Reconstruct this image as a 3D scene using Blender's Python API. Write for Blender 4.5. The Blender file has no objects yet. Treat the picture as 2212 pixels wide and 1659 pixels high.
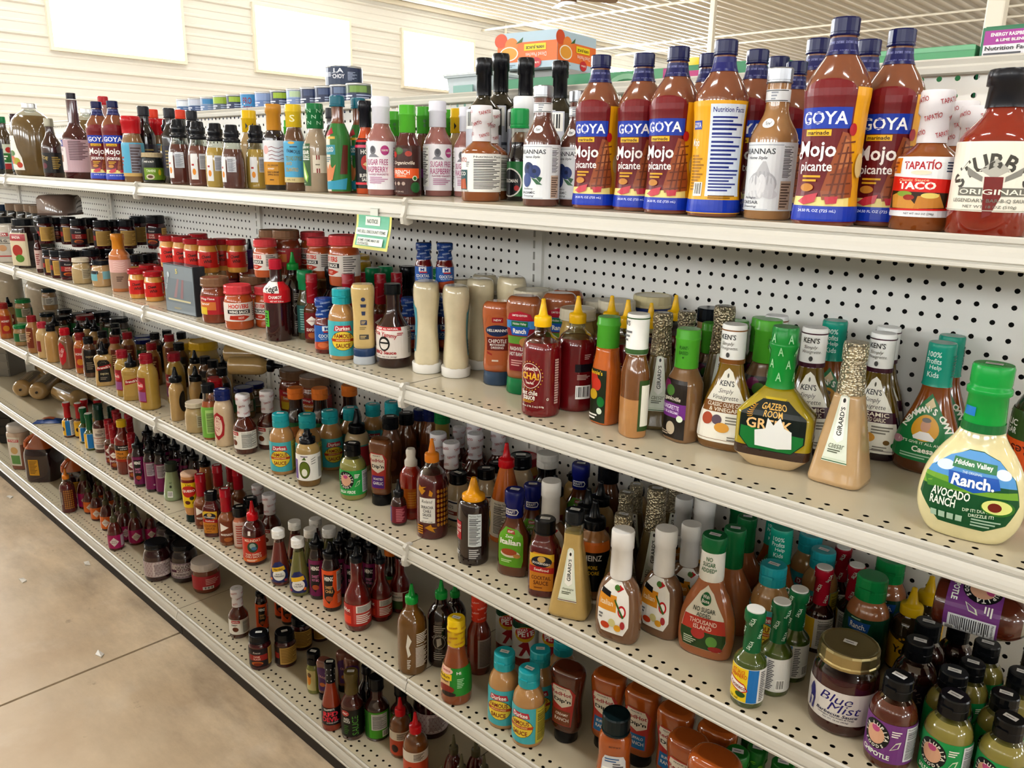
import bpy, bmesh, math, random
from mathutils import Vector, Matrix
from mathutils.geometry import tessellate_polygon
PI = math.pi
random.seed(7)
scene = bpy.context.scene
col = scene.collection

# ---------------------------------------------------------------- camera
cam_data = bpy.data.cameras.new('camera')
cam = bpy.data.objects.new('camera', cam_data)
col.objects.link(cam)
YAW, PITCH, ROLL = 0.749064702, -0.264416477, 0.0193201501
cy, sy, cp, sp, cr, sr = math.cos(YAW), math.sin(YAW), math.cos(PITCH), math.sin(PITCH), math.cos(ROLL), math.sin(ROLL)
fwd = Vector((-sy*cp, cy*cp, sp)); rgt0 = Vector((cy, sy, 0)); up0 = rgt0.cross(fwd)
rgt = cr*rgt0 + sr*up0; upv = -sr*rgt0 + cr*up0
m = Matrix.Identity(4)
for i in range(3):
    m[i][0], m[i][1], m[i][2] = rgt[i], upv[i], -fwd[i]
m.translation = Vector((1.21245809, -1.37808233, 1.55282551))
cam.matrix_world = m
cam_data.sensor_fit = 'HORIZONTAL'; cam_data.sensor_width = 36.0
cam_data.lens = 1721.89648/2212*36.0
cam_data.clip_start = 0.05; cam_data.clip_end = 200
scene.camera = cam

# ---------------------------------------------------------------- world, lights, exposure
scene.view_settings.view_transform = 'Standard'; scene.view_settings.look = 'None'
scene.view_settings.gamma = 1.0; scene.view_settings.use_curve_mapping = False
scene.view_settings.exposure = -0.2
w = bpy.data.worlds.new('world'); scene.world = w; w.use_nodes = True
w.node_tree.nodes['Background'].inputs[0].default_value = (0.95, 0.98, 1.0, 1)
w.node_tree.nodes['Background'].inputs[1].default_value = 0.05
LAMPS = []
def area(name, loc, size, energy, color, rot):
    d = bpy.data.lights.new(name, 'AREA'); d.shape = 'RECTANGLE'; d.size, d.size_y = size
    d.energy = energy; d.color = color
    o = bpy.data.objects.new(name, d); col.objects.link(o); o.location = loc; o.rotation_euler = rot
    LAMPS.append(o); return o
for ly, en in ((-7.5, 26), (-1.5, 46), (2.8, 26), (7.0, 26)):  # unseen overhead rows, added to light the room; strongest over this aisle
    for lx in (-9.6, -6.6, -3.6, -.6, 2.4, 5.4, 8.4):
        area('added_strip_lamp', (lx, ly, 4.2), (1.2, .12), en, (1, .98, .95), (0, 0, 0))


# ---------------------------------------------------------------- materials
def lin(c):
    c = c.lstrip('#'); v = [int(c[i:i+2], 16)/255 for i in (0, 2, 4)]
    return tuple(x/12.92 if x <= .04045 else ((x+.055)/1.055)**2.4 for x in v) + (1,)
MATS = {}
def mat(c, kind='print'):
    """kind: print (paper label), liq (sauce behind glass or plastic), cap (moulded plastic), clear (thin clear glass), foil, metal, paint"""
    k = (c, kind)
    if k in MATS: return MATS[k]
    mt = bpy.data.materials.new(kind + '_' + c.strip('#')); mt.use_nodes = True
    nt = mt.node_tree; b = nt.nodes['Principled BSDF']
    deep = kind in ('print', 'liq', 'cap')      # inks, sauces and plastics are a little deeper than plain paint
    tone = lambda c: tuple(v**1.17 for v in lin(c)[:3])+(1,) if deep else lin(c)
    b.inputs['Base Color'].default_value = tone(c)
    def noise(scale, detail=3):
        tc = nt.nodes.new('ShaderNodeTexCoord'); n = nt.nodes.new('ShaderNodeTexNoise')
        n.inputs['Scale'].default_value = scale; n.inputs['Detail'].default_value = detail
        nt.links.new(tc.outputs['Object'], n.inputs['Vector']); return n
    def mottle(scale, amt):
        n = noise(scale); mx = nt.nodes.new('ShaderNodeMix'); mx.data_type = 'RGBA'
        a = tone(c); mx.inputs[6].default_value = tuple(x*(1-amt) for x in a[:3])+(1,)
        mx.inputs[7].default_value = tuple(min(1, x*(1+amt)) for x in a[:3])+(1,)
        nt.links.new(n.outputs['Fac'], mx.inputs[0]); nt.links.new(mx.outputs[2], b.inputs['Base Color'])
    def bump(scale, strength, dist=.002):
        n = noise(scale); bp = nt.nodes.new('ShaderNodeBump'); bp.inputs['Strength'].default_value = strength
        bp.inputs['Distance'].default_value = dist
        nt.links.new(n.outputs['Fac'], bp.inputs['Height']); nt.links.new(bp.outputs['Normal'], b.inputs['Normal'])
    if kind == 'print':
        b.inputs['Roughness'].default_value = .3; b.inputs['Specular IOR Level'].default_value = .3
    elif kind == 'liq':
        b.inputs['Roughness'].default_value = .12; b.inputs['Coat Weight'].default_value = .5; b.inputs['Coat Roughness'].default_value = .04
        mottle(60, .10); bump(25, .12)
    elif kind == 'cap':
        b.inputs['Roughness'].default_value = .24; b.inputs['Specular IOR Level'].default_value = .22; mottle(40, .06)
    elif kind == 'clear':
        b.inputs['Roughness'].default_value = .03; b.inputs['IOR'].default_value = 1.12
        tr = nt.nodes.new('ShaderNodeBsdfTransparent'); tr.inputs[0].default_value = lin(c)
        gl = nt.nodes.new('ShaderNodeBsdfGlossy'); gl.inputs['Roughness'].default_value = .04
        lw = nt.nodes.new('ShaderNodeLayerWeight'); lw.inputs['Blend'].default_value = .35
        mx = nt.nodes.new('ShaderNodeMixShader')
        nt.links.new(lw.outputs['Facing'], mx.inputs[0]); nt.links.new(tr.outputs[0], mx.inputs[1]); nt.links.new(gl.outputs[0], mx.inputs[2])
        nt.links.new(mx.outputs[0], nt.nodes['Material Output'].inputs['Surface'])
    elif kind == 'foil':
        b.inputs['Metallic'].default_value = .85; b.inputs['Roughness'].default_value = .3
        tc = nt.nodes.new('ShaderNodeTexCoord'); vo = nt.nodes.new('ShaderNodeTexVoronoi'); vo.inputs['Scale'].default_value = 240
        nt.links.new(tc.outputs['Object'], vo.inputs['Vector'])
        bp = nt.nodes.new('ShaderNodeBump'); bp.inputs['Strength'].default_value = .9; bp.inputs['Distance'].default_value = .004
        nt.links.new(vo.outputs['Distance'], bp.inputs['Height']); nt.links.new(bp.outputs['Normal'], b.inputs['Normal'])
        mottle(150, .45)
    elif kind == 'metal':
        b.inputs['Metallic'].default_value = .9; b.inputs['Roughness'].default_value = .3; mottle(30, .1)
    elif kind == 'paint':
        b.inputs['Roughness'].default_value = .33; mottle(5, .02)
    elif kind == 'gloss':
        b.inputs['Roughness'].default_value = .19; mottle(7, .05)
    elif kind == 'matte':
        b.inputs['Roughness'].default_value = .8; mottle(6, .08)
    MATS[k] = mt; return mt

# ---------------------------------------------------------------- mesh helpers
class MB:
    """collects faces with a material each and links them as one mesh object"""
    def __init__(s): s.v = []; s.f = []; s.m = []; s.mats = []; s.sm = []
    def mi(s, mt):
        if mt not in s.mats: s.mats.append(mt)
        return s.mats.index(mt)
    def face(s, pts, mt, smooth=False):
        n = len(s.v); s.v += [tuple(p) for p in pts]; s.f.append(tuple(range(n, n+len(pts)))); s.m.append(s.mi(mt)); s.sm.append(smooth)
    def grid(s, rings, mt, closed=True, smooth=True, ms=None):
        """rings: list of rings of points; quads between neighbours; ms: material per band"""
        n0 = len(s.v); k = len(rings[0])
        for r in rings: s.v += [tuple(p) for p in r]
        for i in range(len(rings)-1):
            mm = s.mi(ms[i] if ms else mt)
            for j in range(k if closed else k-1):
                a = n0+i*k+j; b = n0+i*k+(j+1) % k
                s.f.append((a, b, b+k, a+k)); s.m.append(mm); s.sm.append(smooth)
    def box(s, x0, y0, z0, x1, y1, z1, mt):
        P = [(x0,y0,z0),(x1,y0,z0),(x1,y1,z0),(x0,y1,z0),(x0,y0,z1),(x1,y0,z1),(x1,y1,z1),(x0,y1,z1)]
        for f in ((0,3,2,1),(4,5,6,7),(0,1,5,4),(1,2,6,5),(2,3,7,6),(3,0,4,7)):
            s.face([P[i] for i in f], mt)
    def cyl(s, p, q, r, mt, k=8, r2=None):
        p, q = Vector(p), Vector(q); d = (q-p).normalized(); a = d.orthogonal().normalized(); b = d.cross(a)
        R = [[c+(a*math.cos(t*2*PI/k)+b*math.sin(t*2*PI/k))*rr for t in range(k)] for c, rr in ((p, r), (q, r2 if r2 is not None else r))]
        s.grid(R, mt); s.face(R[0][::-1], mt); s.face(R[1], mt)
    def mesh(s, name):
        me = bpy.data.meshes.new(name); me.from_pydata(s.v, [], s.f)
        for mt in s.mats: me.materials.append(mt)
        me.polygons.foreach_set('material_index', s.m); me.polygons.foreach_set('use_smooth', s.sm); me.update(); return me
    def build(s, name, parent=None, bevel=0, kind=None):
        o = link(name, s.mesh(name), parent)
        if bevel:
            weld = o.modifiers.new('weld', 'WELD'); weld.merge_threshold = 1e-5
            b = o.modifiers.new('bevel', 'BEVEL'); b.width = bevel; b.segments = 2; b.limit_method = 'ANGLE'
        if kind: o['kind'] = kind
        return o
def link(name, data, parent=None):
    o = bpy.data.objects.new(name, data); col.objects.link(o); o.parent = parent; return o
def thing(name, label, cat, loc=(0,0,0), rz=0, group=None, sc=1):
    o = link(name, None); o.location = loc; o.rotation_euler = (0, 0, rz); o.scale = (sc,)*3; o.empty_display_size = .05
    o['label'] = label; o['category'] = cat
    if group: o['group'] = group
    return o
def tag(o, label, cat, group=None):
    o['label'] = label; o['category'] = cat
    if group: o['group'] = group
    return o

# ---------------------------------------------------------------- flat print: text, boxes and discs laid on a surface
GLY = {}
def glyphs(s, b=0, sh=0):
    k = (s, b, sh)
    if k in GLY: return GLY[k]
    cu = bpy.data.curves.new('t', 'FONT'); cu.body = s; cu.resolution_u = 2; cu.offset = b; cu.shear = sh
    o = bpy.data.objects.new('t', cu); me = bpy.data.meshes.new_from_object(o)
    V = [(v.co.x, v.co.y) for v in me.vertices]; F = [tuple(p.vertices) for p in me.polygons]
    bpy.data.objects.remove(o); bpy.data.curves.remove(cu); bpy.data.meshes.remove(me)
    if V:
        x0, x1 = min(v[0] for v in V), max(v[0] for v in V); y0, y1 = min(v[1] for v in V), max(v[1] for v in V)
    else: x0, x1, y0, y1 = 0, 1, 0, 1
    GLY[k] = (V, F, x0, x1, y0, y1); return GLY[k]
def r(x0, z0, x1, z1, c): return ('p', [(x0,z0),(x1,z0),(x1,z1),(x0,z1)], c)
def poly(pts, c): return ('p', pts, c)
def e(cx, cz, rx, rz, c, k=22): return ('p', [(cx+rx*math.cos(2*PI*i/k), cz+rz*math.sin(2*PI*i/k)) for i in range(k)], c)
def t(s, cx, cz, w, h, c, rot=0, b=.012, sh=0): return ('t', s, cx, cz, w, h, c, rot, b, sh)
def l(x0, z0, x1, z1, n, c): return ('l', x0, z0, x1, z1, n, c)
def nf(x0, z0, x1, z1, bg='#f2f2ee', fg='#1a1a1a', head=True): return ('n', x0, z0, x1, z1, bg, fg, head)
def bc(x0, z0, x1, z1): return ('b', x0, z0, x1, z1)
def arc(s, cx, cz, rr, a0, a1, h, c, b=.012): return ('a', s, cx, cz, rr, a0, a1, h, c, b)
def rep(s, x0, x1, nx, z0, z1, nz, w, h, c, rot=0, b=.01):
    return [t(s, x0+(x1-x0)*(i+.5+.5*(j % 2))/nx, z0+(z1-z0)*(j+.5)/nz, w, h, c, rot, b) for i in range(nx) for j in range(nz)]
def zmap(ops, a0, a1, b0, b1):
    """the same print stretched from heights a0..a1 to b0..b1"""
    k = (b1-b0)/(a1-a0); f = lambda z: b0+(z-a0)*k; out = []
    for o in ops:
        if isinstance(o, list): out.append(zmap(o, a0, a1, b0, b1))
        elif o[0] == 'p': out.append(('p', [(x, f(z)) for x, z in o[1]], o[2]))
        elif o[0] == 't': out.append(('t', o[1], o[2], f(o[3]), o[4]*(1 if o[7] in (0, -1, 6) else k), o[5]*k, *o[6:]))
        elif o[0] in 'lnb': out.append((o[0], o[1], f(o[2]), o[3], f(o[4]), *o[5:]))
        else: out.append(o)
    return out
def stretch(key, i, b0, b1):
    k = KINDS[key]; L = list(k['labs'][i]); a0, a1 = L[0], L[1]
    L[0], L[1] = b0, b1; k1 = (b1-b0)/(a1-a0)
    if not isinstance(L[4], str) and L[4]: L[4] = (L[4][0], [(x, b0+(z-a0)*k1) for x, z in L[4][1]])
    L[5] = zmap(L[5], a0, a1, b0, b1); lb = list(k['labs']); lb[i] = tuple(L); k['labs'] = lb
def expand(ops):
    out = []
    for o in ops:
        if isinstance(o, list): out += expand(o); continue
        if o[0] == 'l':
            _, x0, z0, x1, z1, n, c = o; dz = (z1-z0)/n
            for i in range(n):
                f = .62+.38*((i*37 % 11)/10)
                out.append(r(x0, z0+dz*i+dz*.22, x0+(x1-x0)*f, z0+dz*i+dz*.72, c))
        elif o[0] == 'n':
            _, x0, z0, x1, z1, bg, fg, head = o; h = z1-z0; ww = x1-x0
            out.append(r(x0, z0, x1, z1, bg))
            a, b = x0+ww*.07, x1-ww*.07
            if head: out.append(t('Nutrition Facts', (a+b)/2, z1-h*.06, b-a, h*.055, fg))
            out.append(r(a, z1-h*.23, b, z1-h*.205, fg)); out.append(r(a, z1-h*.36, b, z1-h*.345, fg))
            out.append(('l_', 0)); out.pop()
            out += expand([l(a, z1-h*.2, b, z1-h*.12, 2, fg), l(a, z1-h*.34, b, z1-h*.24, 2, fg), l(a, z0+h*.3, b, z1-h*.38, 7, fg), l(a, z0+h*.05, b, z0+h*.26, 6, fg)])
            out.append(r(a, z0+h*.275, b, z0+h*.295, fg))
        elif o[0] == 'b':
            _, x0, z0, x1, z1 = o; out.append(r(x0, z0, x1, z1, '#f4f4f0')); ww = x1-x0
            for i in range(9):
                a = x0+ww*(.08+.095*i); out.append(r(a, z0+(z1-z0)*.15, a+ww*(.03+.035*((i*5) % 3)/2), z1-(z1-z0)*.08, '#151515'))
        elif o[0] == 'a':
            _, s, cx, cz, rr, a0, a1, h, c, b = o; n = len(s)
            for i, ch in enumerate(s):
                if ch == ' ': continue
                a = math.radians(a0+(a1-a0)*i/max(1, n-1)); up = 1 if a1 < a0 else -1
                G = glyphs(ch, b); k = h/.73
                out.append(('t', ch, cx+rr*math.cos(a), cz+rr*math.sin(a), (G[3]-G[2])*k, (G[5]-G[4])*k, c, math.degrees(a)-90*up, b, 0))
        else: out.append(o)
    return out
def clip(poly_, ax, v, side):
    out = []; n = len(poly_)
    for i in range(n):
        a, b = poly_[i], poly_[(i+1) % n]; da, db = (a[ax]-v)*side, (b[ax]-v)*side
        if da >= 0: out.append(a)
        if (da > 0 and db < 0) or (da < 0 and db > 0):
            f = da/(da-db); out.append((a[0]+(b[0]-a[0])*f, a[1]+(b[1]-a[1])*f))
    return out
def slabs(P, ax, d):
    lo, hi = min(p[ax] for p in P), max(p[ax] for p in P); k = math.floor(lo/d+1e-6); out = []
    while k*d < hi-1e-9:
        Q = P
        if k*d > lo+1e-9: Q = clip(Q, ax, k*d, 1)
        if (k+1)*d < hi-1e-9 and Q: Q = clip(Q, ax, (k+1)*d, -1)
        if len(Q) > 2: out.append(Q)
        k += 1
    return out
def convex(P):
    s = 0; n = len(P)
    for i in range(n):
        a, b, c = P[i], P[(i+1) % n], P[(i+2) % n]
        z = (b[0]-a[0])*(c[1]-b[1])-(b[1]-a[1])*(c[0]-b[0])
        if abs(z) < 1e-12: continue
        if s and (z > 0) != (s > 0): return False
        s = 1 if z > 0 else -1
    return True
def lay(mb, ops, S, dx, dz, e0, de, kind='print'):
    """lays print ops on the surface S(x, z, offset)"""
    lev = e0
    seq = []
    for o in ops:
        lev += de
        seq += [(lev if i == 0 else lev+de*.5, q) for i, q in enumerate(expand([o]))]
    for lev, o in seq:
        if o[0] == 'p':
            P = o[1]; mt = mat(o[2], kind)
            pieces = [P] if convex(P) else [[P[i] for i in tr] for tr in tessellate_polygon([[Vector((x, y, 0)) for x, y in P]])]
            for Q in pieces:
                if sum(Q[i][0]*Q[(i+1) % len(Q)][1]-Q[(i+1) % len(Q)][0]*Q[i][1] for i in range(len(Q))) < 0: Q = Q[::-1]
                for A in (slabs(Q, 0, dx) if dx else [Q]):
                    for B in (slabs(A, 1, dz) if dz else [A]):
                        mb.face([S(x, z, lev) for x, z in B], mt, bool(dx))
        elif o[0] == 't':
            _, s, cx, cz, ww, h, c, rot, b, sh = o
            V, F, x0, x1, y0, y1 = glyphs(s, b, sh); mt = mat(c, kind)
            ca, sa = math.cos(math.radians(rot)), math.sin(math.radians(rot)); pts = []
            for x, y in V:
                X = (x-(x0+x1)/2)*ww/(x1-x0); Y = (y-(y0+y1)/2)*h/(y1-y0)
                pts.append(S(cx+X*ca-Y*sa, cz+X*sa+Y*ca, lev))
            n0 = len(mb.v); mb.v += [tuple(p) for p in pts]; k = mb.mi(mt)
            for f in F: mb.f.append(tuple(n0+i for i in f)); mb.m.append(k); mb.sm.append(False)

# ---------------------------------------------------------------- bottles and jars
def smooth(p, it=2):
    for _ in range(it):
        q = [p[0]]
        for a, b in zip(p, p[1:]):
            if a == b: continue
            q += [(a[0]*.75+b[0]*.25, a[1]*.75+b[1]*.25), (a[0]*.25+b[0]*.75, a[1]*.25+b[1]*.75)]
        q.append(p[-1]); p = q
    return p
def bot(R, zs, zn, rn, zt=.97, ex=1., base=.93):
    p = [(0, R*base), (.012, R), (zs*.33, R), (zs*.66, R), (zs, R)]
    for i in range(1, 8):
        a = i/7; p.append((zs+(zn-zs)*a, rn+(R-rn)*(.5+.5*math.cos(PI*a))**ex))
    p += [(zt, rn)]; return p
def curve(*p): return smooth(list(p), 2)
def pr(p, z):
    if z <= p[0][0]: return p[0][1]
    for a, b in zip(p, p[1:]):
        if z <= b[0]:
            return a[1]+(b[1]-a[1])*(z-a[0])/max(1e-9, b[0]-a[0])
    return p[-1][1]
def sec(a, n):
    s, c = math.sin(a), math.cos(a)
    return (math.copysign(abs(s)**(2/n), s), -math.copysign(abs(c)**(2/n), c))
def quarter(n, N=48):
    """points from the front centre (0,-1) to the side (1,0) of a rounded section, evenly spread"""
    if n < 2.2: return [(math.sin(PI/2*i/N), -math.cos(PI/2*i/N)) for i in range(N+1)]
    xc = 2**(-1/n); h = N//2
    A = [(xc*i/h, -(1-(xc*i/h)**n)**(1/n)) for i in range(h+1)]
    return A+[(-y, -x) for x, y in A[-2::-1]]
class Surf:
    def __init__(s, p, d=1., n=2., zr=.35, H=1.):
        s.p, s.d, s.n, s.H = p, d, n, H; R = pr(p, zr); Q = quarter(n)
        P = Q+[(x, -y) for x, y in Q[-2::-1]]; L = [0.]
        for a, b in zip(P, P[1:]): L.append(L[-1]+math.hypot((b[0]-a[0])*R, (b[1]-a[1])*R*d))
        s.P, s.L, s.N = P, L, len(P)-1; s.half = L[-1]
    def __call__(s, x, z, eps=0):
        q = min(abs(x), s.half*.99999); lo, hi = 0, s.N
        while hi-lo > 1:
            m_ = (lo+hi)//2
            if s.L[m_] <= q: lo = m_
            else: hi = m_
        f = (q-s.L[lo])/max(1e-12, s.L[hi]-s.L[lo]); a, b = s.P[lo], s.P[hi]
        X, Y = math.copysign(a[0]+(b[0]-a[0])*f, x), a[1]+(b[1]-a[1])*f; rr = pr(s.p, z)
        return (X*(rr+eps)*s.H, Y*(rr*s.d+eps)*s.H, z*s.H)
def ring(z, rr, d, n, k, H):
    out = []
    for j in range(k):
        X, Y = sec(2*PI*j/k, n); out.append((X*rr*H, Y*rr*d*H, z*H))
    return out
CAPS = {
 'screw': lambda z, h, q: [(z,q),(z+h*.08,q*1.03),(z+h*.12,q*1.03),(z+h*.14,q*.97),(z+h*.2,q*.97),(z+h*.22,q),(z+h*.92,q),(z+h,q*.93)],
 'lid': lambda z, h, q: [(z,q*.98),(z+h*.06,q*1.03),(z+h*.2,q*1.03),(z+h*.28,q),(z+h*.84,q),(z+h*.97,q*.97),(z+h,q*.92),(z+h*.95,q*.86)],
 'flip': lambda z, h, q: [(z,q),(z+h*.42,q),(z+h*.45,q*.965),(z+h*.5,q*.965),(z+h*.53,q),(z+h*.93,q*.99),(z+h,q*.92)],
 'noz': lambda z, h, q: [(z,q*.98),(z+h*.02,q),(z+h*.30,q),(z+h*.36,q*.93),(z+h*.38,q*.62),(z+h*.44,q*.5),(z+h*.9,q*.24),(z+h*.97,q*.24),(z+h,q*.15)],
 'foil': lambda z, h, q: [(z,q*1.12),(z+h*.3,q*1.04),(z+h*.55,q*.98),(z+h*.62,q*.9),(z+h*.66,q),(z+h*.9,q*1.03),(z+h,q*.95)],
 'dome': lambda z, h, q: [(z,q),(z+h*.6,q),(z+h*.85,q*.9),(z+h,q*.6)],
}
KINDS = {}
def K(key, name, cat, H, p, liq, caps=(), labs=(), d=1., n=2., seg=28, zr=.35, clear=None, stick=0):
    KINDS[key] = dict(name=name, cat=cat, H=H, p=p, liq=liq, caps=caps, labs=labs, d=d, n=n, seg=seg, zr=zr, clear=clear, stick=stick)
def V(key, base, **kw):
    k = dict(KINDS[base]); k.update(kw); KINDS[key] = k
BUILT = {}
def kind_parts(key):
    """[(part name, mesh, part label or None)] of one kind, built once"""
    if key in BUILT: return BUILT[key]
    k = KINDS[key]; H, p, d, n, seg = k['H'], k['p'], k['d'], k['n'], k['seg']; out = []
    nz = [c[2] for c in k['caps'] if c[0] == 'noz']
    if nz: p = [q for q in p if q[0] <= nz[0]+.02] + [(nz[0]+.02, pr(p, nz[0]+.02))]
    liq = k['liq'] if isinstance(k['liq'], list) else [(9, k['liq'])]
    zs = sorted({round(z, 5) for z, _ in p} | {zz for zz, _ in liq if zz < p[-1][0]} | ({k['clear']} if k['clear'] else set()))
    cf = 2**(1/n-.5) if n > 2 else 1
    for c in k['caps']:      # the neck narrows inside cap, band or wrap
        q = c[4] if c[0] == 'prof' else CAPS[c[0]](c[2], c[3]-c[2], c[4])
        za, zb = min(z for z, _ in q), max(z for z, _ in q)
        if za < .05 and zb < .3: continue
        pts = sorted({z for z, _ in p} | {za-.0012, za} | {z for z, _ in q})
        p = [(z, min(pr(p, z), (pr(q, z)-.005)*cf) if za <= z <= zb else pr(p, z)) for z in pts if p[0][0] <= z <= p[-1][0]]
    zs = sorted({round(z, 5) for z, _ in p} | set(zs))
    mb = MB(); rings = []; ms = []
    for z in zs: rings.append(ring(z, pr(p, z), d, n, seg, H))
    glass = mat('#e6ebe6', 'clear')
    for a, b in zip(zs, zs[1:]):
        zm = (a+b)/2
        c = next((c for zz, c in liq if zm < zz), liq[-1][1])
        ms.append(glass if k['clear'] and zm > k['clear'] else mat(c, 'liq'))
    mb.grid(rings, None, ms=ms)
    mb.face(rings[0][::-1], ms[0]); mb.face(rings[-1], ms[-1])
    if k['clear']:
        mb.face(ring(k['clear']-.002, pr(p, k['clear'])*.98, d, n, seg, H), mat(liq[-1][1], 'liq'))
    jar = 'jar' in k['name']
    out.append(('jar_body' if jar else 'can_body' if 'can' in k['name'].split('_') else 'bottle_body', mb.mesh(key), None))
    if key == 'bbqjug':   # moulded carrying handle standing off the shoulder
        mb = MB(); pts = [(-.19,-.06,.56),(-.25,-.1,.62),(-.24,-.1,.72),(-.17,-.08,.8),(-.08,-.05,.84)]
        for a, b in zip(pts, pts[1:]): mb.cyl([q*H for q in a], [q*H for q in b], .034*H, mat('#c86a38', 'liq'), 10)
        out.append(('handle', mb.mesh('jug_handle'), None))
    csurf = []
    for c in k['caps']:
        ty, cc, z0, z1, q = c[:5]; kd = 'foil' if ty == 'foil' else 'metal' if len(c) > 5 and c[5] == 'metal' else 'cap'
        cp_ = CAPS[ty](z0, z1-z0, q) if ty != 'prof' else q
        mb = MB(); sg = 20
        rg = [ring(z, rr, 1, 2, sg, H) for z, rr in cp_]
        mb.grid(rg, mat(cc, kd), smooth=(ty in ('noz', 'dome', 'foil', 'prof')))
        mb.face(rg[0][::-1], mat(cc, kd)); mb.face(rg[-1], mat(cc, kd))
        if ty == 'flip':
            a = q*H; zc = (z0+(z1-z0)*.46)*H
            mb.box(-a*.4, -a*1.1, zc, a*.4, -a*.9, zc+(z1-z0)*H*.12, mat(cc, kd))
        nm = {'lid': 'lid', 'noz': 'nozzle_cap', 'foil': 'foil_wrap', 'prof': 'neck_band'}.get(ty, 'cap')
        out.append((nm, mb.mesh(key+'_'+nm), None)); csurf.append(cp_)
    for L in k['labs']:
        z0, z1, x0, x1, c, ops = L[:6]; src = L[6] if len(L) > 6 else None
        S = Surf(p, d, n, k['zr'], H) if src is None else Surf(csurf[src], 1, 2, (z0+z1)/2, H)
        x0, x1 = max(x0, -S.half), min(x1, S.half); R = pr(S.p, (z0+z1)/2)
        base = [r(x0, z0, x1, z1, c)] if isinstance(c, str) else [] if c is None else [poly(c[1], c[0])]
        rr = [pr(S.p, z0+(z1-z0)*i/6) for i in range(7)]
        flat = max(rr)-min(rr) < .0012
        mb = MB(); lay(mb, base+list(ops), S, R*.17, None if flat else .035, .0022+.0065*R, .0005)
        out.append(('label' if src is None else 'band_print', mb.mesh(key+'_label'), None))
    if k['stick']:
        top = k['caps'][0]; zt = (top[3] if top[0] != 'prof' else max(z for z, _ in top[4]))*H+.0006
        mb = MB(); mb.face([(-.009,-.005,zt),(.009,-.005,zt),(.009,.005,zt),(-.009,.005,zt)], mat('#dcdcda'))
        mb.face([(-.006,-.001,zt+.0002),(.005,-.001,zt+.0002),(.005,.0005,zt+.0002),(-.006,.0005,zt+.0002)], mat('#55555a'))
        out.append(('price_sticker', mb.mesh(key+'_sticker'), 'small white price sticker'))
    BUILT[key] = out; return out
def put(key, x, y, z, rz, s, label, group=None, tilt=None):
    k = KINDS[key]; o = thing(k['name'], label, k['cat'], (x, y, z), rz, group, s)
    if tilt: o.rotation_euler = tilt
    for nm, me, lb in kind_parts(key):
        c = link(nm, me, o)
        if lb: c['label'] = lb
    return o

# ---------------------------------------------------------------- the kinds of bottle and jar (heights in metres, outlines in units of the height)
WH, BK, RD, YE, GN, BL = '#f1efe8', '#16161a', '#b3202a', '#e8c22a', '#1f7a3a', '#1c3f9e'
GY = '#8a8a8a'
def band(c, z0, z1, zb, q, rim=.03):   # a shrink band that wraps cap and neck in one
    return ('prof', c, z0, z1, [(z0, q*.97), (z0+.004, q), (zb-.02, q*.98), (zb-.008, q*1.06), (zb+.006, q*1.06), (zb+.016, q), (z1-.012, q), (z1, q*.93)])
GOP = curve((0,.142),(0,.152),(.03,.158),(.12,.15),(.2,.143),(.45,.146),(.58,.15),(.66,.158),(.71,.148),(.77,.115),(.82,.08),(.86,.064),(.93,.06),(.93,.06))
NAVY = '#171b52'
def goya_front():
    return [r(.125,.07,.3,.67,'#e3a91f'), e(0,.665,.115,.045,'#7d1a22'), r(-9,.02,9,.095,'#1b42b4') if False else r(-.47,.025,.47,.1,'#1b42b4'),
        r(-.15,.1,.15,.145,'#e9d98e'), r(-.15,.475,.115,.575,'#1d45b0'), t('GOYA',-.015,.525,.225,.062,'#ffffff',b=.018),
        r(-.1,.44,.03,.47,'#ecc02c'), t('marinade',-.035,.455,.11,.02,'#3a1512',b=.02),
        poly([(.08,.46),(.12,.45),(.165,.2),(.16,.145),(.02,.13),(.01,.17)],'#a05a34'), poly([(.09,.43),(.115,.42),(.13,.3),(.08,.28)],'#bd7a4c'),
        [poly([(.02+.012*i,.15+.05*i),(.15,.16+.05*i),(.15,.168+.05*i),(.02+.012*i,.158+.05*i)],'#77402a') for i in range(6)],
        [poly([(.045+.03*i,.14),(.055+.03*i,.14),(.1+.018*i,.44-.05*i),(.092+.018*i,.44-.05*i)],'#77402a') for i in range(3)],
        t('Mojo',-.035,.365,.19,.1,'#f6f1ee',b=.02), e(-.128,.345,.018,.018,'#f6f1ee'), e(-.126,.345,.009,.009,'#7d1a22'), t('picante',-.03,.285,.16,.06,'#f6f1ee',b=.015),
        l(-.09,.215,.03,.255,2,'#dcae30'), e(-.06,.19,.035,.02,'#c48a3c'), poly([(-.1,.12),(-.06,.15),(0,.165),(-.01,.12),(-.06,.105)],'#c2384a'), poly([(.03,.145),(.09,.15),(.085,.115),(.04,.11)],'#c2384a'),
        e(.125,.47,.018,.03,'#b3212e'), t('24.50 FL OZ (725 mL)',0,.075,.17,.018,'#dfe6ff'), e(.19,.3,.03,.06,'#d8c089')]
K('goya','marinade_bottle','bottle',.241,GOP,'#84523a',[('screw',NAVY,.915,1,.068)],
  [(.02,.66,-9,9,'#761a22',goya_front()),(.825,.905,-9,9,'#20245f',[rep('DO NOT REMOVE',-.2,.2,4,.83,.9,2,.08,.012,'#8f93c8')])],clear=None)
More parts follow.
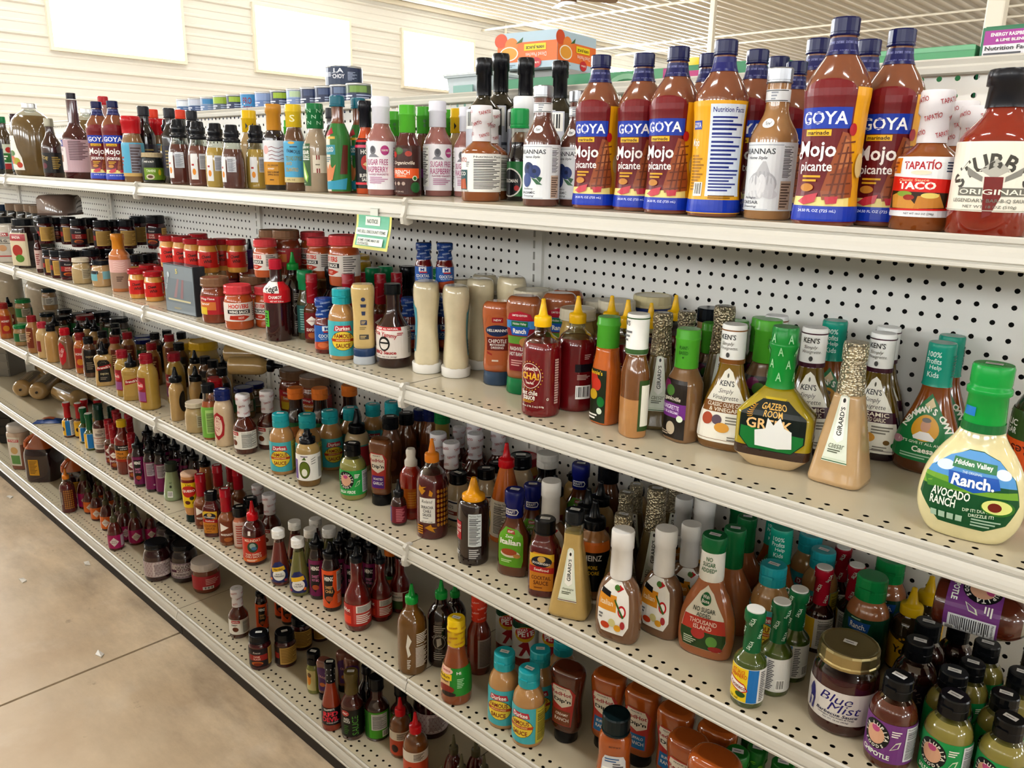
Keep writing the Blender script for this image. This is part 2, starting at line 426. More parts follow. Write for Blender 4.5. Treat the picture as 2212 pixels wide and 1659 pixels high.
V('goya_back','goya',labs=[(.02,.66,-9,9,'#e6b022',[r(-.47,.025,.47,.1,'#1b42b4'),nf(-.08,.12,.13,.64,'#dde6f2','#22368c'),r(-.2,.5,-.13,.55,'#1d45b0'),t('GOYA',-.165,.525,.06,.03,WH),t('Mojo',-.17,.42,.06,.06,WH),l(-.2,.15,-.1,.36,12,'#a5761a'),bc(-.16,.12,-.1,.2),l(-.06,.105,.14,.13,2,'#8a5f10'),r(.15,.1,.4,.66,'#761a22')]),(.825,.905,-9,9,'#262a72',[])])
K('stubb','sauce_bottle','bottle',.176,bot(.235,.56,.78,.105,.9),'#8c2f1c',[('prof','#2b2c31',.78,1,[(.775,.118),(.9,.112),(.905,.128),(.985,.128),(1,.12)])],
  [(.15,.57,-.42,.42,'#e9e6da',[arc("STUBB'S",0,.2,.25,148,32,.095,'#4d4a42',.03),poly([(-.08,.4),(0,.47),(.08,.4),(.02,.36),(-.02,.36)],'#b9b7ae'),poly([(-.05,.36),(.05,.36),(.055,.25),(.01,.13),(-.03,.11),(-.045,.25)],'#7d2620'),poly([(-.16,.42),(-.06,.36),(-.06,.33),(-.15,.37)],'#8d8b84'),poly([(.16,.42),(.06,.36),(.06,.33),(.15,.37)],'#8d8b84'),
   r(-.2,.245,-.05,.295,'#77756c'),r(.05,.245,.2,.295,'#77756c'),t('ORIGINAL',-.0,.27,.38,.032,'#e9e6da'),t('LEGENDARY BAR-B-Q SAUCE',0,.215,.46,.026,'#77756c'),t('NET WT 18 OZ (510g)',0,.178,.3,.022,'#77756c'),r(-.42,.155,.42,.16,'#b8b5a8')])])
TAPB = [('prof','#e4e2e6',.62,1,[(.63,.105),(.82,.098),(.84,.118),(.985,.118),(1,.11)])]
TAPT = (.63,.99,-9,9,None,[rep('TAPATÍO',-.37,.37,4,.64,.99,3,.12,.045,'#b03038',14,.01)],0)
K('tap','sauce_bottle','bottle',.166,bot(.185,.42,.64,.09,.9),'#5b261a',TAPB,[(.09,.4,-.45,.3,'#e7e4dc',[nf(-.02,.1,.28,.39,'#e9e7e0'),poly([(-.22,.39),(-.05,.39),(-.05,.33),(-.22,.33)],RD),t('TAPATÍO',-.14,.36,.14,.035,WH),e(-.14,.2,.06,.05,'#6f3a20'),l(-.22,.27,-.06,.31,2,BK)]),TAPT],stick=1)
K('tapd','dressing_bottle','bottle',.17,bot(.215,.5,.66,.085,.9),'#8f5226',TAPB,[(.1,.5,-.5,.5,'#ebeae6',[nf(.02,.11,.42,.49,'#ecebe7'),t('TAPATÍO',-.14,.44,.2,.06,'#b03038'),l(-.05,.36,.0,.42,3,GY),r(-.24,.12,-.03,.33,'#24555a'),poly([(-.23,.13),(-.04,.13),(-.06,.24),(-.2,.22)],'#b55a2c'),t('TACO',-.14,.29,.17,.04,WH),t('NET WT 10.5 OZ',-.1,.108,.18,.014,BK)]),TAPT])
V('tapd_taco','tapd',labs=[(.1,.53,-.55,.55,'#eef0f4',[t('TAPATÍO',0,.475,.26,.07,'#b5242c',b=.03),r(-.3,.41,-.16,.52,'#e08a22'),l(-.28,.42,-.18,.5,3,'#a04c10'),l(.17,.42,.3,.5,4,'#3a4c6a'),e(.0,.418,.07,.016,'#e9dfc8'),poly([(-.28,.14),(-.26,.39),(.24,.37),(.22,.15)],'#d8281e'),t('Classic Sauce',-.05,.365,.22,.018,'#f6c9a0'),t('TACO',-.02,.325,.26,.055,WH,b=.04),poly([(-.25,.155),(-.24,.285),(.21,.275),(.2,.165)],'#3b2a1c'),poly([(-.2,.16),(-.22,.25),(-.1,.285),(.02,.16)],'#d39a46'),poly([(-.02,.16),(.0,.25),(.14,.27),(.19,.17)],'#c98b3a'),e(-.1,.265,.06,.02,'#8fa83c'),e(.08,.255,.06,.02,'#e6d27a'),e(-.06,.24,.04,.02,'#a33222'),t('NET WT 10.5 OZ (298g)',.02,.122,.2,.018,'#3a3a44'),l(.27,.12,.33,.5,14,'#2a2a33')]),TAPT])
def bri(word, sub, art): return [(.06,.515,-9,9,'#e8ebee',[r(-.2,.495,.2,.499,'#8d99a8'),t('BRIANNAS',-.06,.455,.27,.038,'#3b3d45'),t('Home Style',-.05,.41,.15,.026,'#4b4d55',sh=.3),art,t(sub,-.08,.115,.14,.022,'#5a5c64'),t('Dressing',-.08,.085,.12,.02,'#5a5c64',sh=.3),t(word,-.08,.145,.1,.02,'#5a5c64',sh=.3),nf(.125,.27,.21,.5,'#e8ebee','#33333a'),r(.125,.07,.21,.26,'#c9b3a0'),l(.13,.08,.205,.25,9,'#6a5548'),r(.5,.06,.501,.5,GY),l(-.18,.065,.2,.073,1,'#b9c0c8')]),(.78,.86,-9,9,'#e2e4e6',[l(-.04,.79,.06,.85,3,'#9aa0aa'),r(-.2,.785,.2,.79,BK),r(-.2,.85,.2,.855,BK)]),(.60,.67,-.06,.04,('#f0f2f2',[(-.01+.055*math.cos(2*PI*i/20),.64+.032*math.sin(2*PI*i/20)) for i in range(20)]),[t('New!',-.01,.64,.06,.03,'#3a3d44',sh=.3)])]
blueb = [e(-.08,.31,.055,.06,'#31426e'),e(-.02,.29,.055,.055,'#3a4b80'),e(-.095,.22,.045,.06,'#4a5c90'),e(-.02,.295,.018,.018,'#232f52'),e(-.09,.33,.018,.02,'#232f52'),poly([(-.05,.24),(.0,.225),(.05,.18),(0,.185)],'#4f7a5a'),poly([(-.02,.26),(.05,.24),(.03,.2)],'#3f6a4c')]
garl = [e(0,.24,.1,.085,'#b9babf'),poly([(-.06,.29),(0,.39),(.02,.39),(.06,.29)],'#c6c7cb'),e(-.05,.22,.05,.075,'#dcdde0'),e(.045,.22,.045,.075,'#d2d3d7'),e(.0,.225,.03,.08,'#e4e5e8'),e(-.04,.165,.06,.03,'#cfd0d4'),e(.06,.17,.05,.03,'#d8d8dc')]
K('brianna_b','dressing_bottle','bottle',.198,bot(.16,.53,.76,.078,.93,1.2),'#6b4238',[('screw','#9c9ea2',.9,1,.085,'metal')],bri('Blueberry','BALSAMIC',blueb))
V('brianna_g','brianna_b',liq='#a98158',labs=bri('Asiago','CAESAR',garl))
K('rasp','dressing_bottle','bottle',.203,bot(.155,.55,.74,.085,.95,1.1),'#9c6c68',[band('#dcdce6',.73,1,.9,.095)],
  [(.06,.55,-9,9,'#e7e5ea',[e(-.07,.46,.035,.045,'#77777e'),poly([(-.13,.39),(-.1,.42),(-.04,.42),(0,.39)],'#8d8d95'),e(-.07,.47,.022,.028,'#5a5a60'),e(.06,.46,.045,.05,'#b23a80'),t('SUGAR FREE',.06,.46,.07,.02,WH),t('SUGAR FREE',-.03,.34,.24,.06,'#b0447e',b=.005),t('RASPBERRY',-.03,.265,.24,.06,'#b0447e',b=.005),t('FLAVORED VINAIGRETTE',-.02,.215,.22,.02,'#a04478'),l(-.12,.12,.1,.195,4,'#b884a4'),nf(-.3,.1,-.17,.53),l(.16,.1,.26,.5,14,'#9a5a80'),bc(.3,.1,.4,.2)])])
K('french','dressing_bottle','bottle',.19,bot(.15,.5,.72,.085,.95),'#5a2420',[band('#5cb03c',.70,1,.9,.095)],
  [(.02,.56,-.26,.26,'#4a2a24',[e(-.06,.5,.06,.04,'#3f6a2c'),e(.06,.47,.04,.03,'#b04838'),e(-.12,.46,.035,.035,'#c03424'),t('Organicville',.0,.365,.26,.05,'#e8ddd0',sh=.2),r(-.2,.2,.19,.31,'#e0642a'),t('FRENCH',-.03,.265,.2,.05,WH),t('DRESSING',-.03,.225,.12,.02,'#f6d8c0'),e(.13,.2,.03,.03,'#dfe8d4'),e(.13,.2,.02,.02,GN),e(.14,.1,.06,.06,'#2e6a3a'),[e(-.12+.06*i,.14,.02,.02,'#b8a49a') for i in range(3)],t('8 FL OZ (236 mL)',-.08,.05,.16,.022,'#cdbdb2')])])
K('organic_d','dressing_bottle','bottle',.19,bot(.15,.5,.72,.085,.95),'#5a3424',[band('#4f9f3a',.70,1,.9,.095)],[(.05,.5,-.2,.2,'#3f3028',[r(-.16,.2,.16,.3,'#7a3a7a')]),(.76,.88,-.08,.08,None,[e(0,.84,.02,.02,'#2c6a22'),e(0,.79,.014,.02,'#2c6a22')],0)])
def orgl(c): return [(.03,.56,-.2,.14,'#2e2620',[e(-.08,.5,.05,.05,'#7a2c5a'),e(-.03,.46,.05,.05,'#4f7a34'),t('Organicville',-.03,.385,.24,.05,'#e4dccc',sh=.2),r(-.2,.22,.14,.35,c),t('VINAIGRETTE',-.03,.31,.22,.04,'#eadcf0'),t('OLIVE OIL & BALSAMIC',-.03,.265,.22,.025,'#eadcf0'),e(.09,.22,.03,.03,'#dfe8d4'),e(.0,.12,.05,.06,'#c9bba4'),l(-.15,.05,.05,.09,2,'#b8aa98')]),(.74,.9,-9,9,None,[t('PLANT-',.05,.845,.08,.03,'#27661f'),t('BASED',.05,.8,.08,.03,'#27661f'),t('PLANT-',-.16,.845,.08,.03,'#27661f'),t('BASED',-.16,.8,.08,.03,'#27661f'),e(.05,.76,.008,.008,'#27661f')],0)]
K('orgv','dressing_bottle','bottle',.185,bot(.155,.5,.70,.095,.95,1.2),'#8a6a4a',[band('#5cb03c',.66,1,.92,.105)],orgl('#7a3a8a'),n=3,d=.85,stick=0)
V('orgv_p','orgv',liq='#6f543c')
K('orgor','dressing_bottle','bottle',.186,bot(.125,.45,.72,.098,.95),'#c06a2c',[band('#58ad3c',.72,1,.93,.105)],[(.02,.52,-.2,.1,'#26301c',[poly([(-.1,.5),(0,.47),(.03,.38),(-.06,.3)],'#b83a28'),t("Annie's",-.02,.49,.16,.04,YE),e(.0,.38,.05,.06,'#c8402c'),e(-.04,.28,.05,.05,'#c7a52c'),e(.05,.22,.04,.05,GN),e(.04,.13,.03,.03,'#dfe8d4'),l(-.1,.04,.05,.1,2,WH)])],n=3.2,d=.9)
K('kenslt','dressing_bottle','bottle',.204,bot(.125,.5,.72,.082,.95,1.2),[(.32,'#b98a58'),(9,'#7a5230')],[('prof','#eeeeea',.72,1,[(.68,.088),(.70,.09),(.985,.09),(1,.086)])],[(.06,.48,-.32,-.12,'#3f5a2c',[r(-.3,.1,-.16,.44,'#e9e6d8')]),(.06,.48,.16,.34,'#3f5a2c',[r(.18,.1,.32,.44,'#e9e6d8')]),(.68,.98,-9,9,None,[r(-.3,.685,.3,.725,'#44663a'),r(-.3,.965,.3,.975,'#44663a'),t("KEN'S",-.02,.93,.1,.04,'#2c2c2c'),l(-.06,.78,.06,.88,3,'#777777')],0)],n=2.6,d=.8)
def kens(liq, band_c, prod1, prod2): return dict(liq=liq, labs=[(.06,.66,-.2,.2,('#efece0',[(-.2,.1),(-.17,.065),(.17,.065),(.2,.1),(.19,.3),(.13,.5),(.06,.63),(0,.66),(-.06,.63),(-.13,.5),(-.19,.3)]),[e(0,.6,.012,.018,'#5a5648'),t("KEN'S",0,.54,.16,.045,'#26241f',b=.02),t('Simply',0,.475,.14,.045,'#4a4740',b=.0,sh=.25),t('Vinaigrette',0,.425,.22,.045,'#4a4740',b=.0,sh=.25),r(-.17,.31,.185,.395,band_c),t(prod1,.0,.372,.27,.032,'#f2ead6'),t(prod2,.0,.333,.22,.032,'#f2ead6'),e(-.11,.25,.04,.05,'#b0563a'),e(-.04,.25,.035,.04,'#6a5a66'),e(.0,.19,.05,.04,'#d8a24a'),l(.02,.22,.17,.29,3,'#8a867a'),e(.12,.16,.02,.02,'#7a5a20'),e(.165,.14,.018,.022,GN),l(.04,.09,.15,.13,2,'#8a867a'),r(-.2,.088,.2,.092,band_c)]),(.7,.99,-9,9,None,[r(-.3,.70,.3,.735,band_c),r(-.3,.955,.3,.965,band_c),t("KEN'S",-.02,.91,.12,.042,'#2c2c2c'),t('Simply',-.02,.855,.1,.034,'#66625a',b=0,sh=.25),t('Vinaigrette.',-.01,.82,.14,.032,'#66625a',b=0,sh=.25),e(-.01,.77,.014,.02,'#555555')],0)])
KENP = curve((0,.19),(0,.2),(.03,.222),(.14,.226),(.3,.205),(.45,.165),(.58,.11),(.68,.092),(.74,.088),(.95,.088),(.95,.088))
K('kens','dressing_bottle','bottle',.199,KENP,[(.2,'#7d5a30'),(9,'#8a6a14')],[('prof','#efefec',.7,1,[(.7,.096),(.985,.096),(1,.09)])],kens(0,'#8a5a24','CLASSIC OLIVE OIL','& VINEGAR')['labs'],d=.55,n=2.5)
V('kens_b','kens',liq=[(.36,'#2a1420'),(9,'#6a5410')],labs=kens(0,'#4a1c30','BALSAMIC','& ROASTED GARLIC')['labs'])
V('kens_r','kens',liq='#4a1418',labs=[(.06,.6,-.2,.2,'#5a8a2c',[e(0,.4,.12,.1,'#7ab040')])])
V('kens_g','kens',liq='#7a6a34',caps=[('flip','#0f6a3a',.86,1,.1)],labs=[(.1,.5,-.16,.16,'#2c5a2c',[t('J',-.02,.4,.06,.1,WH)])])
GZP = [(0,.15),(.015,.175),(.09,.255),(.1,.262),(.38,.262),(.4,.255),(.56,.115),(.59,.09),(.95,.08)]
K('gazebo','dressing_bottle','bottle',.211,GZP,[(.09,'#c8b08a'),(.16,'#3a1c14'),(9,'#a8961c')],[('prof','#1f9440',.6,1,[(.58,.1),(.62,.092),(.84,.086),(.86,.1),(.89,.1),(.9,.09),(.98,.09),(1,.085)])],
  [(.14,.55,-.22,.22,('#14201c',[(-.14,.14),(.14,.14),(.22,.22),(.22,.4),(.13,.5),(-.13,.5),(-.22,.4),(-.22,.22)]),[poly([(-.14,.145),(.14,.145),(.21,.22),(.21,.27),(-.21,.3),(-.21,.22)],'#1f7a3a'),poly([(-.1,.5),(.1,.5),(.12,.515),(-.12,.515)],'#c8b020'),t('GAZEBO',0,.455,.2,.045,'#d8b060'),t('ROOM',0,.405,.13,.045,'#d8b060'),arc('(((((((',0,.43,.16,200,170,.03,'#d8a030'),t('GREEK',-.02,.33,.3,.075,'#e6c088',b=.02),poly([(-.1,.17),(-.11,.28),(-.04,.3),(-.03,.38),(.01,.33),(.05,.39),(.08,.32),(.13,.3),(.14,.18),(.05,.165)],'#e2e2de')]),(.6,.99,-9,9,None,[rep('A',-.28,.28,5,.62,.97,4,.035,.06,'#a8dcae')],0)],d=.5,n=5)
GIP = [(0,.165),(.012,.185),(.04,.187),(.62,.093),(.68,.082),(.92,.075)]
def girl(sub, trim): return (.17,.66,-.075,.075,('#dfe5d6',[(-.075,.17),(.075,.17),(.045,.64),(.025,.66),(-.025,.66),(-.045,.64)]),[r(-.075,.175,.075,.182,trim),poly([(-.036,.34),(-.0,.31),(.036,.34),(.03,.62),(0,.645),(-.03,.62)],'#f2f2ea'),t("GIRARD'S",0,.46,.2,.038,'#26281f',90,.02),e(0,.605,.014,.016,'#2c2420'),t(sub,0,.285,.1,.03,'#6a7058',b=0,sh=.25),l(-.05,.235,.05,.265,2,'#5a6048'),r(-.068,.19,.068,.2,'#cfd8c4')])
K('girard','dressing_bottle','bottle',.204,GIP,'#c4a67e',[('foil','#c9bfa6',.64,1,.082)],[girl('caesar','#3a6a40')],d=.9,n=5,zr=.3)
V('girard_d','girard',liq='#6a5a38',caps=[('foil','#b0a488',.64,1,.082)],stick=1)
V('girard_c','girard',liq='#bfa468',caps=[('screw','#22262a',.88,1,.085)],labs=[girl('champagne','#6a1c24')],clear=.79,stick=1)
NMP = curve((0,.19),(0,.2),(.03,.232),(.2,.235),(.34,.2),(.5,.14),(.62,.1),(.7,.095),(.95,.09),(.95,.09))
K('newman','dressing_bottle','bottle',.193,NMP,[(.16,'#5a3418'),(9,'#8a4c14')],[('prof','#1d9a84',.7,1,[(.68,.105),(.7,.1),(.96,.096),(.985,.096),(1,.09)])],
  [(.1,.62,-.22,.22,('#1f7d46',[(-.2,.12),(-.1,.1),(.12,.1),(.21,.13),(.215,.3),(.15,.42),(.08,.55),(0,.62),(-.08,.55),(-.15,.42),(-.215,.3)]),[poly([(-.05,.53),(.02,.59),(.06,.53),(0,.5)],'#d8c8a0'),e(0,.36,.095,.1,'#d8a42c'),poly([(-.07,.29),(-.03,.33),(.03,.33),(.07,.29),(.06,.27),(-.06,.27)],'#e8e6e4'),e(0,.38,.035,.05,'#c99a7c'),e(0,.42,.036,.018,'#77706a'),arc("NEWMAN'S OWN",0,.345,.155,170,10,.05,'#f0f0e4',.03),t("LET'S GIVE IT ALL AWAY",0,.245,.3,.02,'#e4ecd8'),t('Caesar',.02,.195,.15,.045,'#f4f2e4',b=.025),e(-.16,.24,.04,.03,'#b58a96'),l(-.12,.12,.12,.16,2,'#a8ccb0')]),(.7,.98,-9,9,None,[t('100%',-.02,.92,.1,.04,'#d8f0ea'),t('Profits',-.02,.87,.11,.04,'#d8f0ea'),t('Help',0,.82,.08,.04,'#d8f0ea'),t('Kids',-.01,.77,.08,.04,'#d8f0ea'),l(.12,.75,.2,.92,8,'#127060')],0)],d=.55,n=2.5)
HVP = curve((0,.17),(0,.18),(.03,.215),(.12,.262),(.24,.272),(.38,.25),(.5,.19),(.58,.13),(.64,.105),(.72,.098),(.95,.09),(.95,.09))
K('ranch','dressing_bottle','bottle',.213,HVP,'#dcd2a6',[('prof','#1f9e48',.62,1,[(.63,.108),(.66,.106),(.83,.098),(.84,.112),(.87,.112),(.88,.1),(.9,.104),(.985,.104),(1,.098)])],
  [(.08,.47,-.23,.23,('#1d5a34',[(-.13,.1),(.1,.095),(.19,.14),(.235,.24),(.22,.36),(.15,.44),(.05,.47),(-.05,.47),(-.16,.42),(-.23,.34),(-.24,.22)]),[poly([(-.225,.36),(-.15,.43),(-.05,.466),(.05,.466),(.15,.437),(.215,.36),(.22,.32),(-.23,.33)],'#5a9ad0'),e(-.15,.38,.05,.025,'#cfe0ee'),e(.16,.38,.04,.025,'#d8e6f0'),poly([(-.235,.33),(-.12,.33),(.0,.285),(.22,.305),(.225,.27),(-.23,.27)],'#7aa83c'),poly([(-.235,.31),(-.1,.3),(-.02,.28),(-.2,.26)],'#4f8a34'),
   poly([(-.12,.36),(.13,.36),(.14,.31),(.02,.275),(-.1,.3)],'#2560b4'),poly([(-.12,.43),(.13,.42),(.12,.375),(-.11,.38)],'#1f7a42'),t('Hidden Valley',0,.402,.21,.03,'#f4f4ea',-1,.025),t('Ranch.',.01,.325,.2,.055,'#f6f6f2',0,.03),t('THE ORIGINAL',.0,.365,.1,.012,'#cfe0ee'),t('AVOCADO',-.08,.25,.18,.042,'#f0f4e8',0,.02),t('RANCH',-.11,.205,.12,.042,'#f0f4e8',0,.02),t('DIP IT! DUNK IT!',.06,.195,.15,.016,'#dce8d0',6),t('DRIZZLE IT!',.07,.172,.11,.016,'#dce8d0',6),e(.135,.225,.075,.04,'#3f7a2c'),e(.13,.228,.066,.034,'#d8dc8a'),e(.12,.226,.03,.022,'#7a2c1c'),[r(-.16+.04*i,.125,-.13+.04*i,.155,'#a8c0aa') for i in range(4)],l(.03,.115,.17,.16,3,'#a8c0aa')]),(.64,.76,-.12,.12,None,[r(-.3,.632,.3,.68,'#186e38'),r(-.11,.72,-.04,.77,'#2a80c0')],0)],d=.5,n=2.4,seg=36,stick=1)
K('garden','dressing_bottle','bottle',.23,bot(.17,.45,.75,.06,.95),'#3a4018',[('screw','#26301c',.86,1,.07)],[(.1,.5,-.2,.2,'#3f5a2c',[t('GARLIC',-.06,.42,.2,.04,WH),t('VINEGAR',-.05,.37,.18,.04,WH),r(-.2,.12,.2,.32,'#e0642a'),t('Reserve',0,.26,.3,.06,'#5a1c10',180),t('LOT',0,.17,.16,.05,'#5a1c10',180)])])
# hot-sauce and ketchup style
CHP = curve((0,.15),(0,.16),(.02,.17),(.3,.17),(.55,.168),(.6,.165),(.66,.14),(.7,.08),(.73,.066),(.78,.066),(.78,.066))
K('cha','sriracha_bottle','bottle',.207,CHP,'#74141c',[('noz','#e8bb1e',.765,1,.075)],[(.05,.6,-.26,.26,None,[[e(-.06+.115*math.cos(2*PI*i/24),.36+.125*math.sin(2*PI*i/24),.005,.005,'#c89a30',8) for i in range(24)],e(-.06,.36,.1,.11,'#e8dccc'),e(-.06,.36,.095,.105,'#7c1820'),e(-.06,.36,.06,.066,'#d8c8b8'),e(-.06,.36,.056,.062,'#7c1820'),t('Sriracha',-.06,.425,.14,.035,'#f0e8dc',4),t('CHA!',-.06,.36,.17,.06,'#dcae34',0,.03),t('Texas Pete',-.06,.3,.08,.022,'#f0e8dc'),t('hot chile',-.06,.215,.15,.042,'#f0e8dc'),t('sauce',-.06,.17,.11,.036,'#f0e8dc'),l(-.13,.125,.02,.15,2,'#c89a30'),t('18 oz. (1 lb. 2 oz.) 510g',-.03,.095,.2,.02,'#f0e8dc'),[r(.16,.12+.022*i,.2,.135+.022*i,'#c8a8a0') for i in range(18)],t('0',.1,.165,.02,.025,'#f0e8dc')])],clear=.64)
V('cha_back','cha',labs=[(.05,.6,-.26,.26,None,[r(-.05,.36,.12,.43,'#1a1620'),l(-.03,.29,.1,.34,4,'#c8a8a0'),bc(-.04,.12,.1,.24),l(.03,.47,.1,.52,3,'#c8a8a0')])])
SRP = curve((0,.14),(0,.15),(.02,.158),(.3,.158),(.52,.158),(.6,.15),(.68,.11),(.72,.07),(.76,.064),(.8,.064),(.8,.064))
K('roland','sriracha_bottle','bottle',.219,SRP,'#5c1a1e',[('noz','#e08c2c',.77,1,.072)],[(.05,.6,-.26,.26,None,[r(-.1,.18,.06,.44,'#e6e4de'),t('Roland',-.02,.405,.11,.032,'#26262c',0,.0,.3),t('SRIRACHA',-.02,.345,.125,.03,'#26262c'),t('CHILI',-.02,.305,.08,.03,'#26262c'),t('SAUCE',-.02,.265,.085,.03,'#26262c'),l(-.06,.225,.03,.24,1,GY),t('NET WT. 17 OZ',-.02,.192,.11,.014,'#26262c'),poly([(-.11,.52),(-.07,.47),(-.03,.52),(-.06,.535),(-.02,.56),(-.08,.55),(-.1,.57)],'#c98e24'),poly([(.0,.47),(.03,.46),(.04,.5),(.01,.53)],'#c98e24'),[[e(.09+.035*j,.16+.05*i,.014,.02,'#b9822a',8) for j in range(4)] for i in range(8)],poly([(-.04,.13),(.06,.08),(.04,.12),(.08,.13),(.03,.14),(.02,.17)],'#c98e24'),[r(-.13,.06+.025*i,-.06,.075+.025*i,'#c98e24') for i in range(4)]])],clear=.66)
V('roland_o','roland',H=.2,labs=[(.05,.58,-.26,.26,None,[[[e(-.02+.04*j,.12+.05*i,.016,.022,'#a8722a',8) for j in range(5)] for i in range(9)],r(-.16,.2,-.07,.5,'#a09a94'),l(-.15,.22,-.08,.48,9,'#555050')])])
K('sriorg','sauce_bottle','bottle',.217,curve((0,.15),(0,.155),(.03,.16),(.35,.155),(.5,.13),(.7,.08),(.76,.066),(.8,.066),(.8,.066)),'#c8702c',[('noz','#c81c26',.76,1,.08)],[(.06,.44,-.25,.25,'#d9cfc0',[nf(-.06,.08,.1,.43,'#d9d3c8'),r(-.2,.08,-.1,.3,YE),e(-.14,.18,.04,.06,GN)])])
K('sriblk','sriracha_bottle','bottle',.208,SRP,'#2e1a14',[('noz','#1f9a44',.79,1,.07)],[(.06,.56,-.26,.26,None,[e(.0,.32,.07,.08,'#a8a29a'),e(.0,.32,.064,.074,'#2a1a14'),poly([(-.03,.36),(.02,.38),(.03,.3),(-.02,.26)],'#b0aaa2'),l(-.06,.44,.08,.53,4,'#b0aaa2'),l(-.06,.1,.08,.2,4,'#b0aaa2'),arc('ROOSTER',0,.32,.09,140,40,.025,'#b0aaa2')])])
V('sriblk_g','sriblk',liq='#6e4c1c',labs=[(.06,.56,-.26,.26,None,[l(-.04,.38,.12,.5,6,'#e8e4d8'),t('Nutrition Facts',.03,.36,.14,.022,'#e8e4d8'),l(-.05,.1,.11,.34,15,'#e8e4d8'),poly([(-.13,.5),(-.09,.42),(-.12,.34),(-.1,.26),(-.13,.22),(-.15,.35)],'#d8d4c8'),l(-.14,.08,-.1,.2,6,'#d8d4c8')])])
K('chamoy','sauce_bottle','bottle',.199,bot(.158,.62,.74,.075,.9,.8),'#3c1216',[('screw','#b3243a',.88,1,.08)],[(.48,.73,-.3,.3,'#c4252e',[r(-.3,.6,.05,.73,'#e6e2dc'),t('Mega',-.06,.64,.2,.1,'#1c1c1c',12,.02,.3),t('CHAMOY',.0,.55,.16,.04,WH),t('NET WT 33.8 oz',.02,.5,.16,.02,WH)]),(.18,.38,-.17,-.09,'#58b03c',[l(-.16,.2,-.1,.36,5,'#1c3a14')])])
LOP = bot(.125,.48,.6,.07,.92)
K('louis','hot_sauce_bottle','bottle',.172,LOP,'#5e3418',[band('#a01c2c',.58,1,.88,.082)],[(.06,.45,-.2,.2,'#7a1c1e',[poly([(-.09,.33),(0,.4),(.09,.33),(0,.26)],'#ece8e0'),t('LOUISIANA',0,.33,.14,.025,'#a01c2c'),t('SEAFOOD',0,.2,.18,.045,WH),e(0,.12,.06,.04,'#b06a34')]),(.62,.98,-9,9,None,[rep('LOUISIANA',-.25,.25,3,.64,.98,3,.1,.02,'#c86a74',20)],0)])
V('louis_m','louis',p=bot(.145,.45,.6,.08,.92),liq='#8a5430',caps=[band('#b41e30',.6,1,.87,.09)],labs=[(.06,.45,-.2,.2,'#7c3f22',[poly([(-.1,.42),(.04,.34),(-.1,.26)],'#ece8e0'),t('MARINADE',0,.21,.2,.04,WH),e(.02,.12,.07,.04,'#b06a34')])],stick=1)
K('texas','hot_sauce_bottle','bottle',.19,bot(.155,.5,.75,.07,.92),'#8a2a18',[('screw','#b3202a',.88,1,.075)],[(.12,.58,-.3,.3,'#d8d4cc',[r(-.3,.5,.3,.58,'#1c4a2c'),e(0,.44,.13,.1,'#d8b02c'),e(0,.46,.12,.075,'#c0303a'),t('TEXAS',-.04,.5,.14,.04,WH,10),t('PETE',.01,.45,.2,.07,WH,6,.03),poly([(-.02,.34),(.04,.34),(.06,.24),(.1,.15),(.06,.15),(.02,.24),(-.03,.15),(-.07,.15),(-.02,.26),(-.08,.28)],'#a02430')])])
K('franks','hot_sauce_bottle','bottle',.2,bot(.152,.36,.62,.07,.92),'#6a1814',[('noz','#20242a',.82,1,.075)],[(.07,.34,-.26,.26,'#b02a24',[r(.0,.1,.26,.33,'#c05048'),nf(.03,.24,.24,.33,'#e8e4dc',BK,False),l(.03,.1,.24,.22,5,WH),r(-.2,.1,-.03,.2,'#e24a2c'),t('RedHot',-.12,.27,.16,.05,WH)])])
V('franks_s','franks',labs=[(.07,.34,-.26,.26,'#3f5a2c',[r(-.26,.2,.26,.34,'#d8d0c4'),t('Squeeze',-.03,.26,.2,.05,'#26262c',0,.01,.2),t('RedHot',-.06,.31,.14,.03,'#b02a24'),r(.08,.08,.26,.33,'#7c1c20')])],H=.195)
K('hotyel','hot_sauce_bottle','bottle',.2,bot(.15,.62,.82,.065,.9),'#7a2418',[('screw','#e0bc2c',.88,1,.085)],[(.25,.56,-.3,.3,'#c8862c',[r(-.3,.46,.3,.56,'#16161a'),t('brothers',.02,.53,.16,.03,WH),t('and kids',.03,.49,.12,.025,WH),t('Hot',-.04,.41,.12,.05,'#26160c'),t('Sauce',-.01,.34,.18,.05,'#26160c'),r(-.3,.25,.3,.3,'#a8341c')])])
HZP = curve((0,.11),(0,.12),(.02,.125),(.3,.12),(.55,.125),(.66,.12),(.72,.1),(.76,.09),(.8,.09),(.8,.09))
def heinz(c, a, b_): return [(.06,.62,-9,9,c,[poly([(-.09,.56),(.05,.56),(.03,.4),(.06,.3),(-.02,.12),(-.1,.2)],BK),t('HEINZ',-.02,.5,.12,.06,WH,0,.03),t(a,-.02,.37,.1,.045,'#e8b87a' if c[1]!='7' else '#d88ab8'),t(b_,-.02,.31,.1,.045,'#e8b87a' if c[1]!='7' else '#d88ab8'),e(-.02,.2,.05,.04,'#a8542c'),nf(.09,.3,.2,.6,'#c9c9c9'),l(.09,.12,.18,.26,6,'#d8b0a0')])]
K('heinz','sauce_squeeze_bottle','bottle',.178,HZP,'#2a1210',[('noz','#17181c',.78,1,.105)],heinz('#7a1c58','SWEET','HOT BBQ'))
V('heinz_b','heinz',labs=[(.06,.62,-9,9,'#7a2258',[r(-.09,.34,.08,.6,'#b3a8ae'),l(-.08,.36,.07,.58,9,'#5a5058'),t('Q',.03,.15,.03,.03,WH)])])
V('heinz_o','heinz',labs=heinz('#d85a24','SWEET','CHILI'))
V('heinz_t','heinz',liq='#b07a48',labs=[])
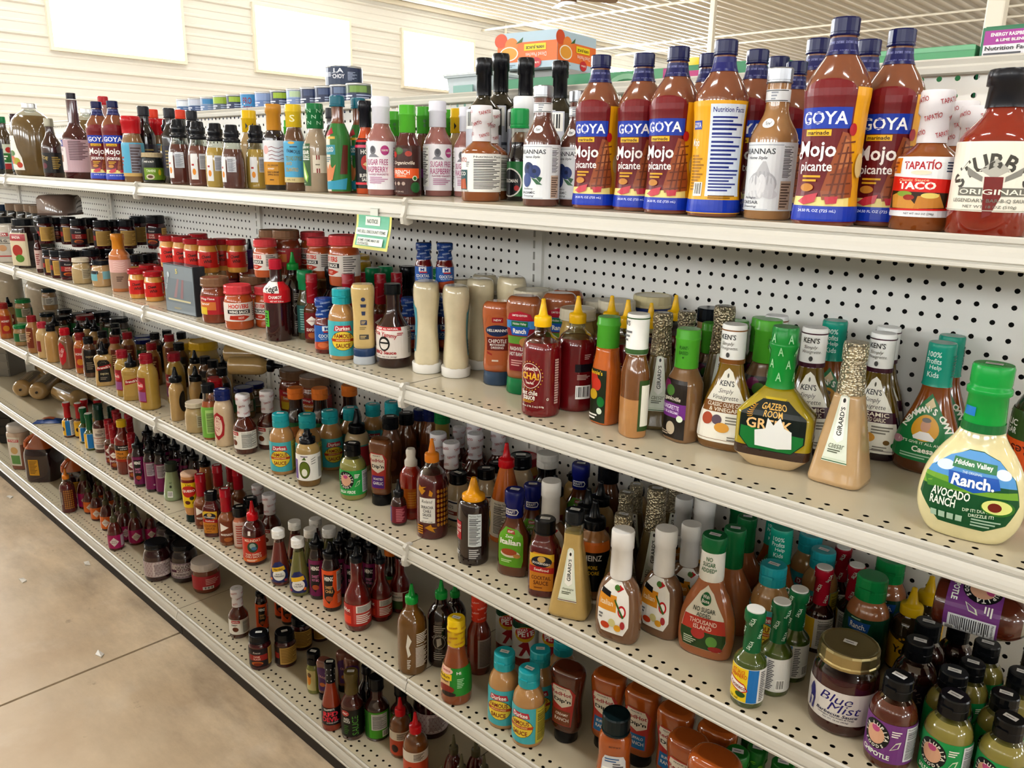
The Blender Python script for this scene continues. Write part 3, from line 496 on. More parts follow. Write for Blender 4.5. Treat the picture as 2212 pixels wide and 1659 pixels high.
K('melinda','sauce_squeeze_bottle','bottle',.183,curve((0,.15),(0,.16),(.02,.17),(.4,.17),(.56,.168),(.64,.13),(.68,.08),(.74,.075),(.74,.075)),'#4c1410',[('noz','#cc1c28',.7,1,.085)],[(.06,.46,-9,9,'#c23a26',[t("MELINDA'S",.0,.42,.24,.045,'#f0ddc8'),e(0,.31,.08,.085,'#31503c'),e(0,.33,.045,.045,'#9db0a8'),e(.02,.29,.04,.03,'#4f7a9a'),t('THAI SWEET',.0,.19,.24,.035,'#f6e4d0'),t('CHILI SAUCE',.0,.15,.25,.035,'#f6e4d0'),r(-.6,.065,.6,.12,'#d8702c'),l(-.1,.075,.1,.11,2,'#f6e4d0')]),(.5,.57,-.06,-.02,'#e8e6e2',[])])
V('melinda_y','melinda',liq='#7a4a20',labs=[(.06,.48,-9,9,'#c2502c',[r(-.5,.33,.5,.48,'#d8cfc0'),l(-.06,.35,.1,.46,6,'#4a3a30'),e(-.1,.18,.06,.07,'#3a2018')])])
K('melwht','salsa_squeeze_bottle','bottle',.158,curve((0,.13),(0,.14),(.03,.165),(.14,.175),(.3,.165),(.5,.13),(.7,.095),(.8,.08),(.86,.075),(.86,.075)),'#6c2c24',[('flip','#ecebe8',.86,1,.11)],[(.08,.46,-.16,.16,('#2c3468',[(-.12,.08),(.12,.08),(.16,.18),(.13,.36),(.04,.46),(-.06,.44),(-.14,.3),(-.16,.16)]),[e(.01,.22,.1,.1,'#e4e2dc'),poly([(-.12,.34),(.1,.38),(.12,.31),(-.1,.27)],'#d8b02c'),t('Herdez',0,.325,.15,.04,'#3a2410',6),t('SALSA DE',.01,.24,.1,.025,BK),t('HABANERO',.01,.2,.15,.03,BK),r(-.14,.12,-.1,.16,'#e07a2c'),r(.09,.1,.13,.14,'#b03a4c')])],clear=.78,stick=0)
V('melwht_g','melwht',liq='#6e6c3c',labs=[(.08,.46,-.16,.16,('#2c3468',[(-.12,.08),(.12,.08),(.16,.18),(.13,.36),(.04,.46),(-.06,.44),(-.14,.3),(-.16,.16)]),[e(.01,.22,.1,.1,'#e4e2dc'),poly([(-.12,.34),(.1,.38),(.12,.31),(-.1,.27)],'#d8b02c'),t('CHILE',.01,.24,.09,.025,BK),t('CHILTEPE',.01,.2,.14,.03,BK),r(.09,.12,.13,.17,'#e07a2c'),r(-.13,.1,-.09,.14,'#b03a4c')])])
YUP = bot(.155,.44,.58,.075,.92,.9)
def yuc(lq, cp_, txt): return dict(liq=lq, caps=[('prof',cp_,.55,.985,[(.56,.085),(.86,.082),(.88,.1),(.97,.1),(.985,.094)]),('screw','#e6e6e2',.97,1,.085)], labs=[(.06,.43,-9,9,'#e2e2de',[r(-.26,.065,.03,.425,'#ecd22c'),r(.03,.065,.13,.425,'#1f7cc0'),l(.15,.08,.22,.41,16,'#55555a'),bc(.24,.08,.33,.2),t(txt[0],-.07,.38,.14,.04,'#d8481c'),t(txt[1],-.07,.335,.18,.045,'#d8481c'),poly([(-.2,.22),(-.17,.3),(.0,.26),(.04,.19),(-.02,.16),(-.17,.2)],'#c81c28'),poly([(-.19,.225),(-.16,.285),(.0,.247),(.025,.195),(-.02,.172),(-.16,.21)],WH),t('Yucateco',-.07,.225,.18,.045,'#8c1424',-8,.02),e(-.03,.14,.05,.03,'#2c5a24'),t('120 ml',-.1,.09,.1,.025,BK)]),(.56,.97,-9,9,None,[rep('SALSA',-.27,.27,3,.58,.96,3,.1,.035,'#cfe4d4',70)],0)])
K('yuca','hot_sauce_bottle','bottle',.15,YUP,'#4c5c24',labs=yuc(0,'#1c6a40',('HOT SAUCE','HABANERO'))['labs'],caps=yuc(0,'#1c6a40',('',''))['caps'])
V('yuca_r','yuca',liq='#3a1210',caps=yuc(0,'#a81c34',('',''))['caps'],labs=[(.06,.43,-9,9,'#d8d6d0',[nf(-.12,.08,.12,.42,'#d4d2cc'),r(.14,.065,.26,.425,'#1f5c98'),r(-.26,.065,-.14,.425,'#dcb42c')]),yuc(0,'',('',''))['labs'][1]])
V('yuca_x','yuca',liq='#5a2a18',caps=yuc(0,'#b4242c',('',''))['caps'],labs=[(.06,.5,-9,9,'#dddbd4',[r(-.3,.065,-.06,.495,'#e2b42c'),r(-.06,.065,.06,.495,'#1f78b0'),l(.08,.08,.2,.48,14,'#77777c'),e(-.15,.25,.06,.06,'#3a2018')])])
V('yuca_h','yuca',labs=[(.06,.46,-9,9,'#d8dcd8',[r(-.12,.065,.02,.455,'#1f78b0'),r(-.3,.065,-.14,.455,'#e2b42c'),l(.04,.08,.14,.44,14,'#77777c')])],H=.149)
K('zumgreen','sauce_bottle','bottle',.192,bot(.137,.55,.72,.07,.92),'#5a2018',[band('#1c4034',.68,1,.9,.09)],[(.08,.52,-.3,.3,'#dcd2c8',[e(0,.46,.05,.03,'#b8a89c'),l(-.1,.36,.1,.42,2,'#4a3a34'),r(-.3,.31,.3,.325,'#b06a58'),t('Zayda',0,.26,.18,.06,'#b87a6a',0,0,.2),r(-.3,.2,.3,.21,'#b06a58'),l(-.1,.11,.1,.18,3,'#6a5a54')])])
K('reddev','hot_sauce_bottle','bottle',.198,curve((0,.13),(0,.135),(.02,.14),(.25,.14),(.4,.125),(.6,.075),(.7,.06),(.95,.058),(.95,.058)),'#8a3010',[('prof','#14161a',.7,1,[(.7,.068),(.9,.066),(.91,.075),(.985,.075),(1,.07)])],[(.1,.36,-9,9,'#17141a',[t("TRAPPEY'S",-.02,.335,.15,.028,WH,4),t('RED',-.0,.27,.2,.07,'#d8384c',3,.04),t('DEVIL',.0,.19,.22,.07,'#d8384c',3,.03),t('CAYENNE SAUCE',.02,.14,.15,.02,'#d8cfc8',4)]),(.71,.98,-9,9,None,[[e(-.18+.05*(i % 8),.74+.03*(i*3 % 9),.006,.01,'#c8c8cc',8) for i in range(24)]],0)],stick=1)
K('darksau','sauce_bottle','bottle',.187,bot(.155,.5,.68,.085,.92),'#4a1c14',[('prof','#6a5c34',.72,1,[(.68,.095),(.7,.098),(.86,.088),(.87,.1),(.985,.1),(1,.094)])],[(.06,.48,-.3,.3,'#14160f',[e(-.08,.43,.06,.045,'#b03a34'),t('A&C',-.08,.43,.08,.035,WH,-10),t('RED',-.06,.34,.08,.035,WH),t('SAUCE',-.06,.3,.1,.035,WH),t('SAUCE',.06,.24,.3,.085,'#5a9a3c',90,.0),l(-.1,.1,-.02,.25,5,'#3f7030')])],stick=1)
K('bbqgrn','sauce_bottle','bottle',.178,bot(.18,.5,.68,.09,.9),'#3a1812',[('screw','#17191c',.8,1,.11)],[(.05,.5,-9,9,'#2c6a1c',[r(-.16,.06,.17,.5,'#4a9a24'),nf(-.12,.2,.13,.47,'#cfcfce','#33333a'),bc(.04,.07,.15,.18),r(.2,.05,.5,.5,'#10140f')])])
K('greenpl','sauce_squeeze_bottle','bottle',.127,curve((0,.15),(0,.16),(.03,.175),(.4,.16),(.6,.172),(.68,.14),(.72,.12),(.74,.12)),'#7c8238',[('flip','#16181c',.72,1,.15)],[(.1,.6,-.2,.1,'#c9c08a',[e(-.06,.36,.06,.14,'#d8902c'),e(-.04,.48,.05,.06,'#6a4a20')])],stick=1)
K('chipyel','dressing_bottle','bottle',.193,curve((0,.165),(0,.17),(.02,.175),(.3,.172),(.42,.15),(.6,.105),(.68,.095),(.95,.09),(.95,.09)),'#8a4a24',[band('#e2c224',.68,1,.88,.1)],[(.12,.45,-9,9,'#2c8a34',[r(-.3,.12,-.0,.45,'#d8b48a'),e(-.07,.41,.1,.04,'#e0b8a8'),t('Cantina',-.07,.415,.14,.03,'#b03a4c'),poly([(-.18,.27),(.02,.31),(.02,.38),(-.18,.36)],'#e0c02c'),t('Medium',-.08,.345,.16,.035,'#5a2c10'),t('Grillet',-.08,.295,.14,.03,'#3a1c10'),e(-.05,.2,.1,.05,'#8a2a1c'),e(-.02,.14,.09,.03,'#2c2420'),l(.08,.22,.16,.34,6,'#a8d8a8'),t('HI',.1,.4,.05,.03,WH)]),(.69,.98,-9,9,None,[rep('CALIFORNIA',-.3,.3,4,.7,.95,4,.11,.022,'#a83424',10)],0)],stick=1)
K('buflab','sauce_bottle','bottle',.19,bot(.14,.5,.7,.08,.92),'#7c2c14',[band('#cc4028',.68,1,.85,.092)],[(.1,.48,-.06,.3,'#a89a92',[l(-.04,.12,.2,.46,18,'#5a4640')]),(.7,.98,-9,9,None,[rep('buffalo',-.26,.26,3,.7,.97,4,.1,.022,'#eab0a0',10)],0)])
K('bufred','sauce_squeeze_bottle','bottle',.163,curve((0,.15),(0,.155),(.03,.16),(.4,.16),(.6,.162),(.68,.14),(.74,.09),(.8,.08),(.8,.08)),'#a02c1c',[('prof','#e6e2da',.76,1,[(.76,.09),(.83,.09),(.85,.07),(.88,.062),(.93,.07),(.97,.07),(1,.055)])],[(.1,.46,-9,9,'#b8641c',[r(-.5,.1,.5,.17,'#7c1c18'),l(-.05,.2,.1,.42,6,'#c88a2c')])])
# creamy squeeze bottles
DUP = curve((0,.17),(0,.19),(.02,.2),(.3,.2),(.56,.2),(.66,.185),(.74,.14),(.78,.115),(.82,.115))
K('durkee','sauce_jar','jar',.159,DUP,'#b08858',[('flip','#2ea4ac',.79,1,.135)],[(.06,.56,-9,9,'#4fb0b8',[e(-.0,.28,.17,.14,'#3a1c14'),e(-.0,.28,.164,.134,'#e2ca4a'),poly([(-.13,.42),(.13,.42),(.11,.5),(-.11,.5)],'#b8384a'),t('Durkee',0,.46,.2,.06,WH,0,.02),t('FAMOUS',0,.35,.24,.06,'#8a2424',0,.02),poly([(-.16,.27),(.16,.27),(.18,.31),(-.18,.31)],'#b8481c'),t('SANDWICH SPREAD',0,.29,.2,.022,'#f0d8a0'),t('SAUCE',0,.21,.2,.06,'#8a2424',0,.02),r(.2,.06,.43,.56,'#b4a844'),nf(.21,.08,.42,.54,'#c2b748','#33300f')])],stick=1)
K('mayoinv','mayonnaise_squeeze_bottle','bottle',.193,curve((.1,.13),(.1,.15),(.18,.158),(.45,.135),(.6,.135),(.8,.16),(.93,.16),(.985,.145),(1,.12),(1,.07),(.99,.03)),'#d6cbae',[('prof','#e9e7e2',0,.11,[(0,.135),(.01,.145),(.1,.15),(.112,.148)])],[(.22,.8,-.14,.14,('#4f9aa8',[(-.12,.25),(.12,.25),(.13,.5),(.14,.72),(.05,.8),(-.05,.8),(-.14,.72),(-.13,.5)]),[e(0,.58,.08,.07,'#c44a34'),t('MAYO',0,.69,.16,.05,WH),r(-.11,.27,.11,.42,'#26262c'),l(-.09,.3,.09,.4,3,WH)])],d=.8,n=2.6,seg=28)
V('mayoinv_y','mayoinv',liq='#cdb47c',H=.176,caps=[('prof','#32486c',0,.2,[(.1,.135),(.12,.14),(.19,.14),(.2,.135)]),('prof','#b9bec4',0,.1,[(0,.14),(.02,.145),(.1,.135)])],p=curve((.19,.12),(.19,.13),(.3,.135),(.6,.125),(.8,.14),(.93,.15),(.985,.135),(1,.1),(1,.06),(.99,.02)),labs=[(.22,.9,-.1,.1,None,[e(0,.82,.025,.025,'#3a4666'),poly([(-.03,.72),(.03,.72),(.035,.76),(-.035,.76)],'#3a4666'),poly([(-.02,.62),(.02,.62),(.025,.67),(-.025,.67)],'#3a4666'),r(-.04,.5,.04,.56,'#3a4666'),l(-.03,.51,.03,.55,3,'#cdb47c'),l(-.05,.44,.05,.48,2,'#8a7a54'),r(-.055,.32,.055,.38,'#4a4a4a'),t('QR',.0,.35,.05,.03,'#cdb47c') if False else l(-.045,.33,.045,.37,2,'#cdb47c')])])
def inv(fl, lq, c1, ops): return dict(liq=lq, caps=[('prof',c1,0,.16,[(0,.14),(.012,.15),(.15,.142),(.162,.14)])], labs=[(.2,.86,-.15,.15,fl,ops)])
INP = curve((.15,.12),(.15,.14),(.25,.152),(.5,.135),(.7,.155),(.9,.165),(.965,.15),(1,.12),(1,.08),(.985,.03))
NSH = [(-.1,.24),(.1,.24),(.13,.45),(.15,.7),(.1,.83),(0,.86),(-.1,.83),(-.15,.7),(-.13,.45)]
K('nash','dressing_squeeze_bottle','bottle',.19,INP,**inv(('#8c2430',NSH),'#a0603c','#1f7a4a',[poly([(-.15,.68),(.15,.68),(.14,.76),(-.14,.76)],'#4f90c4'),poly([(-.1,.83),(0,.86),(.1,.83),(.13,.77),(-.13,.77)],'#b8243a'),t('LIMITED EDITION',0,.815,.14,.02,WH),r(-.08,.7,.08,.755,'#1f7a4a'),t('Hidden Valley',0,.727,.13,.03,WH),poly([(-.1,.7),(.1,.7),(.08,.61),(-.08,.61)],'#2560b4'),t('Ranch',0,.655,.13,.05,WH,0,.03),poly([(-.14,.6),(.145,.6),(.14,.52),(-.135,.52)],'#6a9a3c'),e(.06,.54,.06,.05,'#b88a54'),t('NASHVILLE',-.02,.47,.17,.04,WH),t('HOT RANCH',-.02,.415,.17,.04,WH),e(.07,.4,.04,.035,'#d8382c'),l(-.08,.29,.06,.36,3,'#d8a8a0')]),d=.75,n=2.4)
K('hellm','mayonnaise_squeeze_bottle','bottle',.176,INP,**inv(('#b8683c',NSH),'#b8683c','#3f5268',[r(-.06,.76,.06,.82,'#a8242c'),t('NEW',0,.79,.08,.025,WH),e(0,.66,.14,.07,'#26365c'),t("HELLMANN'S",0,.665,.24,.035,WH,0,.02),poly([(-.13,.58),(.13,.58),(.13,.42),(-.13,.42)],'#7a2c24'),t('CHIPOTLE',.0,.535,.22,.045,WH),t('MAYONNAISE',.0,.49,.18,.026,WH),t('DRESSING',.0,.455,.15,.026,WH),poly([(-.13,.41),(-.06,.38),(-.06,.36),(-.12,.38)],'#a02c20'),l(-.06,.28,.06,.32,1,'#e8d8c8')]),d=.75,n=2.4)
def dipn(c2, w1, w2): return (('#b8403a',[(-.11,.26),(.1,.26),(.12,.5),(.13,.72),(.08,.8),(-.08,.82),(-.13,.76),(-.12,.5)]),[poly([(-.09,.8),(.07,.79),(.1,.7),(.1,.56),(0,.5),(-.1,.56),(-.11,.72)],'#e2dccf'),t("FRANK'S",-.01,.77,.1,.02,BK),t('RedHot',-.01,.70,.2,.055,'#a8242c',0,.02),t("Dip'n",-.0,.6,.18,.07,'#1c1a1a',0,.03),r(-.1,.27,.09,.46,c2),t(w1,0,.41,.14,.035,WH),t(w2,0,.345,.15,.045,WH)])
K('dipn','dip_squeeze_bottle','bottle',.162,curve((.15,.12),(.15,.14),(.25,.155),(.5,.14),(.7,.16),(.9,.178),(.96,.165),(1,.13),(1,.09),(.985,.03)),**inv(*[dipn('#5a3088','ROASTED','GARLIC')[0],'#7a4c2c','#1a1c20',dipn('#5a3088','ROASTED','GARLIC')[1]]),d=.8,n=2.5)
V('dipn_r','dipn',liq='#5c2c18',labs=[(.2,.86,-.15,.15,dipn('#8a5034','CREAMY','RANCH')[0],dipn('#8a5034','CREAMY','RANCH')[1])])
V('dipn_b','dipn',liq='#a85a24',labs=[(.2,.86,-.15,.15,dipn('#2478b0','BUFFALO','RANCH')[0],dipn('#2478b0','BUFFALO','RANCH')[1])])
V('dipn_p','dipn',H=.124,liq='#8a5c50',labs=[(.2,.86,-.15,.15,('#5a3070',NSH),[t('CRAVE',0,.6,.18,.06,'#d8a8a0',-15),e(0,.4,.07,.05,'#c8783c')])])
K('dipbk','dip_squeeze_bottle','bottle',.165,curve((0,.13),(0,.15),(.03,.17),(.3,.185),(.5,.16),(.66,.175),(.75,.165),(.8,.13),(.82,.12)),'#a85a24',[('screw','#15272a',.8,1,.145)],[(.1,.6,-.15,.15,('#d4d6d8',[(-.12,.12),(.12,.12),(.14,.3),(.13,.52),(.1,.58),(-.1,.58),(-.13,.52),(-.14,.3)]),[bc(-.12,.16,-.03,.44),l(-.01,.16,.12,.5,12,'#55555a'),l(-.1,.5,.1,.56,2,'#3a6a9a')]),(.66,.72,-.06,.06,None,[t('BEST BY 06 24',0,.69,.12,.018,'#3a1c10')])],d=.8,n=2.5)
K('dipup','sauce_squeeze_bottle','bottle',.17,curve((0,.15),(0,.16),(.03,.17),(.5,.17),(.64,.16),(.74,.12),(.82,.1),(.84,.1)),'#6e4428',[('flip','#15171b',.82,1,.12)],[(.12,.5,-.15,.15,'#5a3020',[e(0,.3,.08,.1,'#7a4a30')])],stick=1)
V('dipup_n','dipup',caps=[('flip','#1c2450',.82,1,.12)],liq='#744624')
K('queso','queso_squeeze_tube','bottle',.162,curve((.14,.1),(.14,.11),(.3,.14),(.7,.155),(.95,.155),(.99,.15),(1,.14),(1,.05)),'#c48c54',[('prof','#18302c',0,.15,[(0,.115),(.01,.12),(.13,.118),(.15,.112)]),('prof','#d8b8a0',.95,1.01,[(.96,.157),(1.0,.158),(1.01,.15)])],[(.32,.9,-.3,.3,'#e4c420',[r(-.3,.84,.3,.9,'#7c1c18'),t('Tio',0,.8,.1,.04,'#3a1c10'),e(.0,.66,.13,.12,'#c02c20'),t('QUESO',0,.67,.22,.06,WH,0,.03),e(.05,.52,.04,.04,'#2c3a1c'),e(-.03,.43,.05,.04,'#6a2c1c'),e(.08,.42,.03,.03,'#9a8a1c')])])
def mus(key, liq, capc, labs=(), H=.153, **kw): K(key,'mustard_squeeze_bottle','bottle',H,curve((0,.15),(0,.165),(.03,.18),(.4,.175),(.62,.175),(.72,.16),(.8,.11),(.85,.1)),liq,[('flip',capc,.84,1,.115)],labs,**kw)
mus('honey','#a87c4c','#94222c',[(.15,.7,-.12,.12,'#7c3a22',[l(-.1,.3,.08,.6,6,'#d8b890')])])
mus('honey_o','#b06a2c','#8a2a28',[(.15,.65,-.12,.12,'#a8342a',[t('HONEY',0,.5,.2,.06,WH),e(0,.3,.08,.08,'#c8862c')])],H=.16)
mus('honey_w','#c8ac7c','#b83a4c',[(.2,.5,-.1,.1,'#8a3030',[])],H=.147)
mus('honey_k','#b8935c','#1c1e22')
mus('honey_b','#86644c','#b81c2c',[(.1,.68,-.14,.14,('#b82430',[(0,.1),(.09,.2),(.12,.4),(.08,.6),(0,.68),(-.08,.6),(-.12,.4),(-.09,.2)]),[t('Gulden',0,.42,.22,.1,WH,70,.0,.2)])])
mus('honey_y','#b4964c','#9c2434',[(.15,.6,-.13,.13,'#9a2c34',[e(0,.45,.1,.08,'#c8404c'),t('Deli',0,.46,.16,.06,WH),r(-.12,.17,.12,.34,'#9a5a90')])],H=.172)
mus('honey_r','#a05030','#b3202a')
mus('dijonk','#6c4c34','#1a1c20',[(.12,.7,-.15,.15,'#241f1e',[t('DIJON',0,.52,.2,.06,'#b8aa88'),l(-.1,.2,.1,.4,4,'#8a8070')])],H=.15)
FRP = curve((0,.15),(0,.19),(.02,.2),(.15,.2),(.4,.175),(.55,.19),(.62,.2),(.68,.17),(.72,.1),(.74,.09))
K('french1','mustard_squeeze_bottle','bottle',.158,FRP,'#bfa06a',[('noz','#191b1f',.72,1,.115)],[(.1,.6,-.13,.13,('#23201f',[(-.1,.1),(.1,.1),(.12,.14),(.12,.54),(.07,.6),(-.07,.6),(-.12,.54),(-.12,.14)]),[poly([(-.15,.36),(.15,.42),(.15,.5),(-.15,.44)],'#b3242c'),t("French's",0,.43,.26,.055,WH,8,.02),t('DIJON',0,.28,.15,.05,'#cfc39a'),l(-.08,.15,.08,.22,2,'#8a8070'),arc('1904',0,.5,.06,140,40,.02,'#b8b09a')])],d=.65,n=2.6)
V('frenchm','french1',liq='#b49652',labs=[(.1,.55,-.13,.13,'#b89a58',[poly([(-.13,.34),(.13,.4),(.13,.5),(-.13,.44)],'#a8242c'),t("French's",0,.42,.22,.055,WH,8,.02)])])
K('mustk','mustard_squeeze_bottle','bottle',.158,curve((0,.15),(0,.165),(.03,.175),(.4,.17),(.55,.175),(.64,.155),(.7,.1),(.74,.09)),'#b89a68',[('noz','#17191d',.72,1,.115)],[(.12,.5,-.12,.12,'#8a3a30',[e(0,.34,.09,.07,'#d8c8a0')])])
V('mustk_o','mustk',H=.166,labs=[(.14,.56,-.14,.14,('#1c1e22',[(.11*math.cos(2*PI*i/20),.35+.2*math.sin(2*PI*i/20)) for i in range(20)]),[e(0,.35,.06,.1,'#3a342c')])],d=.7)
V('mustk_j','mustk',caps=[('screw','#1c2026',.86,1,.14)],p=bot(.16,.6,.8,.13,.9),liq='#b39468')
V('mustk_h','mustk',H=.175,liq='#a8784c',labs=[(.1,.62,-.2,.2,'#17181a',[r(-.2,.52,.2,.62,'#d8782c'),t('HEINZ',0,.46,.18,.06,WH),t('MORE',0,.36,.1,.04,YE),t('ADORE',0,.3,.14,.04,YE)])])
K('kewpie','mayonnaise_squeeze_bottle','bottle',.164,curve((0,.15),(0,.165),(.03,.175),(.4,.165),(.65,.165),(.75,.14),(.8,.115),(.84,.115)),'#cbb698',[('flip','#23306a',.82,1,.14)],[(.12,.62,-.14,.14,('#a82830',[(0,.12),(.1,.22),(.12,.4),(.1,.55),(0,.62),(-.1,.55),(-.12,.4),(-.1,.22)]),[e(0,.38,.08,.18,'#e4c8b8'),t('KEWPIE',0,.4,.26,.08,'#a82830',80)])],stick=1)
K('grnlbl','dressing_bottle','bottle',.163,bot(.145,.5,.78,.095,.9),'#a05a34',[('screw','#1a1c20',.85,1,.115)],[(.04,.6,-9,9,'#7ab04c',[nf(-.08,.12,.16,.55,'#a8cc80','#3a4a2c',False)])],clear=.7)
K('palegrn','dressing_bottle','bottle',.13,curve((0,.19),(0,.21),(.04,.235),(.12,.24),(.4,.2),(.7,.15),(.76,.14),(.78,.14)),'#98a884',[('screw','#3a4438',.78,1,.155)],[(.1,.55,-.1,.1,None,[bc(-.1,.12,.02,.28),e(-.02,.4,.03,.035,'#3a4438'),l(-.06,.48,.04,.52,2,'#4a5444')])])
K('avoc','sauce_squeeze_bottle','bottle',.142,curve((0,.18),(0,.195),(.03,.208),(.3,.208),(.6,.208),(.68,.2),(.74,.16),(.77,.13)),[(.12,'#7a5c30'),(9,'#ab9260')],[('prof','#16181d',.76,1,[(.76,.14),(.85,.14),(.86,.1),(.89,.075),(.91,.09),(.93,.06),(1,.05)])],[(.12,.6,-9,9,'#eceae6',[e(-.04,.32,.1,.16,'#20281a'),e(-.04,.32,.088,.148,'#6a7a2c'),e(-.04,.27,.05,.07,'#e8e8dc'),poly([(-.08,.5),(-.03,.56),(.0,.5)],'#4a6a24'),[poly([(.08,.42+.04*i),(.16,.44+.05*i),(.16,.45+.05*i),(.08,.43+.04*i)],BK) for i in range(3)],r(-.3,.14,-.17,.5,'#6a4a9a'),nf(.2,.14,.36,.58,'#e6e4e0',BK,False),l(-.1,.55,.1,.58,1,'#4a3a6a')])])
def lup(c, w_, lq): return dict(liq=lq, labs=[(.1,.56,-9,9,c,[e(-.04,.38,.15,.165,'#1b1d20'),e(-.04,.38,.1,.108,'#d8ac90'),e(-.04,.45,.045,.04,'#c0588a'),arc('TIA LUPITA',-.04,.38,.118,190,-10,.04,'#eceade',.03),arc('FOODS',-.04,.38,.135,230,310,.035,'#eceade',.03),t(w_,-.02,.165,.3,.055,'#eef4e8',0,.03),poly([(.12,.26),(.2,.3),(.22,.38),(.17,.36)],'#d8e0c8'),poly([(.13,.272),(.19,.302),(.205,.36),(.17,.345)],c),nf(.26,.14,.5,.54,'#d8dce0','#26262c'),l(.12,.42,.22,.5,3,WH),bc(.3,.1,.46,.14) if False else bc(.4,.11,.5,.2)])])
LUP_ = curve((0,.2),(0,.215),(.03,.235),(.3,.235),(.56,.235),(.66,.215),(.74,.16),(.78,.12),(.8,.12))
K('lupita','salsa_bottle','bottle',.136,LUP_,caps=[('flip','#15171b',.79,1,.145)],stick=1,clear=.74,**lup('#2fa452','SALSA VERDE','#8f8e50'))
V('lupita_c','lupita',**lup('#7c4488','CHIPOTLE','#5c2c1c'))
V('lupita_s','lupita',**lup('#1f9a58','SALSA VERDE','#8c8444'))
V('lupita_d','lupita',liq='#3c1c18',labs=[(.1,.56,-9,9,'#2a1a28',[arc('TIA LUPITA',-.04,.38,.13,190,-10,.045,'#8a7a70',.03)])])
K('kraft','dressing_bottle','bottle',.175,bot(.18,.42,.68,.09,.92),'#6c3c20',[('prof','#1c2470',.7,1,[(.69,.1),(.82,.098),(.84,.112),(.985,.112),(1,.1)])],[(.12,.58,-.15,.15,('#6aa62c',[(-.13,.12),(.13,.12),(.15,.2),(.15,.5),(.1,.56),(-.1,.58),(-.15,.5),(-.15,.2)]),[poly([(-.06,.56),(.05,.55),(.06,.51),(-.05,.52)],'#a82c2c'),t('KRAFT',0,.535,.08,.022,WH),t('Zesty',-.01,.48,.1,.04,WH),t('Italian',0,.42,.24,.065,WH,0,.03),e(0,.28,.11,.045,'#d8d0bc'),e(-.01,.3,.09,.04,'#a8522c'),e(.08,.26,.04,.025,'#b88a44'),l(-.1,.17,.06,.21,2,'#cfe8b0')]),(.7,.82,-9,9,None,[poly([(-.08,.73),(.06,.73),(.08,.765),(.06,.8),(-.08,.8)],WH),poly([(-.07,.74),(.055,.74),(.07,.765),(.055,.79),(-.07,.79)],'#1c2470'),t('KRAFT',-.01,.765,.1,.03,WH)],0)],d=.7,n=2.5,stick=1)
K('bookb','sauce_bottle','bottle',.146,curve((0,.17),(0,.18),(.02,.19),(.4,.19),(.6,.188),(.68,.17),(.74,.13),(.8,.12),(.82,.12)),'#5c1a1a',[('screw','#17191d',.82,1,.135)],[(.1,.62,-.17,.17,('#c8862c',[(-.15,.1),(.15,.1),(.16,.55),(.1,.6),(-.1,.62),(-.16,.58)]),[r(-.16,.5,.16,.6,'#d8b83c'),e(0,.5,.13,.075,'#1c2034'),e(0,.53,.05,.04,'#c8a868'),t("BOOKBINDER'S",0,.475,.22,.03,WH,-6),poly([(-.16,.36),(.16,.34),(.16,.42),(-.16,.44)],'#b0242c'),t('Seafood',0,.39,.18,.035,WH,-4),t('COCKTAIL',0,.28,.24,.05,'#5a1c10'),t('SAUCE',0,.21,.18,.055,'#5a1c10'),l(-.08,.13,.08,.16,1,'#8a4a10')])],n=3.2,stick=1)
K('renee','dressing_bottle','bottle',.198,curve((0,.17),(0,.18),(.02,.195),(.15,.203),(.36,.2),(.5,.165),(.57,.11),(.63,.085),(.9,.085),(.9,.085)),'#7c5c44',[('prof','#e6e4e0',.58,1,[(.57,.09),(.6,.094),(.84,.09),(.845,.098),(.985,.098),(1,.092)])],[(.08,.46,-.14,.14,('#ecebe6',[(-.1,.08),(.1,.08),(.14,.15),(.14,.38),(.08,.46),(-.08,.46),(-.14,.38),(-.14,.15)]),[r(-.14,.24,.03,.36,'#dc9a34'),t('italian',-.06,.3,.12,.04,'#f2e4c8'),poly([(-.13,.36),(-.03,.34),(-.03,.38),(-.13,.4)],'#1c1c20'),poly([(.0,.41),(.06,.44),(.1,.42),(.04,.39)],'#c4242c'),e(.08,.26,.035,.045,'#c4242c'),e(.08,.26,.022,.03,'#ecebe6'),poly([(.02,.34),(.1,.22),(.085,.21),(.01,.33)],'#3f6a2c'),e(.0,.16,.03,.03,'#cfc890'),e(-.06,.13,.04,.025,'#c44a24'),e(.05,.13,.03,.025,'#dca42c'),e(.09,.16,.02,.03,'#b0383c'),e(.03,.42,.03,.02,'#4f7a34'),l(-.12,.17,-.07,.22,2,'#77777a')])],d=.6,n=2.7,stick=0)
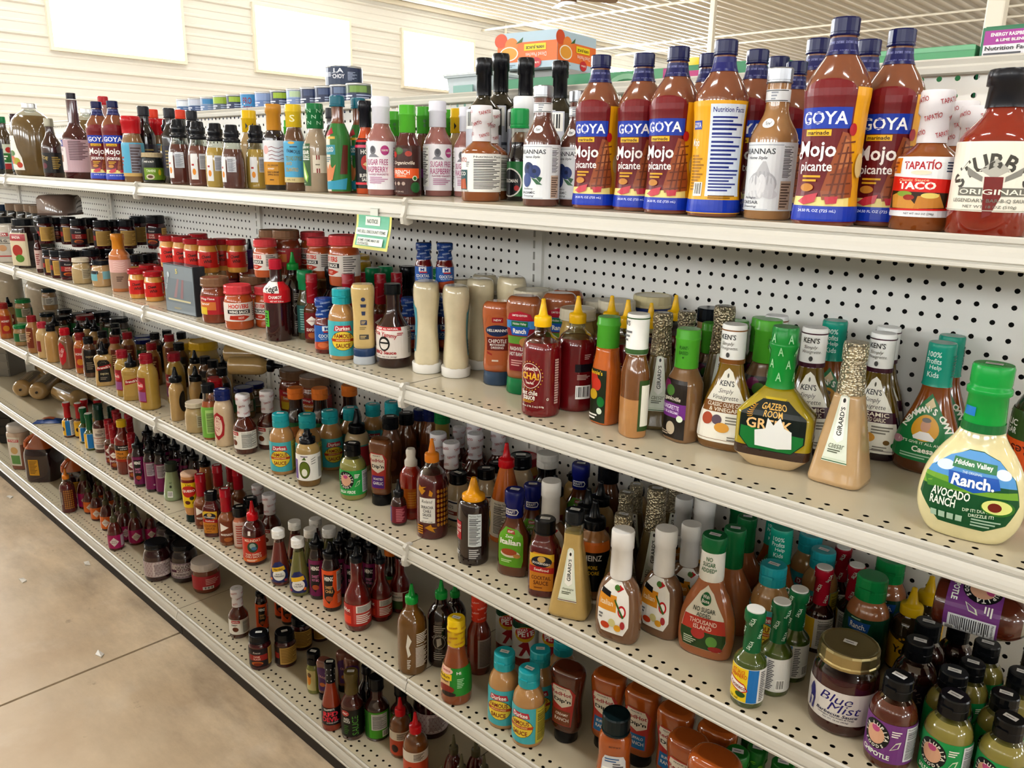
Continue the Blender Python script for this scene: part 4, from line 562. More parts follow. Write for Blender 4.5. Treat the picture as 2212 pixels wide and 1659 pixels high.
K('wish','dressing_bottle','bottle',.21,curve((0,.18),(0,.195),(.02,.212),(.15,.224),(.34,.212),(.48,.165),(.58,.11),(.65,.088),(.9,.085),(.9,.085)),'#b07048',[('prof','#1a7040',.86,1,[(.88,.092),(.9,.097),(.985,.097),(1,.09)]),('prof','#e6e4dc',.64,.88,[(.64,.094),(.66,.096),(.88,.09)])],[(.07,.52,-.17,.17,('#e4e0d2',[(-.14,.07),(.14,.07),(.17,.15),(.15,.32),(.08,.47),(0,.52),(-.08,.47),(-.15,.32),(-.17,.15)]),[poly([(-.15,.3),(.155,.3),(.165,.2),(-.16,.2)],'#c04434'),poly([(-.165,.2),(.165,.2),(.168,.15),(.14,.072),(-.14,.072),(-.168,.15)],'#35522c'),e(-.03,.18,.05,.04,'#b8403a'),e(.07,.14,.04,.04,'#6a9a4c'),e(.1,.09,.05,.02,'#a03230'),e(.0,.43,.05,.045,'#1c6a3c'),t('Wish',0,.445,.07,.025,WH),t('Bone',0,.415,.07,.025,WH),t('NO SUGAR',0,.355,.18,.032,'#2c3a2c'),t('ADDED',0,.318,.11,.028,'#2c3a2c'),t('THOUSAND',0,.27,.2,.032,'#f2d8c8'),t('ISLAND',0,.232,.13,.032,'#f2d8c8'),l(-.13,.09,-.03,.15,4,'#cfd8c0')]),(.66,.87,-9,9,None,[t('NO',0,.83,.05,.035,'#1c6a40'),t('SUGAR',0,.785,.1,.035,'#1c6a40'),t('ADDED*',0,.74,.12,.035,'#1c6a40')],1)],d=.55,n=2.6,stick=1)
V('wish_g','wish',caps=[('prof','#1a7040',.64,1,[(.64,.094),(.66,.096),(.88,.092),(.9,.097),(.985,.097),(1,.09)])],labs=[])
K('hvdark','dressing_jar','bottle',.158,curve((0,.19),(0,.2),(.02,.215),(.3,.215),(.56,.215),(.66,.19),(.72,.15),(.78,.14)),'#a8704c',[('flip','#1c8a4c',.76,1,.15)],[(.02,.6,-9,9,'#184a34',[poly([(-.12,.56),(.12,.56),(.1,.46),(-.1,.46)],'#24589a'),t('Ranch.',0,.51,.16,.06,WH),l(-.08,.57,.08,.595,1,'#a8c8b0'),e(-.02,.34,.1,.07,'#8a4a2c'),e(-.02,.37,.08,.04,'#a8643c'),t('BURGER',0,.2,.24,.07,WH,0,.03)])])
K('yelnoz','mustard_squeeze_bottle','bottle',.15,curve((0,.17),(0,.18),(.02,.19),(.5,.19),(.6,.17),(.66,.11),(.7,.1)),'#3f3420',[('noz','#d8b41c',.68,1,.12)],[(.04,.45,-9,9,'#d8b028',[poly([(-.16,.44),(.2,.34),(.2,.46),(-.16,.46)],'#3f3420'),[e(.06+.09*math.cos(2*PI*i/14),.36+.08*math.sin(2*PI*i/14),.015,.015,'#d8a420',8) for i in range(14)],t('Yella',.04,.29,.22,.09,'#1c1810',0,.04),e(.1,.12,.05,.06,'#3f7a2c')])])
K('bluem','sauce_jar','jar',.127,curve((0,.31),(0,.33),(.04,.355),(.3,.36),(.62,.36),(.72,.34),(.78,.31),(.84,.3)),'#471c1c',[('lid','#a8986a',.8,1,.325,'metal')],[(.16,.56,-.52,.52,'#dedad6',[t('Blue',.0,.47,.36,.11,'#241c78',0,-.0,.3),t('Mist',.1,.36,.36,.11,'#241c78',0,-.0,.3),t('Barbecue Sauce',.02,.275,.46,.04,'#1c1a4c',0,.02,.2),t('Lexington Style Sweet & Tangy',.02,.235,.4,.024,'#2a2850'),t('Net Wt. 16 oz. (453g)',.02,.2,.28,.022,'#2a2850'),poly([(-.33,.48),(-.3,.53),(-.27,.49),(-.25,.42),(-.24,.34),(-.26,.2),(-.29,.2),(-.3,.3),(-.33,.2),(-.35,.2),(-.33,.36),(-.35,.42)],'#2c2a80'),poly([(-.32,.34),(-.27,.34),(-.28,.24),(-.31,.3)],'#dedad6')])],clear=.7,stick=1,seg=36)
K('balsq','glaze_squeeze_bottle','bottle',.18,curve((0,.16),(0,.17),(.02,.178),(.3,.18),(.6,.18),(.7,.172),(.74,.15),(.76,.12)),'#2c1c18',[('prof','#e0a020',.75,1,[(.75,.13),(.8,.13),(.81,.11),(.84,.07),(.97,.035),(1,.025)])],[(.08,.64,-.1,.25,None,[nf(.02,.24,.17,.63,'#cfd6d8','#26262c'),r(.02,.08,.17,.22,'#4a4444'),l(.03,.09,.16,.21,5,'#c8c8c8')]),(.3,.52,-.22,-.07,'#b02434',[t('SWEET',-.13,.46,.11,.03,WH),t('GLAZE',-.13,.41,.11,.03,WH),l(-.19,.33,-.1,.38,2,WH)]),(.1,.16,-.2,-.08,None,[l(-.19,.1,-.09,.16,3,'#d8d8d8')])])
K('blkwht','dressing_bottle','bottle',.16,bot(.19,.55,.72,.12,.84),'#14181c',[('flip','#d2cfc8',.82,1,.14)],[(.2,.5,-.1,.1,None,[e(0,.36,.05,.055,'#d8942c')])])
K('goldj','horseradish_jar','jar',.119,curve((0,.24),(0,.25),(.03,.26),(.45,.25),(.62,.2),(.75,.15),(.8,.15)),'#c2b090',[('lid','#17191d',.8,1,.17)],[(.12,.52,-.2,.2,'#e2dcd0',[r(-.2,.47,.2,.5,'#1c2440'),t("GOLD'S",.0,.4,.24,.06,'#26262c'),r(-.2,.24,.2,.32,'#8a4030'),t('HORSERADISH',0,.28,.26,.035,WH),r(-.2,.12,.2,.16,'#1c2440')])],n=3.4,stick=1)
K('lime','sauce_bottle','bottle',.15,bot(.16,.55,.7,.1,.92),'#2c4c20',[('prof','#2c7a34',.7,1,[(.7,.11),(.84,.105),(.86,.125),(.985,.125),(1,.11)])],[(.1,.5,-.3,.3,'#2c5a2c',[]),(.72,.98,-9,9,None,[[e(-.3+.09*i,.8+.06*(i % 2),.035,.03,'#6cb42c',10) for i in range(7)]],0)],stick=1)
# jars
K('glaze','glaze_jar','jar',.105,curve((0,.26),(0,.28),(.03,.295),(.4,.295),(.66,.295),(.72,.275),(.76,.25),(.8,.25)),'#4c1018',[('lid','#1a1c21',.76,1,.27)],[(.1,.64,-9,9,'#241820',[r(-.3,.3,.24,.47,'#9a2420'),t('Reese',-.05,.54,.2,.06,'#d8d0c8',0,0,.3),t('HAM',-.05,.42,.16,.05,'#e8c8b8'),t('GLAZE',-.05,.35,.2,.05,'#e8c8b8'),e(-.05,.21,.16,.06,'#c06a24'),e(-.03,.19,.12,.05,'#7c2c14'),r(.26,.12,.6,.63,'#c09a54'),l(.3,.16,.56,.6,9,'#8a6a30')])],stick=1)
V('glaze_b','glaze',labs=[(.1,.64,-9,9,'#241820',[r(-.22,.11,.36,.63,'#c8a45c'),l(-.18,.16,.32,.6,9,'#8a6a30'),r(-.4,.3,-.24,.47,'#9a2420')])])
K('horser','horseradish_jar','jar',.09,curve((0,.3),(0,.32),(.04,.355),(.4,.36),(.62,.35),(.74,.3),(.82,.29)),'#b29c74',[('lid','#c9beaa',.84,1,.31)],[(.2,.6,.0,.4,'#b8ad94',[l(.03,.25,.36,.56,5,'#7a7060')])])
V('horser_k','horser',caps=[('lid','#1c2028',.84,1,.31)],liq='#b99a70',labs=[(.22,.64,-9,9,None,[r(-.5,.24,-.1,.56,'#7ab0b8'),r(-.5,.5,-.05,.62,'#1c2028'),r(.1,.3,.5,.6,'#86b4bc')])])
K('cheez','cheese_sauce_jar','jar',.094,curve((0,.26),(0,.28),(.04,.3),(.4,.3),(.62,.3),(.74,.27),(.82,.25)),'#cf9a4c',[('lid','#a8242c',.83,1,.3)],[(.16,.64,-9,9,'#c82e26',[r(-.42,.42,-.3,.6,'#e6e0d8'),t('Cheez',-.06,.5,.28,.1,'#2c1c14',8,.03,.2),t('Whiz',-.02,.36,.24,.1,'#2c1c14',8,.03,.2),r(.3,.25,.5,.6,'#d8d2c8'),l(.32,.28,.48,.58,6,'#4a4440')])],seg=24)
K('wing','wing_sauce_jar','jar',.118,curve((0,.27),(0,.29),(.03,.315),(.3,.318),(.62,.318),(.7,.3),(.76,.27),(.8,.27)),'#b0582c',[('lid','#cc4a50',.8,1,.3)],[(.2,.62,-.9,.6,'#dcd4cc',[t("HOOTERS",-.2,.54,.46,.1,'#cc3a24',0,.04),r(-.46,.37,.06,.46,'#231f22'),t('WING SAUCE',-.2,.415,.44,.06,WH,0,.03),poly([(-.42,.24),(-.1,.22),(.05,.3),(-.1,.34),(-.4,.33)],'#b83a24'),t('HOT',-.15,.28,.12,.05,'#e8d8c8'),l(.14,.3,.42,.6,7,'#6a6460'),bc(.18,.21,.4,.29)])],seg=28)
V('wing_b','wing',liq='#84432a',caps=[('lid','#86664e',.8,1,.3)],labs=[(.2,.6,-.9,.6,'#b02c34',[t('Wing-Time',-.1,.54,.36,.06,WH),r(-.35,.3,.1,.48,'#c8783c'),t('Senor',-.15,.44,.24,.06,WH),r(-.35,.2,-.1,.36,'#d8bc3c'),l(.2,.25,.5,.58,8,'#7a5a54')])])
K('chef','mustard_jar','jar',.15,bot(.2,.7,.85,.17,.9),'#b49a5c',[('lid','#cfc8b4',.87,1,.2)],[(.2,.66,-9,9,'#ab9658',[t("DINK'S",0,.58,.2,.05,'#3a3018'),t("CHEF'S",0,.48,.22,.06,'#3a3018'),t('Mustard',0,.4,.2,.04,'#3a3018',0,0,.2)])])
def mj(key, capc, liq='#b0924c', lab='#c8a23c'): K(key,'mustard_jar','jar',{'mustjar_n':.12,'mustjar_y':.15}.get(key,.1),curve((0,.25),(0,.27),(.03,.3),(.4,.31),(.65,.3),(.76,.27),(.82,.27)),liq,[('lid',capc,.82,1,.29)],[(.15,.62,-9,9,lab,[e(0,.4,.16,.14,'#e4d8a8'),l(-.1,.3,.1,.48,3,'#5a4a20')])])
mj('mustjar_y','#c4a02c'); mj('mustjar_b','#23306a','#a8783c'); mj('mustjar_k','#1c1e22','#7a5c30'); mj('mustjar_n','#c8bd98','#27407c','#27407c')
K('pesto','pesto_jar','jar',.0985,curve((0,.28),(0,.3),(.04,.33),(.4,.335),(.66,.325),(.76,.29),(.84,.28)),'#a08058',[('lid','#1f7a44',.84,1,.31)],[(.22,.62,-9,9,'#2c6a3c',[r(-.1,.25,.3,.6,'#b4aa98'),l(-.06,.3,.26,.56,5,'#5a5448')])])
V('pesto_b','pesto',caps=[('lid','#1c2c34',.84,1,.31)],labs=[(.25,.62,-.5,.5,'#a8a298',[r(-.2,.28,.2,.6,'#d0ccc2'),l(-.16,.32,.16,.56,5,'#55504a')])])
V('pesto_k','pesto',caps=[('lid','#1b1d22',.84,1,.31)],liq='#4a3424')
V('pesto_r','pesto',caps=[('lid','#7c1c24',.84,1,.31)],liq='#4a2a20')
V('pesto_n','pesto',caps=[('lid','#242c68',.84,1,.31)],liq='#8a7444')
K('jam','beet_jar','jar',.138,curve((0,.29),(0,.31),(.03,.335),(.4,.34),(.66,.335),(.76,.3),(.82,.27),(.86,.27)),'#381018',[('lid','#181a20',.86,1,.28)],[(.14,.56,-9,9,'#c2b4b4',[rep('X',-.5,.5,12,.15,.56,6,.05,.05,'#8a5a68',0,0),r(-.08,.17,.4,.53,'#d0c6c4'),l(-.04,.2,.36,.5,10,'#77666a')])],seg=30)
V('jam_p','jam',labs=[(.14,.56,-9,9,'#a89aa4',[rep('X',-.5,.5,12,.15,.56,6,.05,.05,'#6a4a68',0,0),r(-.34,.2,.34,.52,'#ccc4c4'),t("GOLD'S",0,.46,.4,.08,'#3a2434',6),poly([(-.36,.3),(.36,.36),(.36,.43),(-.36,.37)],'#5c2444'),t('BORSCHT',0,.365,.36,.05,WH,5),l(-.2,.22,.2,.28,2,'#77666a')])],liq='#2a1018')
V('jam_w','jam',H=.109,p=curve((0,.36),(0,.38),(.04,.42),(.5,.42),(.7,.41),(.78,.39),(.82,.39)),caps=[('lid','#d6cdc8',.76,1,.43)],liq='#7c3c22',labs=[(.14,.6,-9,9,'#b83440',[l(-.1,.3,.4,.52,4,'#e0b0a8'),bc(-.2,.15,.14,.25)])])
# odds and ends
K('cider','sauce_bottle','bottle',.221,bot(.08,.5,.7,.05,.92),'#1c2c34',[('screw','#1c4048',.9,1,.055)],[(.1,.45,-.15,.15,'#24405a',[])])
K('juice','dressing_bottle','bottle',.23,bot(.14,.6,.82,.07,.92),'#4a3a24',[('screw','#1f7a4a',.89,1,.075)],[(.08,.52,-9,9,'#cfd8c8',[r(-.4,.2,.4,.36,'#3f7a44'),r(-.4,.08,.4,.18,'#a83a3c'),e(.08,.42,.05,.05,'#b83a34'),l(-.1,.24,.1,.33,2,WH)])])
K('vinegar','vinegar_bottle','bottle',.232,bot(.12,.42,.62,.055,.95),'#241820',[('prof','#3a2028',.86,1,[(.7,.06),(.86,.058),(.87,.066),(.985,.066),(1,.06)])],[(.06,.42,-9,9,'#3a4a50',[l(-.1,.25,.1,.3,1,'#b08a4c'),r(-.2,.1,.0,.22,'#5a8a9a')]),(.71,.85,-9,9,'#b4283c',[],0)])
JUG = curve((0,.24),(0,.26),(.03,.285),(.3,.295),(.6,.29),(.75,.26),(.85,.18),(.9,.09),(.92,.08))
K('jug','juice_jug','bottle',.25,JUG,'#6a5634',[('screw','#c4c4c2',.93,1,.095,'metal')],[(.08,.55,-.36,.12,('#e2e0da',[(-.36,.08),(.02,.08),(.0,.25),(-.06,.38),(-.1,.55),(-.36,.55)]),[e(-.2,.22,.08,.06,'#d0642c'),e(-.1,.2,.07,.05,'#a8a83c'),e(-.05,.15,.05,.04,'#b84a34'),e(-.18,.31,.07,.04,'#4a7a34'),l(-.32,.4,-.18,.5,3,'#5a5a54')])],seg=36,clear=.83)
K('oilsm','oil_bottle','bottle',.194,bot(.165,.5,.78,.065,.92),'#3a140e',[('screw','#8e8a7a',.86,1,.075,'metal')],[(.08,.42,-9,9,'#1b191c',[t('ZOE',-.1,.34,.16,.06,'#c8b068',-15),l(.04,.14,.18,.36,7,'#a8904c'),e(-.1,.2,.05,.05,'#6a2c3c')])])
K('wine','cooking_wine_bottle','bottle',.256,bot(.165,.46,.66,.062,.92),'#4a1018',[('screw','#23222c',.93,1,.054)],[(.08,.46,-9,9,'#c2a8b0',[r(-.28,.38,-.1,.455,'#2a3c98'),t('GOYA',-.18,.418,.14,.045,WH),r(-.28,.1,-.06,.37,'#dcd6d6'),t('WINE',-.17,.34,.14,.03,'#9a7a84'),r(-.22,.2,-.12,.28,'#8a5a34'),l(-.02,.22,.2,.45,12,'#6a5058'),r(.22,.08,.5,.46,'#6a2c40')])])
K('soydk','sauce_bottle','bottle',.215,bot(.13,.6,.8,.062,.92),'#20181c',[('screw','#26262e',.87,1,.075)],[(.1,.5,-.2,.2,'#2c2a3a',[l(-.1,.2,.1,.45,6,'#9a8a5c')])])
V('soyrd','soydk',caps=[('screw','#d04424',.88,1,.07)],H=.205)
V('redcap','soydk',H=.262,liq='#a88880',caps=[('screw','#b3242e',.9,1,.06)])
K('whitecap','sauce_bottle','bottle',.215,bot(.16,.55,.7,.1,.92),'#8a5a3a',[('prof','#e2e2e6',.66,1,[(.66,.115),(.84,.11),(.86,.13),(.985,.13),(1,.12)])])
K('yelcap','dressing_bottle','bottle',.195,bot(.14,.55,.72,.085,.92),'#a89068',[band('#d8b424',.72,1,.9,.095)],[(.76,.86,-9,9,None,[poly([(-.05,.84),(-.02,.8),(-.05,.76)],BK),poly([(.05,.84),(.02,.8),(.05,.76)],BK)],0)])
K('garlicx','seasoning_jar','jar',.193,bot(.165,.55,.74,.13,.9),'#8a6c4c',[('prof','#b8242c',.76,1,[(.74,.14),(.78,.14),(.88,.142),(.9,.152),(.98,.145),(1,.13)])],[(.09,.6,-9,9,'#5aaac8',[r(.02,.1,.2,.58,'#8a8a94'),l(.03,.14,.18,.54,9,'#5a4a4c'),r(-.3,.09,.3,.14,'#c8a86c'),l(-.18,.24,-.08,.4,3,'#a8342c')])])
K('tahini','spread_jar','jar',.087,curve((0,.3),(0,.33),(.04,.35),(.4,.36),(.7,.355),(.78,.33),(.82,.33)),'#2c2a24',[('lid','#b8a888',.84,1,.34)],[(.06,.82,-9,9,'#232622',[r(-.3,.1,.5,.5,'#7a9a34'),t('TAHINI',-.05,.4,.3,.09,'#e4ecc8'),e(-.08,.2,.14,.09,'#cfc8b4'),e(-.08,.2,.09,.05,'#6a4a3c'),t('SWEET & SALTY',-.1,.7,.36,.06,WH),e(.24,.35,.05,.1,'#d8c03c')])])
def bj(key, liq, labx): K(key,'dressing_jar','bottle',.16,curve((0,.165),(0,.175),(.03,.185),(.35,.185),(.52,.175),(.64,.135),(.72,.125),(.75,.12)),liq,[('prof','#1e2026',.74,1,[(.72,.13),(.74,.136),(.77,.136),(.775,.12),(.8,.105),(.82,.12),(.9,.12),(.92,.1),(.985,.095),(1,.08)])],[(.08,.5,-9,9,None,[r(labx-.12,.1,labx,.5,'#dcdcdc'),l(labx-.1,.3,labx-.03,.36,1,'#a8342c'),e(labx-.06,.22,.03,.05,'#d8902c'),nf(labx+.03,.26,labx+.17,.5,'#c9ccd2','#4a4c58',False)])],clear=.62)
bj('blackj','#5a3028',-.06); bj('blackj_y','#b8a05c',-.04); bj('blackj_r','#6a4038',-.1); bj('blackj_g','#a8904a',-.1); bj('blackj_n','#5c3a34',.0)
K('ginger','dressing_bottle','bottle',.202,bot(.137,.6,.74,.075,.95,.9),'#221820',[('prof','#c08c34',.72,1,[(.7,.086),(.72,.088),(.88,.082),(.9,.095),(.985,.095),(1,.088)])],[(.06,.58,-9,9,'#dcdce0',[r(-.5,.06,.5,.33,'#c8922c'),[poly([(-.08+.04*i,.5-.045*j+.012*math.sin(i*1.8)),(-.04+.04*i,.5-.045*j+.012*math.sin((i+1)*1.8)),(-.04+.04*i,.493-.045*j+.012*math.sin((i+1)*1.8)),(-.08+.04*i,.493-.045*j+.012*math.sin(i*1.8))],'#8a4448') for i in range(5) for j in range(4)],e(-.12,.47,.04,.05,'#e0b4b0'),t('OIL GINGER',-.04,.29,.13,.02,'#3a2410'),t('HONEY',-.06,.25,.08,.02,WH),t('GARLIC & SESAME',-.04,.21,.14,.02,'#3a2410'),t('DIPPING SAUCE',-.04,.18,.13,.02,'#3a2410'),l(-.08,.11,.0,.13,1,'#3a2410'),l(.12,.08,.16,.32,10,'#5a4010')])])
V('gingerp','ginger',liq='#c07c4c',H=.19,p=bot(.17,.62,.76,.09,.95,.9),caps=[('prof','#c8862c',.72,1,[(.74,.1),(.76,.1),(.88,.096),(.9,.11),(.985,.11),(1,.1)])],labs=[(.06,.56,-9,9,'#a48a78',[r(-.6,.34,.6,.56,'#d8b0a8'),[poly([(-.12+.05*i,.52-.04*j+.012*math.sin(i*1.8)),(-.07+.05*i,.52-.04*j+.012*math.sin((i+1)*1.8)),(-.07+.05*i,.513-.04*j+.012*math.sin((i+1)*1.8)),(-.12+.05*i,.513-.04*j+.012*math.sin(i*1.8))],'#e8d0c8') for i in range(4) for j in range(4)],l(-.08,.18,.04,.28,3,'#5a4438'),bc(.12,.08,.18,.2)])])
K('bluelbl','dressing_bottle','bottle',.199,bot(.13,.56,.76,.085,.95,1.2),'#6a4c38',[band('#d8bc34',.74,1,.92,.095)],[(.1,.58,-9,9,'#5aa8cc',[e(-.02,.56,.04,.015,'#d8a838'),l(-.04,.5,.1,.53,1,'#2c5a7a'),t('FAMOUS',-.0,.46,.16,.04,'#24344c',-6),t('TEXAS STYLE',-.0,.38,.2,.05,'#8a8a2c'),t('AVO',-.06,.32,.08,.04,'#c8a838'),t('CILANTRO',-.03,.25,.16,.045,'#c8a838'),r(-.5,.1,.5,.16,'#cfc090'),t('8 FL OZ',-.04,.13,.1,.02,'#5a4a24')]),(.78,.9,-.1,.1,None,[t('S',0,.84,.06,.08,'#f0e8b8')],0)])
K('caesarg','dressing_bottle','bottle',.198,bot(.15,.5,.72,.088,.95,1.1),'#a0907c',[band('#2c7a4c',.72,1,.93,.1)],[(.07,.55,-.2,.03,'#3c5f34',[t('Madeleine',-.06,.51,.15,.035,'#e8e8dc',4,0,.2),t('CAESAR',-.06,.45,.16,.045,'#f0f0e8',0,.02),t('DRESSING',-.06,.4,.16,.035,'#f0f0e8'),r(-.15,.365,.02,.375,WH),poly([(-.13,.36),(-.06,.33),(.0,.18),(-.02,.11),(-.09,.16),(-.13,.26)],'#8cb84c'),poly([(-.07,.3),(-.02,.17),(-.04,.13),(-.08,.2)],'#dce4b8'),l(-.12,.09,.0,.1,1,'#cfd8c0')]),(.22,.42,.06,.28,'#d4ccbc',[r(.1,.37,.115,.42,'#8a3434'),r(.125,.37,.14,.42,'#8a3434'),r(.1,.22,.115,.27,'#8a3434'),r(.125,.22,.14,.27,'#8a3434'),l(.09,.3,.17,.33,1,'#8a8274')]),(.74,.96,-9,9,None,[rep('N',-.28,.28,5,.75,.95,3,.05,.04,'#a8d0b4',0,0)],0)])
K('seafood','sauce_bottle','bottle',.212,bot(.125,.55,.78,.062,.95),'#7a4a30',[('screw','#1f6a7c',.89,1,.08)],[(.02,.72,-9,9,'#3a7a3c',[r(-.3,.02,-.04,.6,'#d8d0c0'),poly([(-.14,.62),(-.04,.68),(.0,.62),(-.1,.58)],'#a83440'),r(-.3,.56,.02,.585,'#c8a434'),r(-.22,.4,.02,.5,'#3f90a0'),t('SEAFOOD',-.08,.45,.16,.05,WH,4),l(-.12,.32,-.02,.38,3,'#6a8a94'),poly([(-.16,.12),(-.02,.14),(.02,.3),(-.02,.26),(-.05,.31),(-.08,.25),(-.12,.3)],'#d08a5c'),poly([(-.3,.04),(.12,.04),(.14,.16),(0,.13),(-.3,.1)],'#3c98b4'),poly([(.06,.2),(.14,.2),(.16,.5),(.1,.5)],'#6a3428')])])
K('buffs','hot_sauce_bottle','bottle',.201,bot(.12,.5,.72,.06,.95),'#c8582c',[('prof','#1c1c24',.72,1,[(.72,.07),(.88,.066),(.9,.078),(.985,.078),(1,.07)])],[(.06,.6,-9,9,'#232024',[r(-.3,.56,.3,.585,'#c83a34'),r(-.3,.5,.3,.53,'#c83a5c'),t('HOG',-.0,.455,.12,.05,WH),e(0,.34,.06,.08,'#b8382c'),poly([(-.04,.32),(.04,.38),(.03,.28)],'#d8c08a'),t('BUFFALO',0,.2,.16,.04,WH),t('SAUCE',0,.155,.11,.035,WH),r(-.3,.1,.3,.125,'#d84a54')])])
K('oliveoil','olive_oil_bottle','bottle',.29,bot(.13,.62,.74,.05,.9),'#211e0c',[('prof','#1c1c20',.76,1,[(.74,.056),(.88,.054),(.885,.062),(.985,.062),(1,.056)])],[(.1,.64,-.2,.2,'#c8ccd8',[bc(-.17,.5,.03,.63),r(.04,.46,.2,.64,'#26240f'),l(-.1,.2,.1,.4,5,'#55586a')])])
K('soysm','soy_sauce_bottle','bottle',.176,bot(.135,.42,.62,.095,.8),'#15131a',[('screw','#1f9a54',.79,1,.105)],[(.05,.43,-9,9,'#2c7a44',[e(-.03,.2,.15,.16,'#e4e2dc'),e(-.03,.2,.135,.145,'#1b1b20'),t('KIKKOMAN',-.03,.22,.2,.04,WH),e(.06,.14,.03,.03,'#b83434'),nf(.18,.08,.3,.42,'#d8d8d4',BK)])],clear=.64)
K('spice','spice_jar','jar',.15,bot(.19,.6,.78,.16,.9),'#2a2622',[('screw','#26384c',.82,1,.19)],[(.12,.55,-9,9,'#3a3430',[])])
V('spice_t','spice',caps=[('screw','#8a7460',.82,1,.19)],H=.16)
K('msg','seasoning_shaker','bottle',.196,curve((0,.2),(0,.215),(.03,.228),(.4,.225),(.66,.225),(.74,.2),(.8,.185),(.84,.185)),'#c9c2b6',[('screw','#1d2024',.86,1,.205)],[(.08,.72,-.24,.24,None,[r(-.18,.58,.1,.66,'#a84448'),t('BADIA',-.04,.62,.2,.05,WH),r(-.2,.54,.12,.55,BK),t('M.S.G.',-.04,.48,.24,.06,'#26262c',0,.02),r(-.2,.42,.12,.43,BK),e(-.04,.32,.08,.07,'#c49a74'),r(-.2,.13,.12,.155,'#b83a3c')])],n=4)
V('msgdk','msg',liq='#31221e',labs=[(.05,.72,-.24,.24,'#d0c4a8',[r(-.2,.56,.2,.7,'#a84448'),t('BADIA',0,.63,.2,.05,WH),e(0,.36,.12,.12,'#a8382c'),e(.04,.2,.1,.08,'#5a8a34')])])
K('slimred','hot_sauce_bottle','bottle',.149,bot(.09,.62,.78,.05,.92),'#4a1816',[('screw','#1b1d21',.84,1,.06)],[(.1,.58,-.2,.2,'#cbb0a8',[l(-.05,.2,.05,.5,6,'#8a3430')])])
K('dropper','hot_sauce_bottle','bottle',.105,curve((0,.15),(0,.16),(.03,.17),(.4,.17),(.5,.165),(.58,.13),(.62,.1),(.65,.1)),'#3c1810',[('noz','#17181c',.62,1,.115)],[(.06,.44,-9,9,'#7c2434',[l(-.06,.1,.14,.4,8,'#c87c84'),r(-.4,.08,-.18,.42,'#2c4a8a')])])
V('dropper_w','dropper',caps=[('noz','#d8d0c8',.62,1,.115)],liq='#8a2024',H=.12)
V('dropper_k','dropper',H=.15); V('dropper_o','dropper',caps=[('noz','#5c5434',.62,1,.115)],liq='#a85428',H=.12)
K('dropper_c','sauce_squeeze_bottle','bottle',.15,curve((0,.18),(0,.19),(.03,.2),(.4,.2),(.5,.2),(.6,.17),(.66,.11),(.7,.1)),'#c2b08c',[('noz','#15171b',.62,1,.13)],[(.1,.46,-9,9,'#3f8a8a',[r(-.4,.34,.4,.46,'#4fa0a0'),r(.02,.1,.24,.44,'#a83a44')])])
K('purplec','sauce_bottle','bottle',.14,bot(.18,.5,.7,.1,.9),'#a84a3c',[band('#54306c',.62,1,.85,.125)])
K('greencap','sauce_bottle','bottle',.174,bot(.13,.5,.74,.085,.9),'#4c4a34',[('prof','#1f8a58',.72,1,[(.72,.1),(.84,.1),(.86,.115),(.98,.115),(1,.1)])],[(.1,.5,-9,9,'#35605c',[l(-.1,.14,.1,.46,9,'#8ab0a8')])])
K('blackbbq','sauce_bottle','bottle',.18,bot(.185,.5,.74,.09,.92),'#231618',[('prof','#17191c',.72,1,[(.7,.1),(.86,.1),(.87,.115),(.985,.115),(1,.105)])],[(.1,.48,-.3,.3,'#2c2c34',[])])
K('yum','sauce_bottle','bottle',.18,bot(.205,.42,.74,.085,.92,1.3),'#33110f',[('screw','#17191c',.87,1,.1)],[(.12,.5,-.42,.42,'#dcd4cc',[r(-.42,.46,.12,.5,'#b8242c'),t('GLUTEN FREE  ALL NATURAL',-.12,.48,.4,.02,WH),t('Uncle Yammy',-.12,.41,.36,.07,'#b0282c',-8,.02),e(-.1,.3,.075,.09,'#26221f'),e(-.1,.295,.055,.065,'#dcd4cc'),r(-.16,.3,-.04,.32,'#26221f'),t('BBQ Sauce',-.1,.19,.3,.05,'#a8282c',0,.03),l(.06,.4,.16,.44,2,'#b0282c'),nf(.2,.16,.36,.48,'#d8d0c8',BK),t('NET WT. 18.0 OZ. (510g)',-.1,.14,.3,.02,BK)])])
K('cocktail','cocktail_sauce_jar','jar',.128,bot(.185,.5,.66,.15,.9,.8),'#6e1c1c',[('prof','#24488c',.66,1,[(.66,.155),(.7,.16),(.8,.13),(.84,.14),(.86,.165),(.985,.165),(1,.15)])],[(.08,.52,-9,9,'#2a62a8',[r(-.08,.42,.08,.51,'#e8e8ec'),t('M',0,.46,.08,.06,'#24488c',0,.03),r(-.06,.39,.1,.42,'#b8283c'),t('COCKTAIL',0,.33,.3,.06,WH,0,.02),t('Sauce for Seafood',0,.28,.24,.025,'#cfe0f0'),poly([(-.6,.08),(.6,.08),(.6,.2),(.1,.25),(-.3,.2),(-.6,.22)],'#b8502c'),e(-.08,.16,.1,.05,'#d8784c'),e(.1,.14,.08,.04,'#a8341c')]),(.68,.98,-9,9,None,[rep('ORIGINAL',-.48,.48,4,.68,.97,4,.16,.03,'#b8cce8',10)],0)])
K('tabsri','sriracha_bottle','bottle',.165,curve((0,.14),(0,.155),(.03,.165),(.36,.165),(.46,.15),(.58,.115),(.64,.07),(.7,.065)),'#5a1a14',[('noz','#57523a',.66,1,.075)],[(.06,.38,-9,9,'#a81c64',[poly([(-.1,.22),(0,.33),(.1,.22),(0,.11)],'#d8ccc8'),t('HOT',0,.24,.1,.03,'#7c4a3c'),t('SAUCE',0,.2,.12,.03,'#7c4a3c'),r(.14,.1,.24,.36,'#b8a8b0')])])
